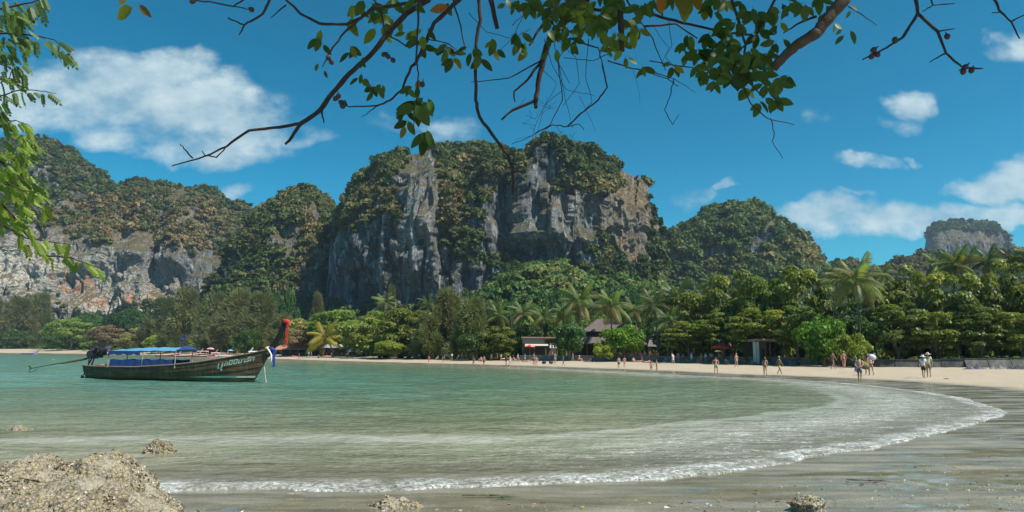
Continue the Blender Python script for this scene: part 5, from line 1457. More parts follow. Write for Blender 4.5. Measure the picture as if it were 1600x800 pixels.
def person(px, py, hp, pose, yaw, skin, wear, label, group=GR, z=None, Y=None, hair=(0.03, 0.02, 0.015)):
    if Y is None:
        p = ground_at(px, py)
        if p[1] > line_depth(px) - 8 and px > 420: Y = line_depth(px) - 8 + (px * 7 % 5) * .4
    if Y is None: pass
    else:
        x = at_y(px, py, Y)[0]; p = np.array([x, Y, ground_z(x, Y)])
    if z is not None: p[2] = z
    full = {'sit': .92, 'lie': .4}.get(pose, 1.72)
    h = hp * p[1] / F; sc = h / full
    sc = min(max(sc, .70), 1.10) if pose not in ('lie', 'swim') else 1.0
    root = empty('person', tuple(p), (0, 0, math.radians(yaw)), (sc, sc, sc), label=label, cat='person', group=group)
    put('body', body(pose), root, color=skin)
    got = False
    for k, c in wear:
        if k in ('hair', 'long_hair', 'sun_hat', 'cap'):
            got = got or 'hair' in k
            put(k, headgear(pose, k), root, color=c)
        else: put(k, garment(pose, k), root, color=c)
    if not got: put('hair', headgear(pose, 'hair'), root, color=hair)
    return root
# yaw 0 faces the camera, 90 faces right, -90 faces left, 180 walks away
person(1344, 598, 41, 'carry', 140, S1, [('shorts', SLATE), ('hair', (.05, .03, .02))], "shirtless person in blue-grey shorts carrying an olive pack at the water's edge")
person(1337, 582, 28, 'stroll', 100, S2, [('shirt', (.03, .33, .06)), ('trousers', PURP)], "person in a bright green shirt behind the pack carrier")
person(1362, 587, 33, 'carry', 185, S1, [('trunks', PURP), ('cap', WHITE)], "bare-backed person in dark purple trunks and white cap right of the pack carrier")
person(1356, 586, 32, 'stroll', 170, S2, [('shorts', (.25, .2, .2)), ('long_hair', BLACK)], "dark-haired person half hidden between the two pack carriers")
person(1302, 577, 27, 'walk', 100, S2, [('bikini_bottom', (.25, .2, .05)), ('bikini_top', (.25, .2, .05))], "slim tanned walker in a mustard bikini left of the man in black trunks")
person(1319, 576, 31, 'walk', 150, S5, [('trunks', BLACK), ('cap', WHITE)], "broad tanned walker in black trunks and a white cap")
person(1444, 592, 35, 'walk', 140, S1, [('shirt', WHITE), ('shorts', BLACK), ('sun_hat', WHITE)], "walker in white shirt, black shorts and white hat, nearer of the hatted pair")
person(1452, 590, 37, 'stroll', 150, S1, [('shirt', (.5, .52, .38)), ('shorts', OLIVE), ('sun_hat', CREAM)], "walker in pale green shirt and cream sun hat, farther of the hatted pair")
person(1196, 587, 28, 'stroll', 170, S1, [('bikini_bottom', BLACK), ('bikini_top', (.2, .05, .07)), ('long_hair', (.08, .04, .02))], "woman in black bikini bottom walking at the water's edge")
person(1218, 586, 28, 'walk', 100, S2, [('shorts', YEL), ('cap', (.3, .3, .3))], "man in yellow shorts striding along the water's edge")
person(1119, 585, 26, 'hips', 0, S5, [('shorts', GREEN)], "man in bright green shorts standing at the water's edge")
person(1151, 574, 21, 'stroll', 200, S5, [('bikini_bottom', CREAM), ('hair', (.4, .3, .15))], "fair person in a cream swimsuit walking up the sand")
person(1018, 583, 17, 'hips', 180, S1, [('bikini_bottom', BLACK), ('bikini_top', WHITE)], "child in black swim bottoms paddling right of centre")
person(1026, 581, 19, 'stroll', 90, S2, [('vest', LIME), ('bikini_bottom', RED)], "child in lime vest beside the paddling child")
person(967, 576, 18, 'stroll', 175, S3, [('shorts', BLACK)], "stout pale man in black shorts walking on the sand")
person(976, 575, 17, 'walk', 170, S5, [('bikini_bottom', PINK), ('bikini_top', PINK)], "woman in pink bikini beside the stout pale man")
person(867, 570, 20, 'armup', 160, S1, [('bikini_bottom', WHITE)], "tall person with raised arm left of the dark slim figure")
person(880, 571, 15, 'stroll', 90, S4, [('shorts', BLACK)], "dark slim figure walking alone on the sand near centre")
person(834, 571, 21, 'stroll', 0, S2, [('shorts', NAVY)], "tall person in navy shorts standing behind the woman in dark bikini")
person(838, 573, 16, 'hips', 20, S5, [('bikini_bottom', BLACK), ('bikini_top', PURP)], "woman in dark bikini with hands on hips")
person(809, 569, 16, 'walk', 90, S3, [('shirt', WHITE), ('shorts', BLACK)], "person in white shirt and black shorts walking on the sand")
person(791, 571, 15, 'stroll', -60, S4, [('shorts', BLACK), ('vest', BLACK)], "person all in black left of the little group at centre")
person(797, 570, 14, 'stroll', 30, S3, [('shorts', SKYB)], "person in pale blue shorts in the little group at centre")
person(802, 568, 13, 'walk', 90, S2, [('shirt', (.25, .03, .05)), ('shorts', BLACK)], "person in maroon shirt in the little group at centre")
person(756, 572, 16, 'stroll', 160, S5, [('trunks', NAVY), ('shorts', NAVY)], "sunburnt man in navy trunks near the waterline")
person(740, 572, 15, 'walk', -90, S4, [('shorts', (.2, .22, .15))], "brown person in grey-green shorts walking left")
person(752, 565, 14, 'sit', 30, S5, [('shorts', (.5, .12, .06))], "person seated by the red kayaks")
person(694, 566, 11, 'stroll', 60, S4, [('shirt', (.1, .1, .14)), ('shorts', BLACK)], "dark clothed person of the far pair left of centre")
person(691, 567, 10, 'stroll', -40, S2, [('vest', (.3, .26, .2))], "beige clothed person of the far pair left of centre")
person(670, 567, 11, 'stroll', 0, S5, [('shirt', RED), ('shorts', RED)], "tiny person in red standing alone left of centre")
person(543, 560, 9, 'stroll', 60, S4, [('shorts', BLACK)], "left one of two tiny dark walkers below the bright flat trees")
person(549, 560, 9, 'walk', 60, S4, [('shirt', PURP)], "right one of two tiny dark walkers below the bright flat trees")
person(467, 562, 10, 'stroll', -60, S2, [('bikini_bottom', PINK), ('bikini_top', PINK)], "tiny pink clothed person right of the boat's prow")
person(482, 558, 9, 'stroll', 0, S3, [('shirt', SKYB), ('shorts', NAVY)], "tiny person in pale blue shirt under the orange roof")
person(486, 558, 9, 'walk', 90, S2, [('shirt', (.2, .22, .45))], "tiny person in blue shirt walking under the orange roof")
person(498, 560, 7, 'sit', 60, S2, [('shirt', NAVY)], "tiny person in navy sitting on the sand below the yellow palm")
person(451, 557, 5, 'sit', 60, S4, [('vest', (.2, .1, .05))], "tiny seated figure right of the prow near the red mats")
person(1081, 566, 19, 'armup', -30, S2, [('dress', (.62, .68, .75))], "woman in a long pale blue dress with raised arm")
person(1103, 566, 17, 'stroll', 20, S3, [('vest', WHITE), ('shorts', SLATE)], "pale person in white vest near the yellow umbrella")
person(1112, 565, 17, 'hips', 160, S2, [('shirt', SKYB), ('shorts', RED)], "person in red shorts and pale blue shirt by the yellow umbrella")
person(1052, 569, 18, 'carry', -140, S3, [('dress', (.7, .6, .6))], "woman wrapped in a whitish pink towel stooping on the sand")
person(1060, 565, 16, 'stroll', 180, S5, [('shirt', PINK), ('shorts', PINK)], "person in salmon pink behind the woman in the towel")
person(1091, 565, 8, 'sit', 60, S5, [('trunks', WHITE)], "sunburnt person sitting on the sand right of the pale blue dress")
person(1040, 564, 9, 'sit', -40, S3, [('trunks', PINK)], "pale person sitting left of the woman in the towel")
person(1074, 565, 8, 'sit', 20, S5, [('shorts', YEL)], "person with yellow shorts sitting left of the pale blue dress")
person(1163, 563, 14, 'sit', 0, S4, [('vest', (.3, .1, .1))], "person sitting on the sand in the shade by the pale building")
person(925, 562, 10, 'sit', -60, S2, [('trunks', BLACK)], "tanned person in black trunks sitting in front of the dark pavilion")
person(931, 562, 9, 'sit', 60, S5, [('trunks', RED)], "sunburnt person in red trunks sitting in front of the pavilion")
person(948, 564, 16, 'stroll', 60, S5, [('bikini_bottom', PINK), ('bikini_top', BLACK)], "sunburnt person standing in front of the vivid green tree")
person(953, 564, 9, 'sit', 60, S4, [('shorts', (.2, .12, .06))], "brown person seated beside the standing sunburnt person")
for i, (px, py, hp, w, lb) in enumerate([(706, 557, 11, WHITE, "white"), (716, 558, 9, PINK, "pink"), (728, 561, 10, (.5, .3, .2), "tan"), (655, 556, 9, SKYB, "pale blue"), (565, 556, 8, RED, "red"), (572, 556, 8, PINK, "rose"),
        (583, 556, 8, CREAM, "cream"), (619, 556, 8, SKYB, "sky blue"), (527, 555, 8, PURP, "purple"), (534, 555, 8, YEL, "yellow"), (518, 555, 8, WHITE, "white"), (505, 555, 8, (.5, .2, .15), "brick red"), (510, 555, 8, PINK, "pink"),
        (430, 556, 8, BLUE, "blue"), (438, 556, 8, WHITE, "white"), (446, 556, 8, (.1, .4, .5), "teal")]):
    zone = "in the shade of the central casuarinas" if px > 690 else "in the shade of the big almond tree" if px > 600 else "under the almond boughs left of centre" if px > 545 else "by the yellow palm" if px > 500 else "beneath the orange roof beside the prow"
    person(px, py, hp, ['stroll', 'walk', 'hips'][i % 3], i * 67, [S1, S3, S2, S5][i % 4], [('shirt', w), ('shorts', [BLACK, NAVY, OLIVE][i % 3])], f"tiny beachgoer in {lb} shirt {zone}")
for px, py, hp, pose, yaw, sk, wear, lab in [
    (648, 558, 10, 'sit', 30, S5, [('shorts', BLUE)], "sunburnt person in blue shorts seated below the big almond tree"),
    (684, 559, 9, 'sit', -30, S3, [('shirt', WHITE)], "person in white sitting at the foot of the tall olive casuarina"),
    (722, 563, 12, 'walk', 90, S5, [('shorts', RED)], "sunburnt walker in red shorts left of the orange kayak"),
    (733, 562, 8, 'sit', 60, S2, [('trunks', YEL)], "tanned person in yellow trunks sitting left of the orange kayak"),
    (768, 558, 12, 'stroll', 20, S1, [('shirt', SKYB), ('shorts', WHITE)], "person in pale blue shirt standing behind the kayaks"),
    (783, 557, 11, 'hips', 200, S5, [('bikini_bottom', LIME), ('bikini_top', LIME)], "woman in lime bikini standing behind the kayaks"),
    (820, 566, 13, 'stroll', 120, S1, [('shirt', (.3, .3, .32)), ('shorts', WHITE)], "person in grey shirt and white shorts right of the walker in white shirt"),
    (858, 561, 9, 'sit', -20, S2, [('shirt', (.2, .3, .5))], "person in blue shirt sitting below the flat-roofed bar"),
    (895, 563, 13, 'walk', -90, S1, [('shorts', (.1, .35, .3))], "person in teal shorts walking past the dark green round tree"),
    (906, 562, 9, 'sit', 50, S5, [('trunks', BLACK), ('sun_hat', CREAM)], "sunbather in cream sun hat sitting left of the seated tanned pair"),
    (940, 561, 13, 'stroll', 0, S3, [('shirt', WHITE), ('shorts', (.5, .4, .3))], "person in white shirt and tan shorts in front of the pavilion"),
    (990, 566, 8, 'sit', 10, S3, [('vest', (.6, .3, .1))], "person in orange vest sitting near the pale blue towel"),
    (1003, 562, 14, 'walk', 90, S2, [('shirt', (.55, .1, .1)), ('shorts', WHITE)], "person in red shirt and white shorts walking along the terrace wall"),
    (1022, 563, 9, 'sit', -50, S5, [('trunks', (.05, .3, .35))], "person in teal trunks sitting behind the red towel"),
    (1068, 563, 15, 'stroll', 30, S1, [('vest', (.1, .25, .55)), ('shorts', BLACK)], "person in blue vest between the towel woman and the pale blue dress"),
    (1096, 563, 16, 'walk', -90, S5, [('shorts', (.6, .55, .3))], "shirtless person in sand coloured shorts behind the pale person in white vest"),
    (1135, 567, 10, 'sit', 30, S3, [('shirt', (.7, .4, .4))], "person in salmon shirt sitting under the dark red umbrella"),
    (1143, 566, 17, 'stroll', 200, S2, [('dress', (.1, .3, .5))], "person in a blue dress beside the dark red umbrella"),
    (1176, 567, 9, 'sit', -20, S1, [('trunks', (.5, .5, .1))], "person in mustard trunks sitting left of the woman in black bikini bottom"),
    (1236, 567, 10, 'sit', 60, S5, [('trunks', WHITE)], "person in white trunks sitting right of the bungalow"),
    (1262, 566, 19, 'stroll', 10, S1, [('shirt', WHITE), ('shorts', (.3, .3, .35))], "person in white shirt standing in the shade right of the bungalow")]:
    person(px, py, hp, pose, yaw, sk, wear, lab)
# bathers low in the water
def swimmer(px, py, lab):
    p = at_z(px, py, 0); root = empty('person', (p[0], p[1], -1.42), (0, 0, px), label=lab, cat='person', group='bathers in the sea')
    put('body', body('swim'), root, color=S5); put('hair', headgear('swim', 'hair'), root, color=(.05, .03, .02))
swimmer(68, 561, "bather's head in the water left of the propeller shaft, left of two"); swimmer(83, 562, "bather's head in the water left of the propeller shaft, right of two")
swimmer(795, 574, "bather near the waterline in front of the little central group")
swimmer(245, 561.5, "bather seen between the boat canopy and its navy curtain")

# ================================================================== BEACH THINGS
def beach_z(x, y): return ground_z(x, y)
towel_me = {}
def towel(px, py, col, lab, yaw=0, who=None, Y=None):
    p = ground_at(px, py) if Y is None else None
    b = MB(); n = 6
    V = [(-.9 + 1.8 * i / n, s * .42, .02 + .012 * math.sin(i * 2.1 + s)) for i in range(n + 1) for s in (-1, 1)]
    V += [(x, y, z - .018) for x, y, z in V]; m = 2 * (n + 1)
    Fs = [(2 * i, 2 * i + 2, 2 * i + 3, 2 * i + 1) for i in range(n)] + [(m + 2 * i, m + 2 * i + 1, m + 2 * i + 3, m + 2 * i + 2) for i in range(n)]
    me = towel_me.get('t') or b.raw(V, Fs).mesh('beach_towel', CLOTH); towel_me['t'] = me
    o = put('beach_towel', me, label=lab, cat='towel', group='beach towels on the sand', loc=tuple(p + np.array([0, 0, .03])), rot=(0, 0, yaw), color=col)
    if who:
        root = empty('person', tuple(p + np.array([0, 0, .05])), (0, 0, yaw + PI / 2), label=who, cat='person', group='sunbathers on towels')
        put('body', body('lie'), root, color=S5); put('trunks', garment('lie', 'trunks'), root, color=NAVY); put('hair', headgear('lie', 'hair'), root, color=(.05, .03, .02))
towel(1012, 567, RED, "red towel on the sand left of the seated pale person", .2, "sunbather lying on the red towel")
towel(1000, 566, WHITE, "white towel left of the red towel", -.1, "sunbather lying on the white towel")
towel(986, 565, SKYB, "pale blue towel in front of the green-brown low wall", .1, "sunbather lying on the pale blue towel")
towel(1030, 568, PURP, "purple towel right of the red towel", .1)
towel(823, 566, (.3, .2, .1), "brown mat behind the walker in white shirt", 0, "sunbather lying on the brown mat")
towel(1392, 569, (.05, .45, .5), "turquoise towel below the sea wall", 0)
def kayak_mesh():
    b = MB(); n = 14; V = []
    for i in range(n + 1):
        t = i / n; w = .36 * math.sin(PI * min(max(t, .02), .98)) ** .6; rise = .12 * abs(2 * t - 1) ** 3
        V += [((t - .5) * 3.6, -w, .22 + rise), ((t - .5) * 3.6, -w * .7, .04 + rise), ((t - .5) * 3.6, w * .7, .04 + rise), ((t - .5) * 3.6, w, .22 + rise), ((t - .5) * 3.6, w * .5, .30 + rise - .1 * math.sin(PI * t)), ((t - .5) * 3.6, -w * .5, .30 + rise - .1 * math.sin(PI * t))]
    Fs = []
    for i in range(n):
        for k in range(6): Fs.append((i * 6 + k, i * 6 + 6 + k, i * 6 + 6 + (k + 1) % 6, i * 6 + (k + 1) % 6))
    return b.raw(V, Fs).mesh('kayak', CLOTH, True)
KY = kayak_mesh()
for i, (px, py, c, w) in enumerate([(762, 562, (.62, .15, .08), "orange kayak at the left of the row right of centre"), (772, 563, (.6, .08, .06), "red kayak second in the row right of centre"), (780, 562, (.7, .35, .3), "faded pink kayak in the middle of the row"),
        (788, 563, (.62, .12, .08), "red kayak fourth in the row right of centre"), (797, 562, (.6, .18, .12), "orange red kayak at the right end of the row"), (452, 557.3, (.6, .08, .08), "red kayak on the sand right of the prow"), (462, 557.3, (.65, .12, .14), "crimson kayak below the orange roof"), (508, 557.6, (.65, .2, .16), "salmon kayak below the yellow palm"), (517, 557.4, (.6, .12, .1), "red kayak right of the yellow palm")]):
    p = ground_at(px, py); put('kayak', KY, label=w, cat='kayak', group='kayaks drawn up on the sand', loc=tuple(p), rot=(0, 0, .5 + .12 * i), color=c)

def umbrella(px, py, top, w_px, Y, col, col2, lab):
    p = at_y(px, top, Y); z0 = ground_z(p[0], Y); H = p[2] - z0; Rr = w_px / 2 / F * Y
    root = empty('beach_umbrella', (p[0], Y, z0), (0, 0, px), label=lab, cat='umbrella', group='beach umbrellas')
    put('pole', MB().tube([(0, 0, -.1), (0, 0, H)], .025, 6).mesh('pole', paint("pale_post", (0.42, 0.40, 0.33))), root)
    for s_ in range(8):
        b = MB(); V = [(0, 0, H)]; a0 = s_ * PI / 4; a1 = a0 + PI / 4
        for q, dz in ((.5, .08), (1.0, .28)):
            for a in (a0, (a0 + a1) / 2, a1):
                f = .985 if a == (a0 + a1) / 2 else 1; V.append((Rr * q * f * math.cos(a), Rr * q * f * math.sin(a), H - dz * Rr * 1.3))
        V += [(V[4][0], V[4][1], V[4][2] - .12 * Rr), (V[6][0], V[6][1], V[6][2] - .12 * Rr)]
        b.raw(V, [(0, 1, 2), (0, 2, 3), (1, 4, 5, 2), (2, 5, 6, 3), (4, 7, 8, 6, 5)])
        put('panel', b.mesh('panel', CLOTH), root, color=col if s_ % 2 else col2)
umbrella(828, 558, 538, 17, 132, RED, (.75, .3, .28), "red umbrella beside the flat-roofed bar")
umbrella(1128, 560, 536, 34, 104, (.45, .03, .03), (.35, .02, .02), "large dark red umbrella under the almond trees")
umbrella(1122, 562, 547, 10, 101, (.6, .6, .08), (.7, .7, .2), "small yellow umbrella in front of the dark red one")
umbrella(360, 552, 546, 9, 262, (.1, .4, .6), (.2, .5, .7), "small sky blue umbrella behind the boat's hull")
umbrella(329, 552, 543, 12, 270, PINK, (.7, .4, .45), "pink umbrella left of the small sky blue umbrella")
umbrella(420, 552, 541, 12, 236, (.5, .5, .1), YEL, "yellow umbrella just left of the prow")

# ---- small boats and dinghies drawn up behind the longtail
for px, py, L, a, hc, tc, cp, lb in [
    (262, 557.0, 10, 0.05, (.10, .07, .08), (.5, .2, .22), (.55, .25, .28), "dark boat with pink awning, leftmost behind the longtail's canopy"),
    (292, 557.6, 10, 0.1, (.12, .08, .08), (.6, .3, .3), (.62, .32, .34), "pink topped boat second from left behind the longtail"),
    (318, 558.2, 9, -0.1, (.10, .06, .06), (.55, .28, .25), (.6, .36, .34), "salmon topped boat in the middle of the row behind the longtail"),
    (338, 558.4, 7, 0.2, (.5, .12, .2), (.6, .2, .3), (.66, .4, .42), "rose hulled boat right of the middle of the row"),
    (366, 558.8, 11, 0.0, (.30, .40, .52), (.6, .68, .75), None, "long pale blue boat behind the longtail's bow"),
    (400, 559.6, 9, 0.1, (.45, .42, .55), (.72, .7, .75), (.75, .73, .78), "white and lilac boat just left of the longtail's prow")]:
    small_boat(px, py, L, a, paint("h_" + lb[:12], hc, .5), paint("t_" + lb[:12], tc, .5), lb, paint("c_" + lb[:12], cp, .6) if cp else None)

# ================================================================== BUILDINGS AT THE BACK OF THE BEACH
def wood(c): return paint("timber_%d" % int(c[0] * 1000), c, .8, .3, 5, 0, .3)
def hip_roof(b, c, w, d, z, h, top=.0, th=.12):
    """courses of shingles: stepped rings narrowing to the ridge"""
    n = 9
    for i in range(n):
        t0, t1 = i / n, (i + 1) / n
        w0 = w * (1 - t0) + w * top * t0; w1 = w * (1 - t1) + w * top * t1; d0 = d * (1 - t0 * .96); d1 = d * (1 - t1 * .96)
        z0, z1 = z + h * t0, z + h * t1
        V = [(c[0] + sx * ww / 2, c[1] + sy * dd / 2, zz) for ww, dd, zz in ((w0, d0, z0 - .04), (w1 + .02, d1 + .02, z1)) for sx, sy in ((-1, -1), (1, -1), (1, 1), (-1, 1))]
        b.raw(V, [(3, 2, 1, 0), (4, 5, 6, 7), (0, 1, 5, 4), (1, 2, 6, 5), (2, 3, 7, 6), (3, 0, 4, 7)])
def building(name, px0, px1, Y, eave, ridge, roofc, lab, tiers=1, depth=7.0, wallc=(.12, .09, .07), posts=5, top=.45, flat=False, cat='building', back_wall=True):
    A = at_y(px0, eave, Y); B_ = at_y(px1, eave, Y); cx = (A[0] + B_[0]) / 2; w = B_[0] - A[0]; z0 = ground_z(cx, Y)
    ze = A[2] - z0; zr = at_y((px0 + px1) / 2, ridge, Y + (depth / 2 if not flat else 0))[2] - z0
    root = empty(name, (cx, Y + depth / 2, z0), label=lab, cat=cat)
    rm = paint("roof_%d" % int(roofc[0] * 997 + roofc[2] * 331), roofc, .85, .25, 1.6, 0, .3)
    if flat:
        put('roof', MB().box((0, 0, ze + .15), (w, depth, .30)).box((0, -depth / 2 - .3, ze + .25), (w * 1.02, .6, .12)).mesh('roof', rm), root)
    elif tiers == 1:
        b = MB(); hip_roof(b, (0, 0), w, depth, ze, zr - ze, top); put('roof', b.mesh('roof', rm), root)
    else:
        hh = (zr - ze)
        b = MB(); hip_roof(b, (0, 0), w, depth, ze, hh * .55, .62); put('roof', b.mesh('roof', rm), root)
        b = MB(); hip_roof(b, (0, 0), w * .72, depth * .62, ze + hh * .50, hh * .5, .4); put('upper_roof', b.mesh('upper_roof', rm), root)
        put('roof_gap', MB().box((0, 0, ze + hh * .47), (w * .55, depth * .45, hh * .2)).mesh('roof_gap', paint("dark_timber", (.03, .025, .02), .9)), root)
    for i in range(posts):
        x = -w * .46 + w * .92 * i / (posts - 1)
        put('post', MB().box((x, -depth * .44, ze / 2), (.16, .16, ze)).mesh('post', wood((.16, .11, .07))), root)
    put('floor', MB().box((0, 0, .15), (w * .96, depth * .94, .30)).mesh('floor', paint("grey_plinth", (.18, .18, .17), .9)), root)
    if back_wall: put('back_wall', MB().box((0, depth * .38, ze / 2 + .1), (w * .92, .15, ze)).mesh('back_wall', paint("wall_%d" % int(wallc[0] * 991), wallc, .9)), root)
    put('counter', MB().box((w * .1, -depth * .1, .85), (w * .5, .5, 1.0)).mesh('counter', wood((.13, .08, .05))), root)
    return root, w, ze, depth
building('beach_pavilion', 895, 1012, 140, 537, 499, (.12, .095, .085), "beach pavilion with a two-tiered dark shingle roof", 2, 9, posts=7)
building('beach_pavilion', 1012, 1078, 139, 541, 517, (.15, .125, .12), "low pavilion with grey-violet roof beside the almond boughs", 1, 8, posts=5, top=.6)
r_, w, ze, dp = building('beach_bar', 815, 873, 136, 529, 524, (.36, .30, .24), "small flat-roofed beach bar left of the dark green round tree", 1, 5, (.10, .08, .06), posts=4, flat=True)
put('front_panel', MB().box((-w * .18, -dp * .5, ze - .55), (w * .60, .06, .9)).mesh('front_panel', paint("grey_board", (.20, .19, .17), .9)), r_)
put('awning', MB().box((-w * .1, -dp * .62, ze - 1.25), (w * .62, 1.0, .07), rx=.35).mesh('awning', paint("cream_awning", (.5, .46, .38), .8)), r_)
for k in range(3): put('curtain', MB().box((w * (.28 + .08 * k), -dp * .5, ze - 1.35), (.35, .06, .95)).mesh('curtain', paint("white_cloth", (.75, .76, .74))), r_)
building('restaurant', 424, 494, 216, 546, 536, (.36, .17, .10), "orange roofed restaurant behind the prow", 1, 9, posts=6, top=.6)
building('restaurant_annex', 503, 540, 204, 543, 538, (.30, .27, .28), "low grey roofed annex behind the yellow palm", 1, 6, posts=3, top=.8)
building('beach_hut', 541, 562, 200, 549, 544, (.62, .60, .54), "small pale roofed hut under the left almond boughs", 1, 4, posts=3, top=.8)
building('beach_hut', 652, 680, 160, 536, 532, (.50, .48, .42), "pale flat roofed hut glimpsed behind the big almond tree", 1, 4, posts=3, flat=True)
r_, w, ze, dp = building('bungalow', 1180, 1250, 99, 533, 525, (.42, .35, .28), "pale walled bungalow with a beige eave beneath almond boughs", 1, 6, (.10, .10, .10), posts=4, flat=True)
put('side_wall', MB().box((-w * .44, -dp * .35, ze * .5), (w * .05, 1.6, ze * .95)).mesh('side_wall', paint("white_render", (.62, .64, .62), .8)), r_)
put('front_wall', MB().box((-w * .30, -dp * .30, ze * .5), (w * .2, .2, ze * .95)).mesh('front_wall', paint("grey_render", (.15, .165, .16), .9)), r_)
put('door', MB().box((-w * .27, -dp * .30 - .12, ze * .36), (w * .07, .05, ze * .66)).mesh('door', wood((.10, .06, .04))), r_)

# low terrace wall, in short lengths
def low_wall():
    root = empty('terrace_wall', (0, 0, 0), label="long low grey terrace wall behind the sunbathers in the tree shade", cat='wall')
    xs = list(range(812, 1284, 26)); wm = paint("terrace_stone", (.15, .155, .16), .9, .3, 2, 0, .4)
    for a, b in zip(xs[:-1], xs[1:]):
        P = []
        for px in (a, b):
            Y = line_depth(px) - 2.0 - 3.0 * (px < 1120); x = at_y(px, 560, Y)[0]; P.append((x, Y, ground_z(x, Y)))
        c = [(P[0][i] + P[1][i]) / 2 for i in range(3)]; L = math.hypot(P[1][0] - P[0][0], P[1][1] - P[0][1]); an = math.atan2(P[1][1] - P[0][1], P[1][0] - P[0][0])
        put('wall_length', MB().box((0, 0, .42), (L - .03, .35, 1.0)).mesh('wall_length', wm), root, loc=c, rot=(0, 0, an))
        put('coping', MB().box((0, 0, .97), (L + .005, .5, .10)).mesh('coping', paint("coping_stone", (.24, .22, .20), .9)), root, loc=c, rot=(0, 0, an))
low_wall()
# diners along the terrace wall
for i, px in enumerate([962, 969, 975, 982, 988, 994, 1000, 1008, 1017, 1026]):
    Y = line_depth(px) - 4.9; x = at_y(px, 553, Y)[0]
    nm = ["pink", "white", "salmon", "red", "pale blue", "cream", "rose", "grey", "orange", "black"][i]; cc = [PINK, WHITE, (.6, .28, .2), RED, SKYB, CREAM, (.55, .15, .2), (.3, .3, .3), (.6, .25, .05), BLACK][i]
    person(px, 553, 12, 'sit', 30 * math.sin(i), [S5, S3, S1][i % 3], [('shirt', cc)], f"person in {nm} shirt sitting on the terrace wall right of the pavilion", "people sitting on the terrace wall", z=ground_z(x, Y) + .98, Y=Y)
def sea_wall():
    root = empty('sea_wall', (0, 0, 0), label="grey concrete sea wall of sloping panels at the right of the beach", cat='wall')
    m, t, out = new_mat("stained_concrete")
    pos = t.add('ShaderNodeNewGeometry').outputs['Position']
    n = t.noise(t.scale(pos, (1, 1, .35)), 1.1, 6, .65); n2 = t.noise(pos, 9, 4, .6)
    c = t.ramp(n, [(0.3, (.04, .04, .038)), (0.5, (.09, .088, .08)), (0.7, (.16, .155, .14))]); c = t.mix(.4, c, t.ramp(n2, [(.3, .7), (.7, 1.2)]), 'MULTIPLY')
    bp = t.add('ShaderNodeBump', {'Strength': .5, 'Distance': .05, 'Height': n2})
    b = t.add('ShaderNodeBsdfPrincipled', {'Base Color': c, 'Roughness': .9, 'Normal': bp.outputs[0]}); t.l.new(b.outputs[0], out.inputs[0])
    xs = list(np.arange(1290, 1790, 36))
    for i, (a, b_) in enumerate(zip(xs[:-1], xs[1:])):
        P = []
        for px in (a, b_):
            Y = line_depth(px) - 7.0; x = at_y(px, 560, Y)[0]; P.append((x, Y, ground_z(x, Y)))
        c = [(P[0][k] + P[1][k]) / 2 for k in range(3)]; L = math.hypot(P[1][0] - P[0][0], P[1][1] - P[0][1]); an = math.atan2(P[1][1] - P[0][1], P[1][0] - P[0][0])
        h = float(np.interp((a + b_) / 2, [1290, 1500, 1600, 1700], [.7, .9, 1.0, 1.1])); sl = .45 if a < 1490 else 1.1
        mb = MB(); l2 = L / 2 - .025
        mb.raw([(-l2, -sl, -.4), (l2, -sl, -.4), (l2, 0, h), (-l2, 0, h), (-l2, 5.5, h - .1), (l2, 5.5, h - .1), (-l2, 5.5, -.4), (l2, 5.5, -.4)], [(0, 1, 2, 3), (3, 2, 5, 4), (0, 3, 4, 6), (1, 7, 5, 2)])
        put('panel', mb.mesh('panel', m), root, loc=c, rot=(0, 0, an))
        put('coping', MB().box((0, .12, h + .05), (L, .42, .12)).mesh('coping', m), root, loc=c, rot=(0, 0, an))
sea_wall()
# driftwood, heaps and litter below the sea wall
DW = paint("driftwood", (.16, .11, .08), .9, .35, 4, 0, .4)
def stick(px, py, L, r, yaw, lab, z=.05, rise=0.0):
    p = ground_at(px, py); rnd = random.Random(px)
    pts = [(L * (i / 6 - .5), .06 * L * rnd.uniform(-.4, .4), r + rise * i / 6 + .02 * rnd.random()) for i in range(7)]
    b = MB().tube(pts, [r * (1 - .1 * i) for i in range(7)], 7); b.tube([pts[3], (pts[3][0] + .1 * L, .12 * L, r + .08)], [r * .5, r * .2], 5)
    put('driftwood_log', b.mesh('driftwood_log', DW, True), label=lab, cat='driftwood', loc=tuple(p), rot=(0, 0, yaw))
stick(1455, 573, 6.0, .12, .10, "long thin driftwood pole left of the rubbish heap below the sea wall"); stick(1437, 569, 2.8, .10, -.5, "short driftwood branch behind the long pole"); stick(1470, 567, 3.4, .16, .2, "thick driftwood log leaning at the foot of the sea wall", rise=.25)
def heap(px, py, w, h, col, lab, name='rubbish_heap', cat='heap'):
    p = ground_at(px, py); n = 22; V = []; 
    for i in range(n + 1):
        for j in range(n + 1):
            x = (i / n - .5) * 2; y = (j / n - .5) * 2; q = math.hypot(x, y)
            V.append((x * w / 2, y * w / 3, 0))
    V = np.array(V); q = np.hypot(V[:, 0] / (w / 2), V[:, 1] / (w / 3)); nz = fbm(V * 2.2 + px, 4, 3)
    V[:, 2] = h * np.clip(1 - q * q, -.1, 1) * (.6 + .9 * nz) - .03
    put(name, mesh_np(name, V, grid_faces(n + 1, n + 1), False), mat=paint(name + "_%d" % px, col, .9, .5, 8), label=lab, cat=cat, loc=tuple(p))
heap(1523, 577, 2.6, .45, (.10, .10, .13), "dark bluish heap of nets below the sea wall"); heap(1560, 577, 2.2, .4, (.2, .17, .16), "greyish brown heap right of the nets"); heap(1590, 577, 2.4, .45, (.06, .06, .075), "black heap of weed near the right edge below the wall")
heap(1552, 553, 6.2, .9, (.48, .36, .27), "pile of pale pinkish sand on top of the sea wall", 'sand_pile', 'sand'); 
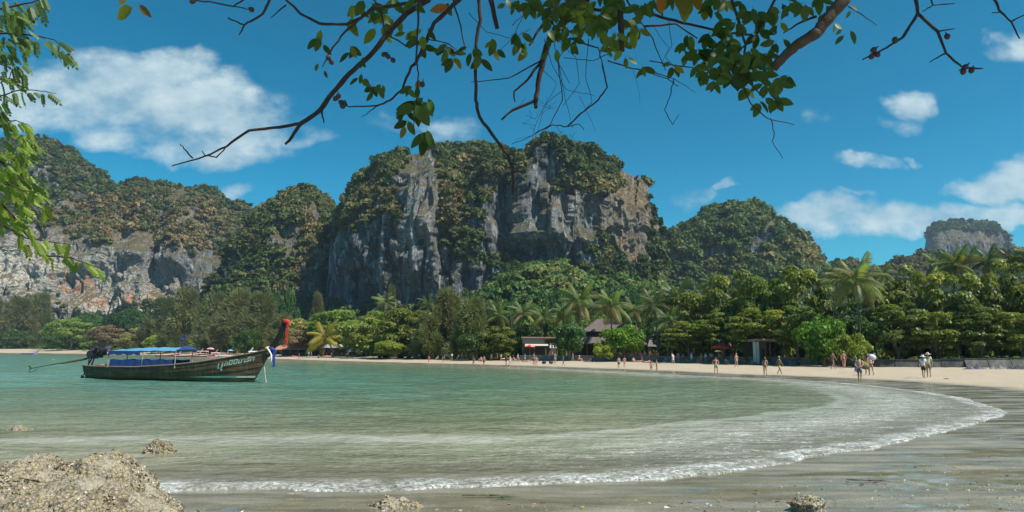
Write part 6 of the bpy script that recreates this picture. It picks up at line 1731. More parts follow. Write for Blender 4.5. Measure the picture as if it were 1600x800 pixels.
heap(1477, 592, .6, .12, (.10, .08, .05), "small dark weed clump on the dry sand at right", 'weed_clump', 'seaweed'); heap(1466, 597, .5, .08, (.12, .09, .06), "flatter weed clump nearer the water at right", 'weed_clump', 'seaweed')
def bag(px, py, s, col, lab):
    p = ground_at(px, py); b = MB().ball((0, 0, s * .45), s * .5, 12, 8, (1.25, .8, .85)); b.tube([(-s * .3, 0, s * .8), (0, 0, s * 1.1), (s * .3, 0, s * .8)], s * .05, 6)
    put('beach_bag', b.mesh('beach_bag', CLOTH, True), label=lab, cat='bag', loc=tuple(p), color=col)
bag(1396, 568, .9, RED, "red bag on the turquoise towel"); bag(850, 569, .6, BLACK, "dark bag on the sand left of the slim dark figure, left of two"); bag(861, 569, .6, (.06, .04, .04), "dark bag nearest the person with raised arm"); bag(1513, 574, .8, PURP, "purple bag left of the dark nets")
def pack(px, py, dz, s, col, lab, Y):
    p = at_y(px, py, Y); b = MB().ball((0, 0, 0), s, 14, 10, (1.1, .72, .8)); b.tube([(-s * .8, -.05, .05), (0, -.1, s * .9), (s * .8, -.05, .05)], .03, 6); b.tube([(-s * .95, 0, -.05), (s * .95, 0, -.05)], s * .36, 8)
    put('backpack', b.mesh('backpack', CLOTH, True), label=lab, cat='backpack', loc=tuple(p), color=col, rot=(0, .35, 0))
_y = ground_at(1344, 598)[1]; pack(1350, 571, 0, .33, OLIVE, "large olive pack on the back of the person at the water's edge", _y + .05)
_y = ground_at(1337, 582)[1]; pack(1331, 564, 0, .26, BLACK, "round black bag carried by the person in the green shirt", _y)
_y = ground_at(1362, 587)[1]; pack(1363, 558, 0, .30, (.6, .55, .75), "white and violet bundle on the shoulders of the person in purple trunks", _y + .1)
# ================================================================== FOREGROUND ROCKS
def oyster_rock_material():
    m, t, out = new_mat("oyster_crusted_rock")
    pos = t.add('ShaderNodeNewGeometry').outputs['Position']
    v = t.add('ShaderNodeTexVoronoi', {'Vector': pos, 'Scale': 26.0, 'Randomness': 1.0}, feature='F1').outputs
    ve = t.add('ShaderNodeTexVoronoi', {'Vector': pos, 'Scale': 26.0}, feature='DISTANCE_TO_EDGE').outputs[0]
    n = t.noise(pos, 2.0, 5, 0.6); n2 = t.noise(pos, 45, 4, 0.65); n3 = t.noise(pos, 9, 5, .65)
    c = t.ramp(n2, [(0.3, (0.10, 0.08, 0.06)), (0.45, (0.24, 0.20, 0.14)), (0.6, (0.42, 0.37, 0.26)), (0.75, (0.60, 0.56, 0.45))])
    c = t.mix(t.ramp(n3, [(0.45, 0.0), (0.6, 0.7)]), c, (0.34, 0.27, 0.13))
    c = t.mix(t.ramp(ve, [(0.0, 0.85), (0.10, 0.0)]), c, (0.05, 0.045, 0.045))
    ve2 = t.add('ShaderNodeTexVoronoi', {'Vector': t.vmath('ADD', pos, t.vmath('MULTIPLY', t.add('ShaderNodeTexNoise', {'Vector': pos, 'Scale': 6.0}).outputs['Color'], (.3, .3, .3))), 'Scale': 5.0}, feature='DISTANCE_TO_EDGE').outputs[0]
    c = t.mix(t.ramp(ve2, [(0.0, 0.8), (0.05, 0.0)]), c, (0.045, 0.035, 0.035))  # crevice darkness painted into the colour as crack lines
    smooth = t.ramp(n, [(0.50, 0.0), (0.60, 0.75)])
    c = t.mix(smooth, c, (0.36, 0.33, 0.25))
    h = t.math('ADD', t.math('MULTIPLY', v[0], -0.8), n2)
    bp = t.add('ShaderNodeBump', {'Strength': 0.9, 'Distance': 0.02, 'Height': h})
    b = t.add('ShaderNodeBsdfPrincipled', {'Base Color': c, 'Roughness': 0.85, 'Normal': bp.outputs[0]})
    t.l.new(b.outputs[0], out.inputs[0]); return m
OY = oyster_rock_material()
def shell_material():
    m, t, out = new_mat("oyster_shell")
    tone = t.add('ShaderNodeAttribute', attribute_name='tone').outputs['Fac']
    c = t.ramp(tone, [(0.0, (0.05, 0.04, 0.04)), (0.3, (0.17, 0.135, 0.085)), (0.55, (0.34, 0.28, 0.165)), (0.8, (0.44, 0.39, 0.28)), (1.0, (0.60, 0.57, 0.50))])
    b = t.add('ShaderNodeBsdfPrincipled', {'Base Color': c, 'Roughness': 0.7})
    t.l.new(b.outputs[0], out.inputs[0]); return m
SHELL = shell_material()
def cellular(P, scale, seed):
    """distance to the nearest jittered cell point, for knobbly crusts"""
    q = P * scale; base = np.floor(q); best = np.full(len(P), 9.0)
    for dx in (-1, 0, 1):
        for dy in (-1, 0, 1):
            for dz in (-1, 0, 1):
                c = base + [dx, dy, dz]; h = np.sin(c @ np.array([127.1, 311.7, 74.7]) + seed) * 43758.5453
                j = np.stack([h - np.floor(h), (h * 1.37) - np.floor(h * 1.37), (h * 1.91) - np.floor(h * 1.91)], -1)
                best = np.minimum(best, np.linalg.norm(q - c - j, axis=1))
    return best
def rock(c, rx, ry, h, n, seed, label, shells, rough=1.0, cat='rock', name='rock', lobes=None, size=(.012, .03), jag=1.0):
    u = np.linspace(-1, 1, n); X, Y = np.meshgrid(u, u, indexing='ij')
    a = np.arctan2(Y, X); q = np.sqrt(X * X + Y * Y)
    # map the square onto a wobbly disc
    m = np.maximum(np.abs(X), np.abs(Y)); k = np.where(q > 0, m / np.maximum(q, 1e-9), 1)
    dx, dy = X * k, Y * k; rr_ = m
    edge = 1 + 0.16 * np.sin(a * 2 + seed) + 0.10 * np.sin(a * 3 + seed * 2) + 0.06 * np.sin(a * 7 + seed)
    P = np.stack([dx * rx * edge, dy * ry * edge, np.zeros_like(dx)], -1).reshape(-1, 3); r1 = rr_.ravel()
    prof = (1 - r1 ** (5.5 if rx > 1 else 3.2))
    top = np.ones(len(P)) * .62
    for lx, ly, lr, lh in (lobes or [(0, 0, .8, .38)]):
        top = np.maximum(top, .55 + lh * (1 - sstep(np.hypot((P[:, 0] - lx) / (rx * lr), (P[:, 1] - ly) / (ry * lr)), 0, 1)))
    P[:, 2] = h * prof * top - 0.12 * (r1 > .999) - .02
    Q = P + np.array([seed * 3.1, 0, 0])
    du = P.reshape(n, n, 3); N = np.cross(np.gradient(du, axis=0), np.gradient(du, axis=1)).reshape(-1, 3); N /= np.linalg.norm(N, axis=1)[:, None] + 1e-9
    s = max(rx, h)
    d = jag * (0.10 * s * fbm(Q * (1.3 / s), 3, seed, ridged=True) * .6 + 0.05 * s * fbm(Q * (4.0 / s), 3, seed + 4) + 0.022 * fbm(Q * 9, 2, seed + 8, ridged=True)) + 0.013 * rough * (0.5 - cellular(Q, 20, seed)) + 0.008 * rough * fbm(Q * 40, 2, seed + 9) + (0.13 * (0.45 - cellular(Q + 0.12 * np.stack([fbm(Q * 2, 2, 1), fbm(Q * 2, 2, 2), fbm(Q * 2, 2, 3)], -1), 2.4, seed + 1)) + 0.045 * (0.45 - cellular(Q, 6.5, seed + 2))) * min(rx, 1.0) * (1 if rx > 1 else 2.0)
    P = P + N * (d * sstep(1 - r1, 0, .05))[:, None]
    me = mesh_np(name, P, grid_faces(n, n))
    o = put(name, me, mat=OY, label=label, cat=cat, loc=c)
    if shells:
        r = np.random.default_rng(seed); G = P.reshape(n, n, 3)
        NN = np.cross(np.gradient(G, axis=0), np.gradient(G, axis=1)).reshape(-1, 3); ar = np.linalg.norm(NN, axis=1); NN /= ar[:, None] + 1e-12
        patch = fbm(P * 1.1, 3, seed + 20); w = ar * np.clip(.45 + patch * 2.6 - .5 * NN[:, 2], 0.06, 1.4); w /= w.sum()
        k = r.choice(len(P), shells, p=w); B = P[k]; nn = NN[k] + r.normal(size=(shells, 3)) * .55; nn /= np.linalg.norm(nn, axis=1)[:, None]
        ax = r.normal(size=(shells, 3)); U = np.cross(nn, ax); U /= np.linalg.norm(U, axis=1)[:, None]; W = np.cross(nn, U)
        sz = (size[0] + (size[1] - size[0]) * r.random(shells) ** 2)[:, None]
        cup = nn * sz * (0.25 + .5 * r.random((shells, 1)))
        V = np.stack([B - nn * sz * .3, B + U * sz + cup * .8, B + (U * .4 + W * .9) * sz + cup, B + (-U * .6 + W * .5) * sz + cup * .7, B + (-U * .9 - W * .3) * sz + cup * .9, B + (U * .1 - W * .8) * sz + cup], 1).reshape(-1, 3)
        b0 = np.arange(shells)[:, None] * 6
        Fc = np.concatenate([b0 + np.array([[0, 1, 2]]), b0 + np.array([[0, 2, 3]]), b0 + np.array([[0, 3, 4]]), b0 + np.array([[0, 4, 5]]), b0 + np.array([[0, 5, 1]])])
        ms = mesh_np("oyster_crust", V, Fc, False); set_attr(ms, 'tone', np.repeat(np.clip(.52 + .27 * r.normal(size=shells), 0, 1), 6))
        put('oyster_crust', ms, o, mat=SHELL, kind='stuff')
    return o
rock((-5.40, 7.05, -0.02), 2.10, 1.55, 0.70, 460, 3, "big pale oyster-crusted boulder filling the bottom left corner", 12000, 1.0, name='boulder', cat='boulder',
     lobes=[(1.25, .40, .52, .52), (.3, .25, .7, .28), (-1.3, .2, .6, .20), (1.3, -.5, .6, .36)], size=(.008, .026), jag=.8)
p = at_z(248, 707, 0); rock((p[0], p[1], -.04), .27, .20, .27, 110, 5, "small knobbly rock standing in the water behind the boulder", 1500, .7, lobes=[(-.06, 0, .6, .4), (.16, 0, .5, .42)], size=(.008, .02), jag=1.4)
p = at_z(31, 672, 0); rock((p[0], p[1], -.04), .22, .16, .14, 70, 7, "low rock awash in the water at far left", 500, .7, size=(.008, .02), jag=1.4)
p = at_z(620, 792, .02); rock((p[0], p[1], -.0), .30, .15, .135, 120, 9, "low pale rock on the wet sand at bottom centre", 1500, .7, lobes=[(-.12, 0, .5, .3), (.08, .02, .5, .42)], size=(.006, .018), jag=1.0)
p = at_z(1264, 784, .15); RK5 = p; rock((p[0], p[1], .13), .19, .13, .085, 110, 12, "brown weedy rock with red leaves beside it at bottom right", 1200, .7, size=(.006, .016), jag=1.2)
p = ground_at(1408, 692); rock((p[0], p[1], p[2] - .01), .09, .05, .04, 30, 13, "pinkish brown stone on the foam line at right", 0, .4, name='stone', cat='stone')
p = ground_at(1392, 695); rock((p[0], p[1], p[2] - .01), .05, .04, .035, 30, 14, "dark stone left of the pinkish stone on the foam line", 0, .4, name='stone', cat='stone')
p = ground_at(1560, 686); rock((p[0], p[1], p[2] - .01), .05, .04, .05, 30, 15, "lone dark stone on the wet sand near the right edge", 0, .4, name='stone', cat='stone')
p = ground_at(995, 783); rock((p[0], p[1], p[2] - .01), .06, .04, .03, 30, 16, "small dark stone on the wet sand at bottom centre right", 0, .4, name='stone', cat='stone')

# ---- shore litter: single leaves, twigs, weed
def leaf_mesh(seed, w=.46, curl=.12, bend=.1):
    r = random.Random(seed); n = 7; V = []; 
    for i in range(n + 1):
        t = i / n; ww = w / 2 * (math.sin(PI * t ** .85)) ** .75 + .004; z = -bend * t * t
        V += [(t, -ww, z + curl * ww * 2), (t, 0, z), (t, ww, z + curl * ww * 2)]
    Fs = []
    for i in range(n):
        a = i * 3; Fs += [(a, a + 3, a + 4, a + 1), (a + 1, a + 4, a + 5, a + 2)]
    V += [(-.16, -.008, .01), (-.16, .008, .01), (0, .012, 0), (0, -.012, 0)]; k = len(V); Fs.append((k - 4, k - 1, k - 2, k - 3))
    me = bpy.data.meshes.new('leaf'); me.from_pydata(V, [], Fs); me.update(); me.polygons.foreach_set('use_smooth', [True] * len(me.polygons))
    set_attr(me, 'tone', [.5 + .1 * math.sin(i) for i in range(len(V))]); me.materials.append(LEAF); return me
LV = [leaf_mesh(1, .46, .14, .08), leaf_mesh(2, .52, .08, .18), leaf_mesh(3, .42, .2, .02), leaf_mesh(4, .5, .05, -.1)]
LITTER = [(1236, 786, .16, (.5, .07, .03), "red fallen leaf left of the brown weedy rock"), (1247, 789, .17, (.55, .10, .03), "orange red fallen leaf touching the weedy rock"), (1222, 784, .11, (.3, .05, .03), "dark red leaf farthest left of the weedy rock"),
          (1075, 786, .09, (.5, .12, .10), "pinkish red leaf on the wet sand at bottom right of centre"), (1068, 788, .07, (.45, .08, .06), "small red leaf beside the pinkish red leaf"), (855, 786, .08, (.35, .12, .07), "curled brown leaf at bottom centre"),
          (1122, 785, .07, (.6, .5, .05), "yellow leaf on the wet sand at bottom right"), (908, 797, .06, (.65, .55, .04), "yellow leaf at the bottom edge near centre"), (1437, 751, .13, (.45, .22, .16), "tan pink leaf on the sand at right"),
          (1345, 758, .10, (.10, .07, .05), "dark leaf on the wet sand at right"), (1365, 757, .09, (.07, .05, .04), "darkest leaf right of the dark leaf at right"), (1328, 757, .08, (.2, .12, .08), "brown leaf at the left end of the leaf line"),
          (1387, 757, .07, (.4, .2, .15), "small tan leaf at the right end of the leaf line"), (1545, 722, .10, (.45, .2, .15), "pinkish leaf on the sand near the right edge"), (1496, 733, .10, (.4, .24, .18), "pale brown leaf left of the right edge"),
          (1208, 783, .05, (.04, .04, .05), "tiny black leaf left of the red leaves"), (1300, 787, .05, (.05, .05, .05), "tiny black leaf right of the weedy rock"), (932, 773, .05, (.08, .09, .12), "tiny bluish leaf on the sheet of water at bottom centre")]
for i, (px, py, s, c, lab) in enumerate(LITTER):
    p = ground_at(px, py); put('fallen_leaf', LV[i % 4], label=lab, cat='leaf', group='leaves washed up on the wet sand', loc=(p[0], p[1], p[2] + .022), rot=(.15 * math.sin(i), -.1, i * 1.9), scale=s, color=c)
def weed(px, py, L, col, lab, seed):
    p = ground_at(px, py); r = random.Random(seed); b = MB()
    for k in range(7):
        a = r.uniform(-.5, .5) + (PI if k % 2 else 0); pts = [(L * .5 * t * math.cos(a), L * .25 * t * math.sin(a) + .02 * math.sin(t * 5 + k), .012 + .012 * r.random()) for t in (0, .3, .6, 1.0)]
        b.tube(pts, [.005, .005, .004, .002], 4)
    put('seaweed', b.mesh('seaweed', paint("weed_%d" % seed, col, .7), True), label=lab, cat='seaweed', loc=tuple(p + np.array([0, 0, .015])))
weed(765, 779, .7, (.09, .10, .04), "thin strand of green weed right of the low pale rock", 1); weed(783, 781, .3, (.05, .10, .03), "dark green weed tuft at the end of the thin strand", 2); weed(1357, 756, .6, (.06, .04, .03), "dark weed strands along the leaf line at right", 3)
weed(460, 776, .25, (.35, .30, .2), "pale twig on the wet sand right of the boulder", 5)
def grit():
    r = np.random.default_rng(21); n = 5200
    px = r.uniform(300, 1640, n); py = r.uniform(700, 818, n); keep = py > np.interp(px, [300, 700, 1000, 1200, 1400, 1640], [785, 785, 772, 752, 722, 690]) + 22 * r.normal(size=n) * .3
    px, py = px[keep], py[keep]; P = np.array([at_z(a, b, .12) for a, b in zip(px, py)]); P[:, 2] = land_h(shore_dist(P[:, :2]), np.hypot(P[:, 0], P[:, 1])) + .004
    n = len(P); s = (.004 + .016 * r.random(n) ** 4)[:, None]
    o = r.normal(size=(n, 4, 3)) * s[:, None] * np.array([1, 1, .45]); V = (P[:, None] + o).reshape(-1, 3); b0 = np.arange(n)[:, None] * 4
    Fc = np.concatenate([b0 + np.array([[0, 1, 2]]), b0 + np.array([[0, 2, 3]]), b0 + np.array([[0, 3, 1]]), b0 + np.array([[1, 3, 2]])])
    me = mesh_np('shell_grit', V, Fc, False); set_attr(me, 'tone', np.repeat(r.random(n) ** .8, 4)); put('shell_grit', me, mat=SHELL, kind='stuff', label="broken shells and grit strewn over the wet sand in the foreground")
grit()

# ================================================================== BOUGHS OVERHEAD
def dz(px, py, depth): return Vector(CAM + ray(px, py) * (depth / 1.0))
def wiggly(pts, depth, r0, r1, b, seed, ddepth=0.0, n=8, sub=4):
    """tube along a line of photo positions, at its own distance, with the knots and kinks of a twig"""
    rnd = random.Random(seed); P = []
    m = len(pts) - 1
    for i in range(m):
        for k in range(sub):
            t = k / sub; x = pts[i][0] * (1 - t) + pts[i + 1][0] * t; y = pts[i][1] * (1 - t) + pts[i + 1][1] * t
            P.append((x + (rnd.uniform(-1, 1) if k else 0) * .9, y + (rnd.uniform(-1, 1) if k else 0) * .9))
    P.append(pts[-1]); N_ = len(P)
    W = [dz(x, y, depth + ddepth * i / (N_ - 1) + .012 * rnd.uniform(-1, 1)) for i, (x, y) in enumerate(P)]
    R_ = [(r0 + (r1 - r0) * i / (N_ - 1)) * (1 + .16 * rnd.random()) for i in range(N_)]
    b.tube(W, R_, n)
DARKBARK = paint("dark_twig_bark", (.035, .024, .022), .85, .35, 30, 0, .4)
GREYBARK = paint("grey_bough_bark", (.075, .055, .045), .9, .4, 14, 0, .7)
def overhead():
    root = empty('overhanging_tree', (4.4, 0.9, ground_z(4.4, 0.9)), label="dark leafy boughs of a beach tree hanging across the top of the picture", cat='tree')
    inv = Matrix.Translation(-Vector(root.location))
    def part(name, b, mat):
        o = put(name, b.mesh(name, mat, True), root); o.matrix_parent_inverse = inv; return o
    # trunk and the big limb, above and beside the view
    t = MB(); t.tube([(4.4, .9, -.1), (4.3, 1.0, 1.2), (4.2, 1.5, 2.6), (3.9, 2.3, 3.7)], [.24, .19, .16, .13], 12); part('trunk', t, GREYBARK)
    b = MB(); b.tube([(3.9, 2.3, 3.7)] + [dz(x, y, 3.9) for x, y in [(1700, -260), (1500, -190), (1320, -80), (1160, -60), (1000, -50), (900, -45), (800, -50), (640, -60), (430, -50), (250, -40)]], [.13, .10, .085, .07, .06, .055, .05, .045, .035, .025, .012], 10); part('limb', b, GREYBARK)
    B = [  # points, depth, start radius, end radius
     ([(680, -40), (669, 0), (635, 21), (605, 52), (579, 86), (545, 116), (519, 146), (500, 172), (470, 193)], 3.7, .016, .011),
     ([(470, 193), (456, 214), (446, 225)], 3.7, .010, .006), ([(470, 193), (436, 199), (389, 204), (354, 229), (320, 244), (269, 259)], 3.7, .009, .003),
     ([(301, 247), (288, 233), (282, 225)], 3.7, .004, .002), ([(322, 243), (338, 246), (352, 231)], 3.72, .004, .003), ([(503, 172), (506, 192)], 3.7, .006, .003), ([(320, 244), (316, 236)], 3.7, .003, .002),
     ([(440, -20), (447, 0), (470, 22), (500, 37), (541, 38), (564, 28), (582, 13), (646, 4), (690, -20)], 3.5, .005, .009),
     ([(564, 28), (537, 52), (519, 75), (513, 88), (504, 105)], 3.5, .006, .002),
     ([(760, -45), (717, 0), (678, 36), (662, 71), (650, 98), (642, 105), (629, 139), (609, 157), (590, 165), (545, 167)], 3.55, .012, .003),
     ([(590, 165), (575, 176), (565, 183)], 3.55, .003, .001), ([(545, 167), (535, 160), (524, 154)], 3.55, .003, .002),
     ([(280, -15), (301, 0), (335, 4), (365, 10), (380, 0), (384, -20)], 3.3, .003, .004), ([(365, 10), (393, 15)], 3.3, .003, .002),
     ([(430, -30), (421, 0), (410, 22), (391, 34), (382, 39), (356, 28)], 3.3, .007, .003), ([(382, 39), (374, 54)], 3.3, .004, .003), ([(447, 8), (423, 28)], 3.5, .004, .002),
     ([(748, -40), (748, 0), (751, 31), (745, 58), (743, 110), (743, 156), (749, 182), (775, 218), (792, 240), (801, 262), (801, 303)], 3.6, .009, .007),
     ([(655, -40), (654, 10), (652, 49), (650, 94), (654, 114), (649, 172), (645, 208)], 3.4, .006, .002), ([(766, -40), (767, 0), (777, 45)], 3.9, .016, .011),
     ([(700, -30), (710, 10), (720, 40), (727, 78)], 3.6, .005, .003), ([(570, -30), (596, 20), (603, 52), (640, 75), (665, 60), (700, 68), (720, 84)], 3.6, .005, .002),
     ([(930, -50), (909, 19), (883, 32), (860, 58), (850, 88), (842, 123), (837, 159), (837, 168)], 4.2, .026, .010), ([(837, 157), (801, 172), (784, 187)], 4.2, .010, .006),
     ([(847, 94), (824, 125), (803, 143), (805, 159)], 4.2, .008, .004), ([(847, 94), (795, 122), (736, 128)], 4.2, .005, .002), ([(890, -40), (870, 10), (840, 49), (827, 71)], 4.1, .012, .005),
     ([(960, -40), (985, 10), (1020, 60), (1040, 110)], 4.1, .006, .002),
     ([(968, -50), (967, 0), (970, 32), (972, 81)], 3.6, .020, .013), ([(880, 10), (936, 16), (978, 13), (1023, 23), (1066, 36), (1108, 45), (1140, 52), (1176, 54)], 4.0, .010, .005),
     ([(1007, 41), (1056, 37), (1090, 60)], 4.1, .007, .004), ([(950, 95), (980, 105), (1001, 109), (1043, 123), (1060, 135)], 3.8, .004, .002), ([(1015, 95), (1069, 104), (1124, 114), (1150, 125)], 3.8, .003, .003),
     ([(1020, 112), (1053, 123), (1087, 145)], 3.8, .003, .001), ([(1053, 123), (1046, 153), (1038, 172), (1051, 195), (1061, 179)], 3.8, .003, .0015), ([(1160, 130), (1173, 162), (1199, 185), (1241, 195)], 3.6, .004, .002),
     ([(1204, 185), (1210, 208), (1207, 221), (1223, 248)], 3.6, .003, .0015),
     ([(1224, 52), (1249, 36), (1275, 26)], 3.7, .003, .007), ([(1130, -40), (1150, 20), (1165, 70), (1160, 120), (1190, 150)], 3.6, .009, .003), ([(1230, -40), (1200, 20), (1180, 60), (1140, 90)], 3.7, .008, .003), ([(1325, 10), (1350, 25), (1370, 40)], 3.7, .003, .0015),
     ([(1425, -50), (1431, 0), (1434, 21), (1411, 58), (1395, 68), (1375, 80), (1348, 93)], 3.2, .009, .003), ([(1434, 21), (1465, 49), (1478, 83), (1505, 106), (1535, 107)], 3.2, .007, .003),
     ([(1465, 49), (1492, 45)], 3.2, .004, .002), ([(1478, 83), (1453, 97)], 3.2, .004, .002), ([(1450, -25), (1455, 0), (1458, 8), (1492, 5)], 3.2, .005, .002), ([(1458, 8), (1441, 18)], 3.2, .003, .002), ([(1505, 106), (1498, 110)], 3.2, .003, .002),
     ([(1545, -40), (1554, 0), (1564, 19), (1580, 34), (1593, 60)], 3.3, .006, .003), ([(1580, 34), (1604, 22)], 3.3, .004, .002), ([(1564, 19), (1550, 20)], 3.3, .003, .002),
    ]
    for i, (pts, d, r0, r1) in enumerate(B):
        b = MB(); wiggly(pts, d, r0, r1, b, i + 50); part('branch' if r0 > .008 else 'twig', b, DARKBARK)
    b = MB(); wiggly([(1345, -60), (1319, 0), (1294, 29), (1275, 52), (1249, 68), (1229, 84), (1208, 108)], 3.5, .032, .021, b, 7, n=10); part('broken_bough', b, GREYBARK)
    b = MB(); wiggly([(885, -30), (905, 15), (925, 35), (945, 45)], 3.9, .05, .03, b, 8, n=10); part('knotty_bough', b, GREYBARK)
    # fine tangle of vines right of centre
    rnd = random.Random(5)
    V = [([(870, 78), (879, 156), (860, 195), (827, 214), (800, 225)], .003), ([(941, 101), (949, 136), (935, 156), (905, 179), (886, 198), (863, 195), (837, 208)], .005), ([(886, 198), (905, 194), (912, 203)], .003), ([(865, 60), (875, 110), (882, 150), (895, 200)], .002),
         ([(827, 224), (816, 240), (821, 265)], .002), ([(860, 50), (900, 90), (905, 130), (880, 165)], .002), ([(920, 60), (915, 120), (925, 160), (890, 196)], .002), ([(850, 60), (862, 100), (885, 140), (930, 150)], .002), ([(840, 100), (870, 130), (850, 170), (840, 205)], .0015), ([(890, 60), (935, 75), (941, 101)], .005),
         ([(905, 150), (925, 190), (930, 205)], .0012), ([(880, 140), (850, 165), (835, 200), (830, 225)], .0015), ([(900, 50), (870, 95), (890, 130)], .0025), ([(980, 60), (950, 85), (925, 95), (880, 90)], .003), ([(1045, 30), (1050, 70), (1040, 90), (1060, 110)], .002), ([(1020, 40), (1045, 75), (1035, 100)], .0015), ([(800, 40), (815, 25), (860, 20)], .002), ([(732, 20), (760, 50), (800, 60), (830, 45)], .002), ([(820, 20), (800, 60), (780, 80)], .002), ([(990, 110), (998, 140), (1000, 165)], .001)]
    for i in range(16):
        x, y = rnd.uniform(820, 900), rnd.uniform(150, 215); V.append(([(x, y), (x + rnd.uniform(-16, 16), y + rnd.uniform(-10, 14)), (x + rnd.uniform(-26, 26), y + rnd.uniform(-16, 22))], .001))
    for i, (pts, r0) in enumerate(V):
        b = MB(); wiggly(pts, 4.0, r0, r0 * .6, b, i + 300, n=5); part('vine', b, DARKBARK)
    # woody fruits
    fm = paint("woody_fruit", (.05, .028, .03), .7, .4, 30)
    for x, y, d in [(301, 2, 3.3), (393, 15, 3.3), (513, 90, 3.5), (518, 97, 3.5), (524, 154, 3.55), (529, 150, 3.55), (533, 160, 3.55), (539, 163, 3.55), (535, 166, 3.55), (1365, 78, 3.2), (1362, 88, 3.2), (1371, 85, 3.2), (1398, 62, 3.2), (1480, 57, 3.2), (1508, 105, 3.2), (1505, 112, 3.2), (1518, 110, 3.2), (606, 88, 3.6), (614, 94, 3.6), (600, 85, 3.6), (660, 132, 3.5), (1225, 12, 3.7), (1228, 22, 3.7)]:
        c = dz(x, y, d); b = MB(); b.ball((0, 0, 0), .0135, 8, 6, (1, .95, 1.15)); b.tube([(0, 0, .012), (0, 0, .026)], .003, 4)
        o = put('seed_pod', b.mesh('seed_pod', fm, True), root, rot=(rnd.uniform(-.5, .5), rnd.uniform(-1, 1), 0)); o.matrix_parent_inverse = inv; o.location = c
    # leaves in rosettes at the twig ends
    ROS = [(498, 66, 3, 24), (500, 46, 1, 24), (505, 105, 2, 14), (548, 76, 4, 22), (560, 92, 3, 22), (563, 122, 4, 20), (577, 140, 4, 22), (590, 130, 3, 20), (555, 10, 3, 30), (545, 30, 2, 30), (600, 18, 4, 30), (622, 36, 3, 26), (592, 40, 2, 32), (640, 55, 4, 24), (662, 50, 3, 24), (655, 70, 4, 26),
           (645, 142, 4, 24), (653, 165, 6, 38), (640, 195, 3, 28), (662, 205, 4, 36), (668, 158, 3, 28), (632, 168, 3, 26), (700, 76, 4, 22), (712, 88, 4, 24), (737, 76, 4, 22), (745, 90, 3, 26), (688, 76, 2, 18), (775, 72, 3, 24), (770, 60, 2, 18), (812, 58, 3, 28), (820, 72, 3, 28), (806, 62, 3, 22),
           (795, 5, 4, 18), (812, 4, 4, 18), (832, 8, 4, 26), (848, 20, 4, 26), (862, 6, 4, 26), (880, 14, 4, 26), (882, 50, 4, 26), (893, 64, 4, 26), (860, 52, 3, 20), (865, 78, 2, 20), (905, 14, 4, 28), (920, 2, 4, 28), (932, 24, 4, 26), (950, 20, 5, 26), (940, 50, 4, 24), (960, 56, 4, 24), (955, 74, 4, 22), (980, 58, 4, 26), (988, 34, 4, 24), (996, 46, 4, 20), (978, 86, 3, 20),
           (1008, 111, 4, 20), (1048, 100, 4, 22), (1078, 84, 3, 22), (1094, 112, 4, 22), (1107, 114, 3, 20), (1075, 60, 3, 28), (1096, 80, 5, 28), (1110, 54, 5, 30), (1127, 38, 5, 28), (1140, 64, 5, 30), (1132, 84, 6, 30), (1150, 94, 6, 30), (1165, 112, 6, 30), (1147, 124, 5, 30), (1172, 82, 6, 28), (1182, 52, 5, 26), (1192, 30, 5, 26), (1180, 18, 4, 26), (1160, 10, 5, 28), (1130, 2, 5, 28), (1110, 14, 4, 26),
           (1205, 14, 4, 24), (1216, 34, 3, 22), (1150, 38, 5, 28), (1166, 140, 4, 26), (1196, 130, 5, 26), (1210, 152, 5, 26), (1215, 124, 4, 26), (1190, 160, 4, 24), (1200, 78, 4, 22), (1228, 3, 3, 26), (1256, 6, 4, 26), (1284, 2, 4, 26), (1292, 22, 2, 22), (1308, 40, 3, 20), (1322, 52, 2, 22), (1332, 14, 2, 16),
           (1000, 4, 4, 28), (1085, 2, 4, 26), (1050, -2, 4, 24), (962, -4, 4, 28), (702, 4, 2, 22), (652, 4, 3, 26), (574, 2, 3, 30), (620, 4, 3, 26), (1024, 2, 2, 30)]
    for k in range(22): ROS.append((rnd.uniform(1065, 1228), rnd.uniform(5, 130), 4, 23))
    for k in range(16): ROS.append((rnd.uniform(830, 1000), rnd.uniform(-5, 55), 4, 22))
    leaves = []
    for cx, cy, n, Lp in ROS:
        d = 3.6 + rnd.uniform(-.25, .35); spread = rnd.uniform(-.3, .3)
        for k in range(n):
            ang = spread + (-1.15 + 2.3 * (k + .5) / n) * (1.15 if n > 3 else .9) + rnd.uniform(-.25, .25)         # 0 = straight down
            leaves.append((cx + rnd.uniform(-8, 8), cy + rnd.uniform(-7, 7), ang, Lp * rnd.uniform(.7, 1.05), d + rnd.uniform(-.06, .06), None))
    leaves += [(207, 12, -1.25, 40, 3.3, (.17, .19, .02)), (218, 8, .75, 26, 3.3, (.14, .09, .03)), (196, -12, -.2, 24, 3.3, (.12, .12, .03)), (1033, -12, .0, 34, 3.5, (.25, .10, .008)), (1062, -18, .1, 44, 3.5, (.16, .13, .012)), (1072, -18, .0, 52, 3.55, (.18, .18, .03)), (1088, -10, .1, 30, 3.5, (.20, .10, .01)), (700, 10, -1.35, 30, 3.5, (.35, .15, .04)), (655, 125, -.2, 18, 3.5, (.2, .12, .05))]
    ex, ez = Vector(R[:, 0]), Vector(R[:, 1]); fwd = -Vector(R[:, 2])
    rest = []
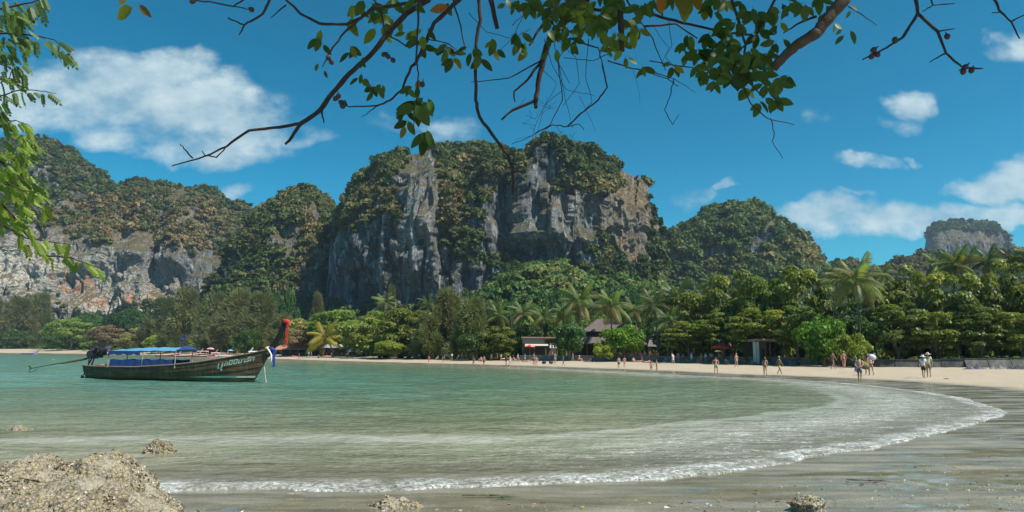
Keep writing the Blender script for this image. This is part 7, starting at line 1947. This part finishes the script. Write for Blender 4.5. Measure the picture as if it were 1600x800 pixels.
    for i, (x, y, ang, Lp, d, col) in enumerate(leaves):
        p = dz(x, y, d); L_ = Lp / F * d
        ax = (ex * math.sin(ang) - ez * math.cos(ang) + fwd * rnd.uniform(-.35, .35)).normalized()
        nrm = (-fwd + ex * rnd.uniform(-.7, .7) + ez * rnd.uniform(-.5, .6)); nrm = (nrm - ax * nrm.dot(ax)).normalized(); s_ = nrm.cross(ax)
        M = Matrix((ax, s_, nrm)).transposed().to_4x4(); M = Matrix.Translation(p) @ M @ Matrix.Diagonal((L_, L_, L_, 1))
        if col is None:
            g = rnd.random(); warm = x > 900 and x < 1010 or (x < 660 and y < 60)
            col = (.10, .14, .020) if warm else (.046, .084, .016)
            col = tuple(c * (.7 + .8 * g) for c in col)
            if rnd.random() < .06: col = (.20, .18, .03)
        if i < 290 or i >= len(leaves) - 9:
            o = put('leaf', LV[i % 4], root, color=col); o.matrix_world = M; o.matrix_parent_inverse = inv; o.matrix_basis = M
        else: rest.append((M, i % 4))
    # unseen upper crown of the tree, added above the frame to shade the boughs
    r = np.random.default_rng(5); n = 5200
    C_ = np.c_[r.uniform(-1.6, 6.2, 60), r.uniform(.2, 2.7, 60), r.uniform(4.6, 6.4, 60)]
    Pq, Nq, kq = puff_points(C_, r.uniform(.35, .75, 60), .6, n, r, .4)
    Vq, Fq = leaf_quads(Pq, Nq, .15, 1.3, .6, 9)
    me = mesh_np('crown', Vq, Fq, smooth=False); set_attr(me, 'tone', np.full(len(Vq), .5)); me.materials.append(LEAF)
    o = put('crown', me, root, kind='stuff', color=(.05, .09, .02)); o.matrix_parent_inverse = inv
    if rest:
        V = []; Fc = []; base = 0
        for M, k in rest:
            me = LV[k]
            for v in me.vertices: V.append(tuple(M @ v.co))
            for pl in me.polygons: Fc.append(tuple(base + q for q in pl.vertices))
            base += len(me.vertices)
        me = bpy.data.meshes.new('small_leaves'); me.from_pydata(V, [], Fc); set_attr(me, 'tone', np.full(len(V), .5)); me.materials.append(LEAF)
        o = put('small_leaves', me, root, kind='stuff', color=(.06, .105, .022)); o.matrix_parent_inverse = inv
overhead()

def compound_leaf(seed):
    """pinnate leaf: midrib with paired drooping leaflets"""
    r = random.Random(seed); b = MB(); V = []; Fs = []; n = 5 + seed % 2
    def pt(t): return Vector((t, 0, -.22 * t * t))
    for i in range(8):
        a, c = pt(i / 8), pt((i + 1) / 8); k = len(V); w = .010
        V += [a + Vector((0, -w, 0)), a + Vector((0, w, 0)), c + Vector((0, w, 0)), c + Vector((0, -w, 0))]; Fs.append((k, k + 1, k + 2, k + 3))
    for i in range(n + 1):
        t = .22 + .78 * i / n
        for s_ in ((-1, 1) if i < n else (0,)):
            p = pt(t); d = Vector((.55 if s_ else 1, s_ * .72, -.55 + .15 * r.random())).normalized(); w = d.cross(Vector((0, 0, 1))).normalized() * .085; L_ = .30 * (1 - .15 * abs(t - .6)) * r.uniform(.85, 1.1)
            k = len(V); q = [p, p + d * L_ * .3 + w * .85, p + d * L_ * .62 + w * .9, p + d * L_, p + d * L_ * .62 - w * .9, p + d * L_ * .3 - w * .85]; V += q; Fs += [(k, k + 1, k + 5), (k + 1, k + 2, k + 4, k + 5), (k + 2, k + 3, k + 4)]
    me = bpy.data.meshes.new('leaf'); me.from_pydata([tuple(v) for v in V], [], Fs); me.update(); set_attr(me, 'tone', np.clip(.5 + .12 * np.random.default_rng(seed).normal(size=len(V)), 0, 1)); me.materials.append(LEAF); return me
CLF = [compound_leaf(i) for i in range(4)]
def left_tree():
    root = empty('feathery_leaved_tree', (-4.6, 2.2, 0.0), label="bright green tree with small feathery leaflets at the left edge", cat='tree')
    inv = Matrix.Translation(-Vector(root.location)); rnd = random.Random(77)
    def part(name, b, mat):
        o = put(name, b.mesh(name, mat, True), root); o.matrix_parent_inverse = inv
    t = MB(); t.tube([(-4.6, 2.2, -.4), (-4.5, 2.4, 1.0), (-4.7, 2.6, 2.4), (-4.4, 3.0, 3.8), (-4.2, 3.4, 5)], [.16, .13, .11, .08, .05], 10); part('trunk', t, GREYBARK)
    tw = [([(-120, 40), (0, 52), (40, 54), (85, 62), (110, 86)], .008), ([(-100, 0), (0, 14), (50, 4), (76, -6)], .008), ([(-80, 160), (0, 150), (30, 141), (55, 141), (88, 146)], .005), ([(-90, 200), (0, 190), (25, 188), (46, 196)], .006), ([(-90, 240), (0, 252), (30, 275), (60, 310)], .010),
          ([(-90, 300), (0, 318), (15, 330), (40, 365), (60, 385), (75, 400), (110, 402), (130, 410), (163, 422)], .009), ([(-60, 330), (0, 350), (40, 372), (80, 378), (118, 382)], .006), ([(-60, 90), (0, 100), (20, 108), (10, 130)], .005), ([(40, 300), (60, 320), (72, 330)], .004), ([(-60, 280), (0, 285), (48, 300), (76, 322)], .005)]
    for i, (pts, r0) in enumerate(tw):
        b = MB(); wiggly(pts, 4.4, r0, .002, b, i + 500, n=6); part('branch', b, DARKBARK)
        b = MB(); b.tube([Vector((-4.5, 2.9, 2.0 + .2 * i)), dz(pts[0][0], pts[0][1], 4.4)], [.02, r0], 6); part('branch', b, GREYBARK)
    ex, ez = Vector(R[:, 0]), Vector(R[:, 1]); fwd = -Vector(R[:, 2])
    spots = []
    def along(pts, n, sp, up):
        for k in range(n):
            t = (k + .5) / n * (len(pts) - 1); i = int(t); f = t - i
            spots.append((pts[i][0] * (1 - f) + pts[i + 1][0] * f + rnd.uniform(-sp, sp), pts[i][1] * (1 - f) + pts[i + 1][1] * f + rnd.uniform(-sp, sp), up))
    along([(0, 55), (40, 56), (85, 62), (106, 84)], 16, 4, 0); along([(0, 14), (50, 4), (72, -4)], 12, 6, 0); along([(2, 148), (30, 141), (55, 141), (80, 145)], 7, 2, 0); along([(0, 190), (25, 188), (44, 196)], 7, 3, 1); along([(0, 252), (30, 275), (58, 308)], 14, 10, 1)
    along([(0, 318), (15, 330), (40, 365), (60, 385)], 14, 10, 1); along([(60, 388), (75, 400), (110, 402), (130, 410), (158, 420)], 9, 4, 1); along([(0, 350), (40, 372), (80, 378), (112, 382)], 11, 5, 1); along([(0, 285), (48, 300), (70, 320)], 9, 7, 1)
    for k in range(52): spots.append((rnd.uniform(-20, 42), rnd.uniform(-5, 125), 0))
    for k in range(62): spots.append((rnd.triangular(-25, 62, 0), rnd.uniform(205, 345), 1))
    for k in range(10): spots.append((rnd.uniform(-10, 10), rnd.uniform(110, 200), 0))
    for i, (x, y, up) in enumerate(spots):
        d = 4.4 + rnd.uniform(-.3, .3); p = dz(x, y, d); L_ = rnd.uniform(17, 28) / F * d
        a = rnd.uniform(-.2, 1.35) if x < 60 else rnd.uniform(-.5, 1.2)
        ax = (ex * math.sin(a) - ez * math.cos(a) + fwd * rnd.uniform(-.5, .5)).normalized(); nz = (ez * .8 - fwd * rnd.uniform(.2, .9) + ex * rnd.uniform(-.3, .3)); nz = (nz - ax * nz.dot(ax)).normalized(); s_ = nz.cross(ax)
        M = Matrix.Translation(p) @ Matrix((ax, s_, nz)).transposed().to_4x4() @ Matrix.Diagonal((L_, L_, L_, 1))
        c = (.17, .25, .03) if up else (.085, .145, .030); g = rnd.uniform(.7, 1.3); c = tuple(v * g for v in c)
        o = put('leaf', CLF[i % 4], root, color=c); o.matrix_parent_inverse = inv; o.matrix_basis = M
left_tree()
# ================================================================== AIR
def build_haze():
    b = MB(); b.box((0, 700, 148), (4400, 2200, 310))
    m, t, out = new_mat("haze_air")
    v = t.add('ShaderNodeVolumePrincipled')
    v.inputs['Color'].default_value = (0.62, 0.80, 1.0, 1)
    v.inputs['Density'].default_value = HAZE
    v.inputs['Anisotropy'].default_value = 0.2
    t.l.new(v.outputs[0], out.inputs['Volume'])
    me = b.mesh('haze'); me.materials.append(m)
    put('haze', me, kind='stuff', label="thin bluish sea haze filling the air over the bay")
build_haze()
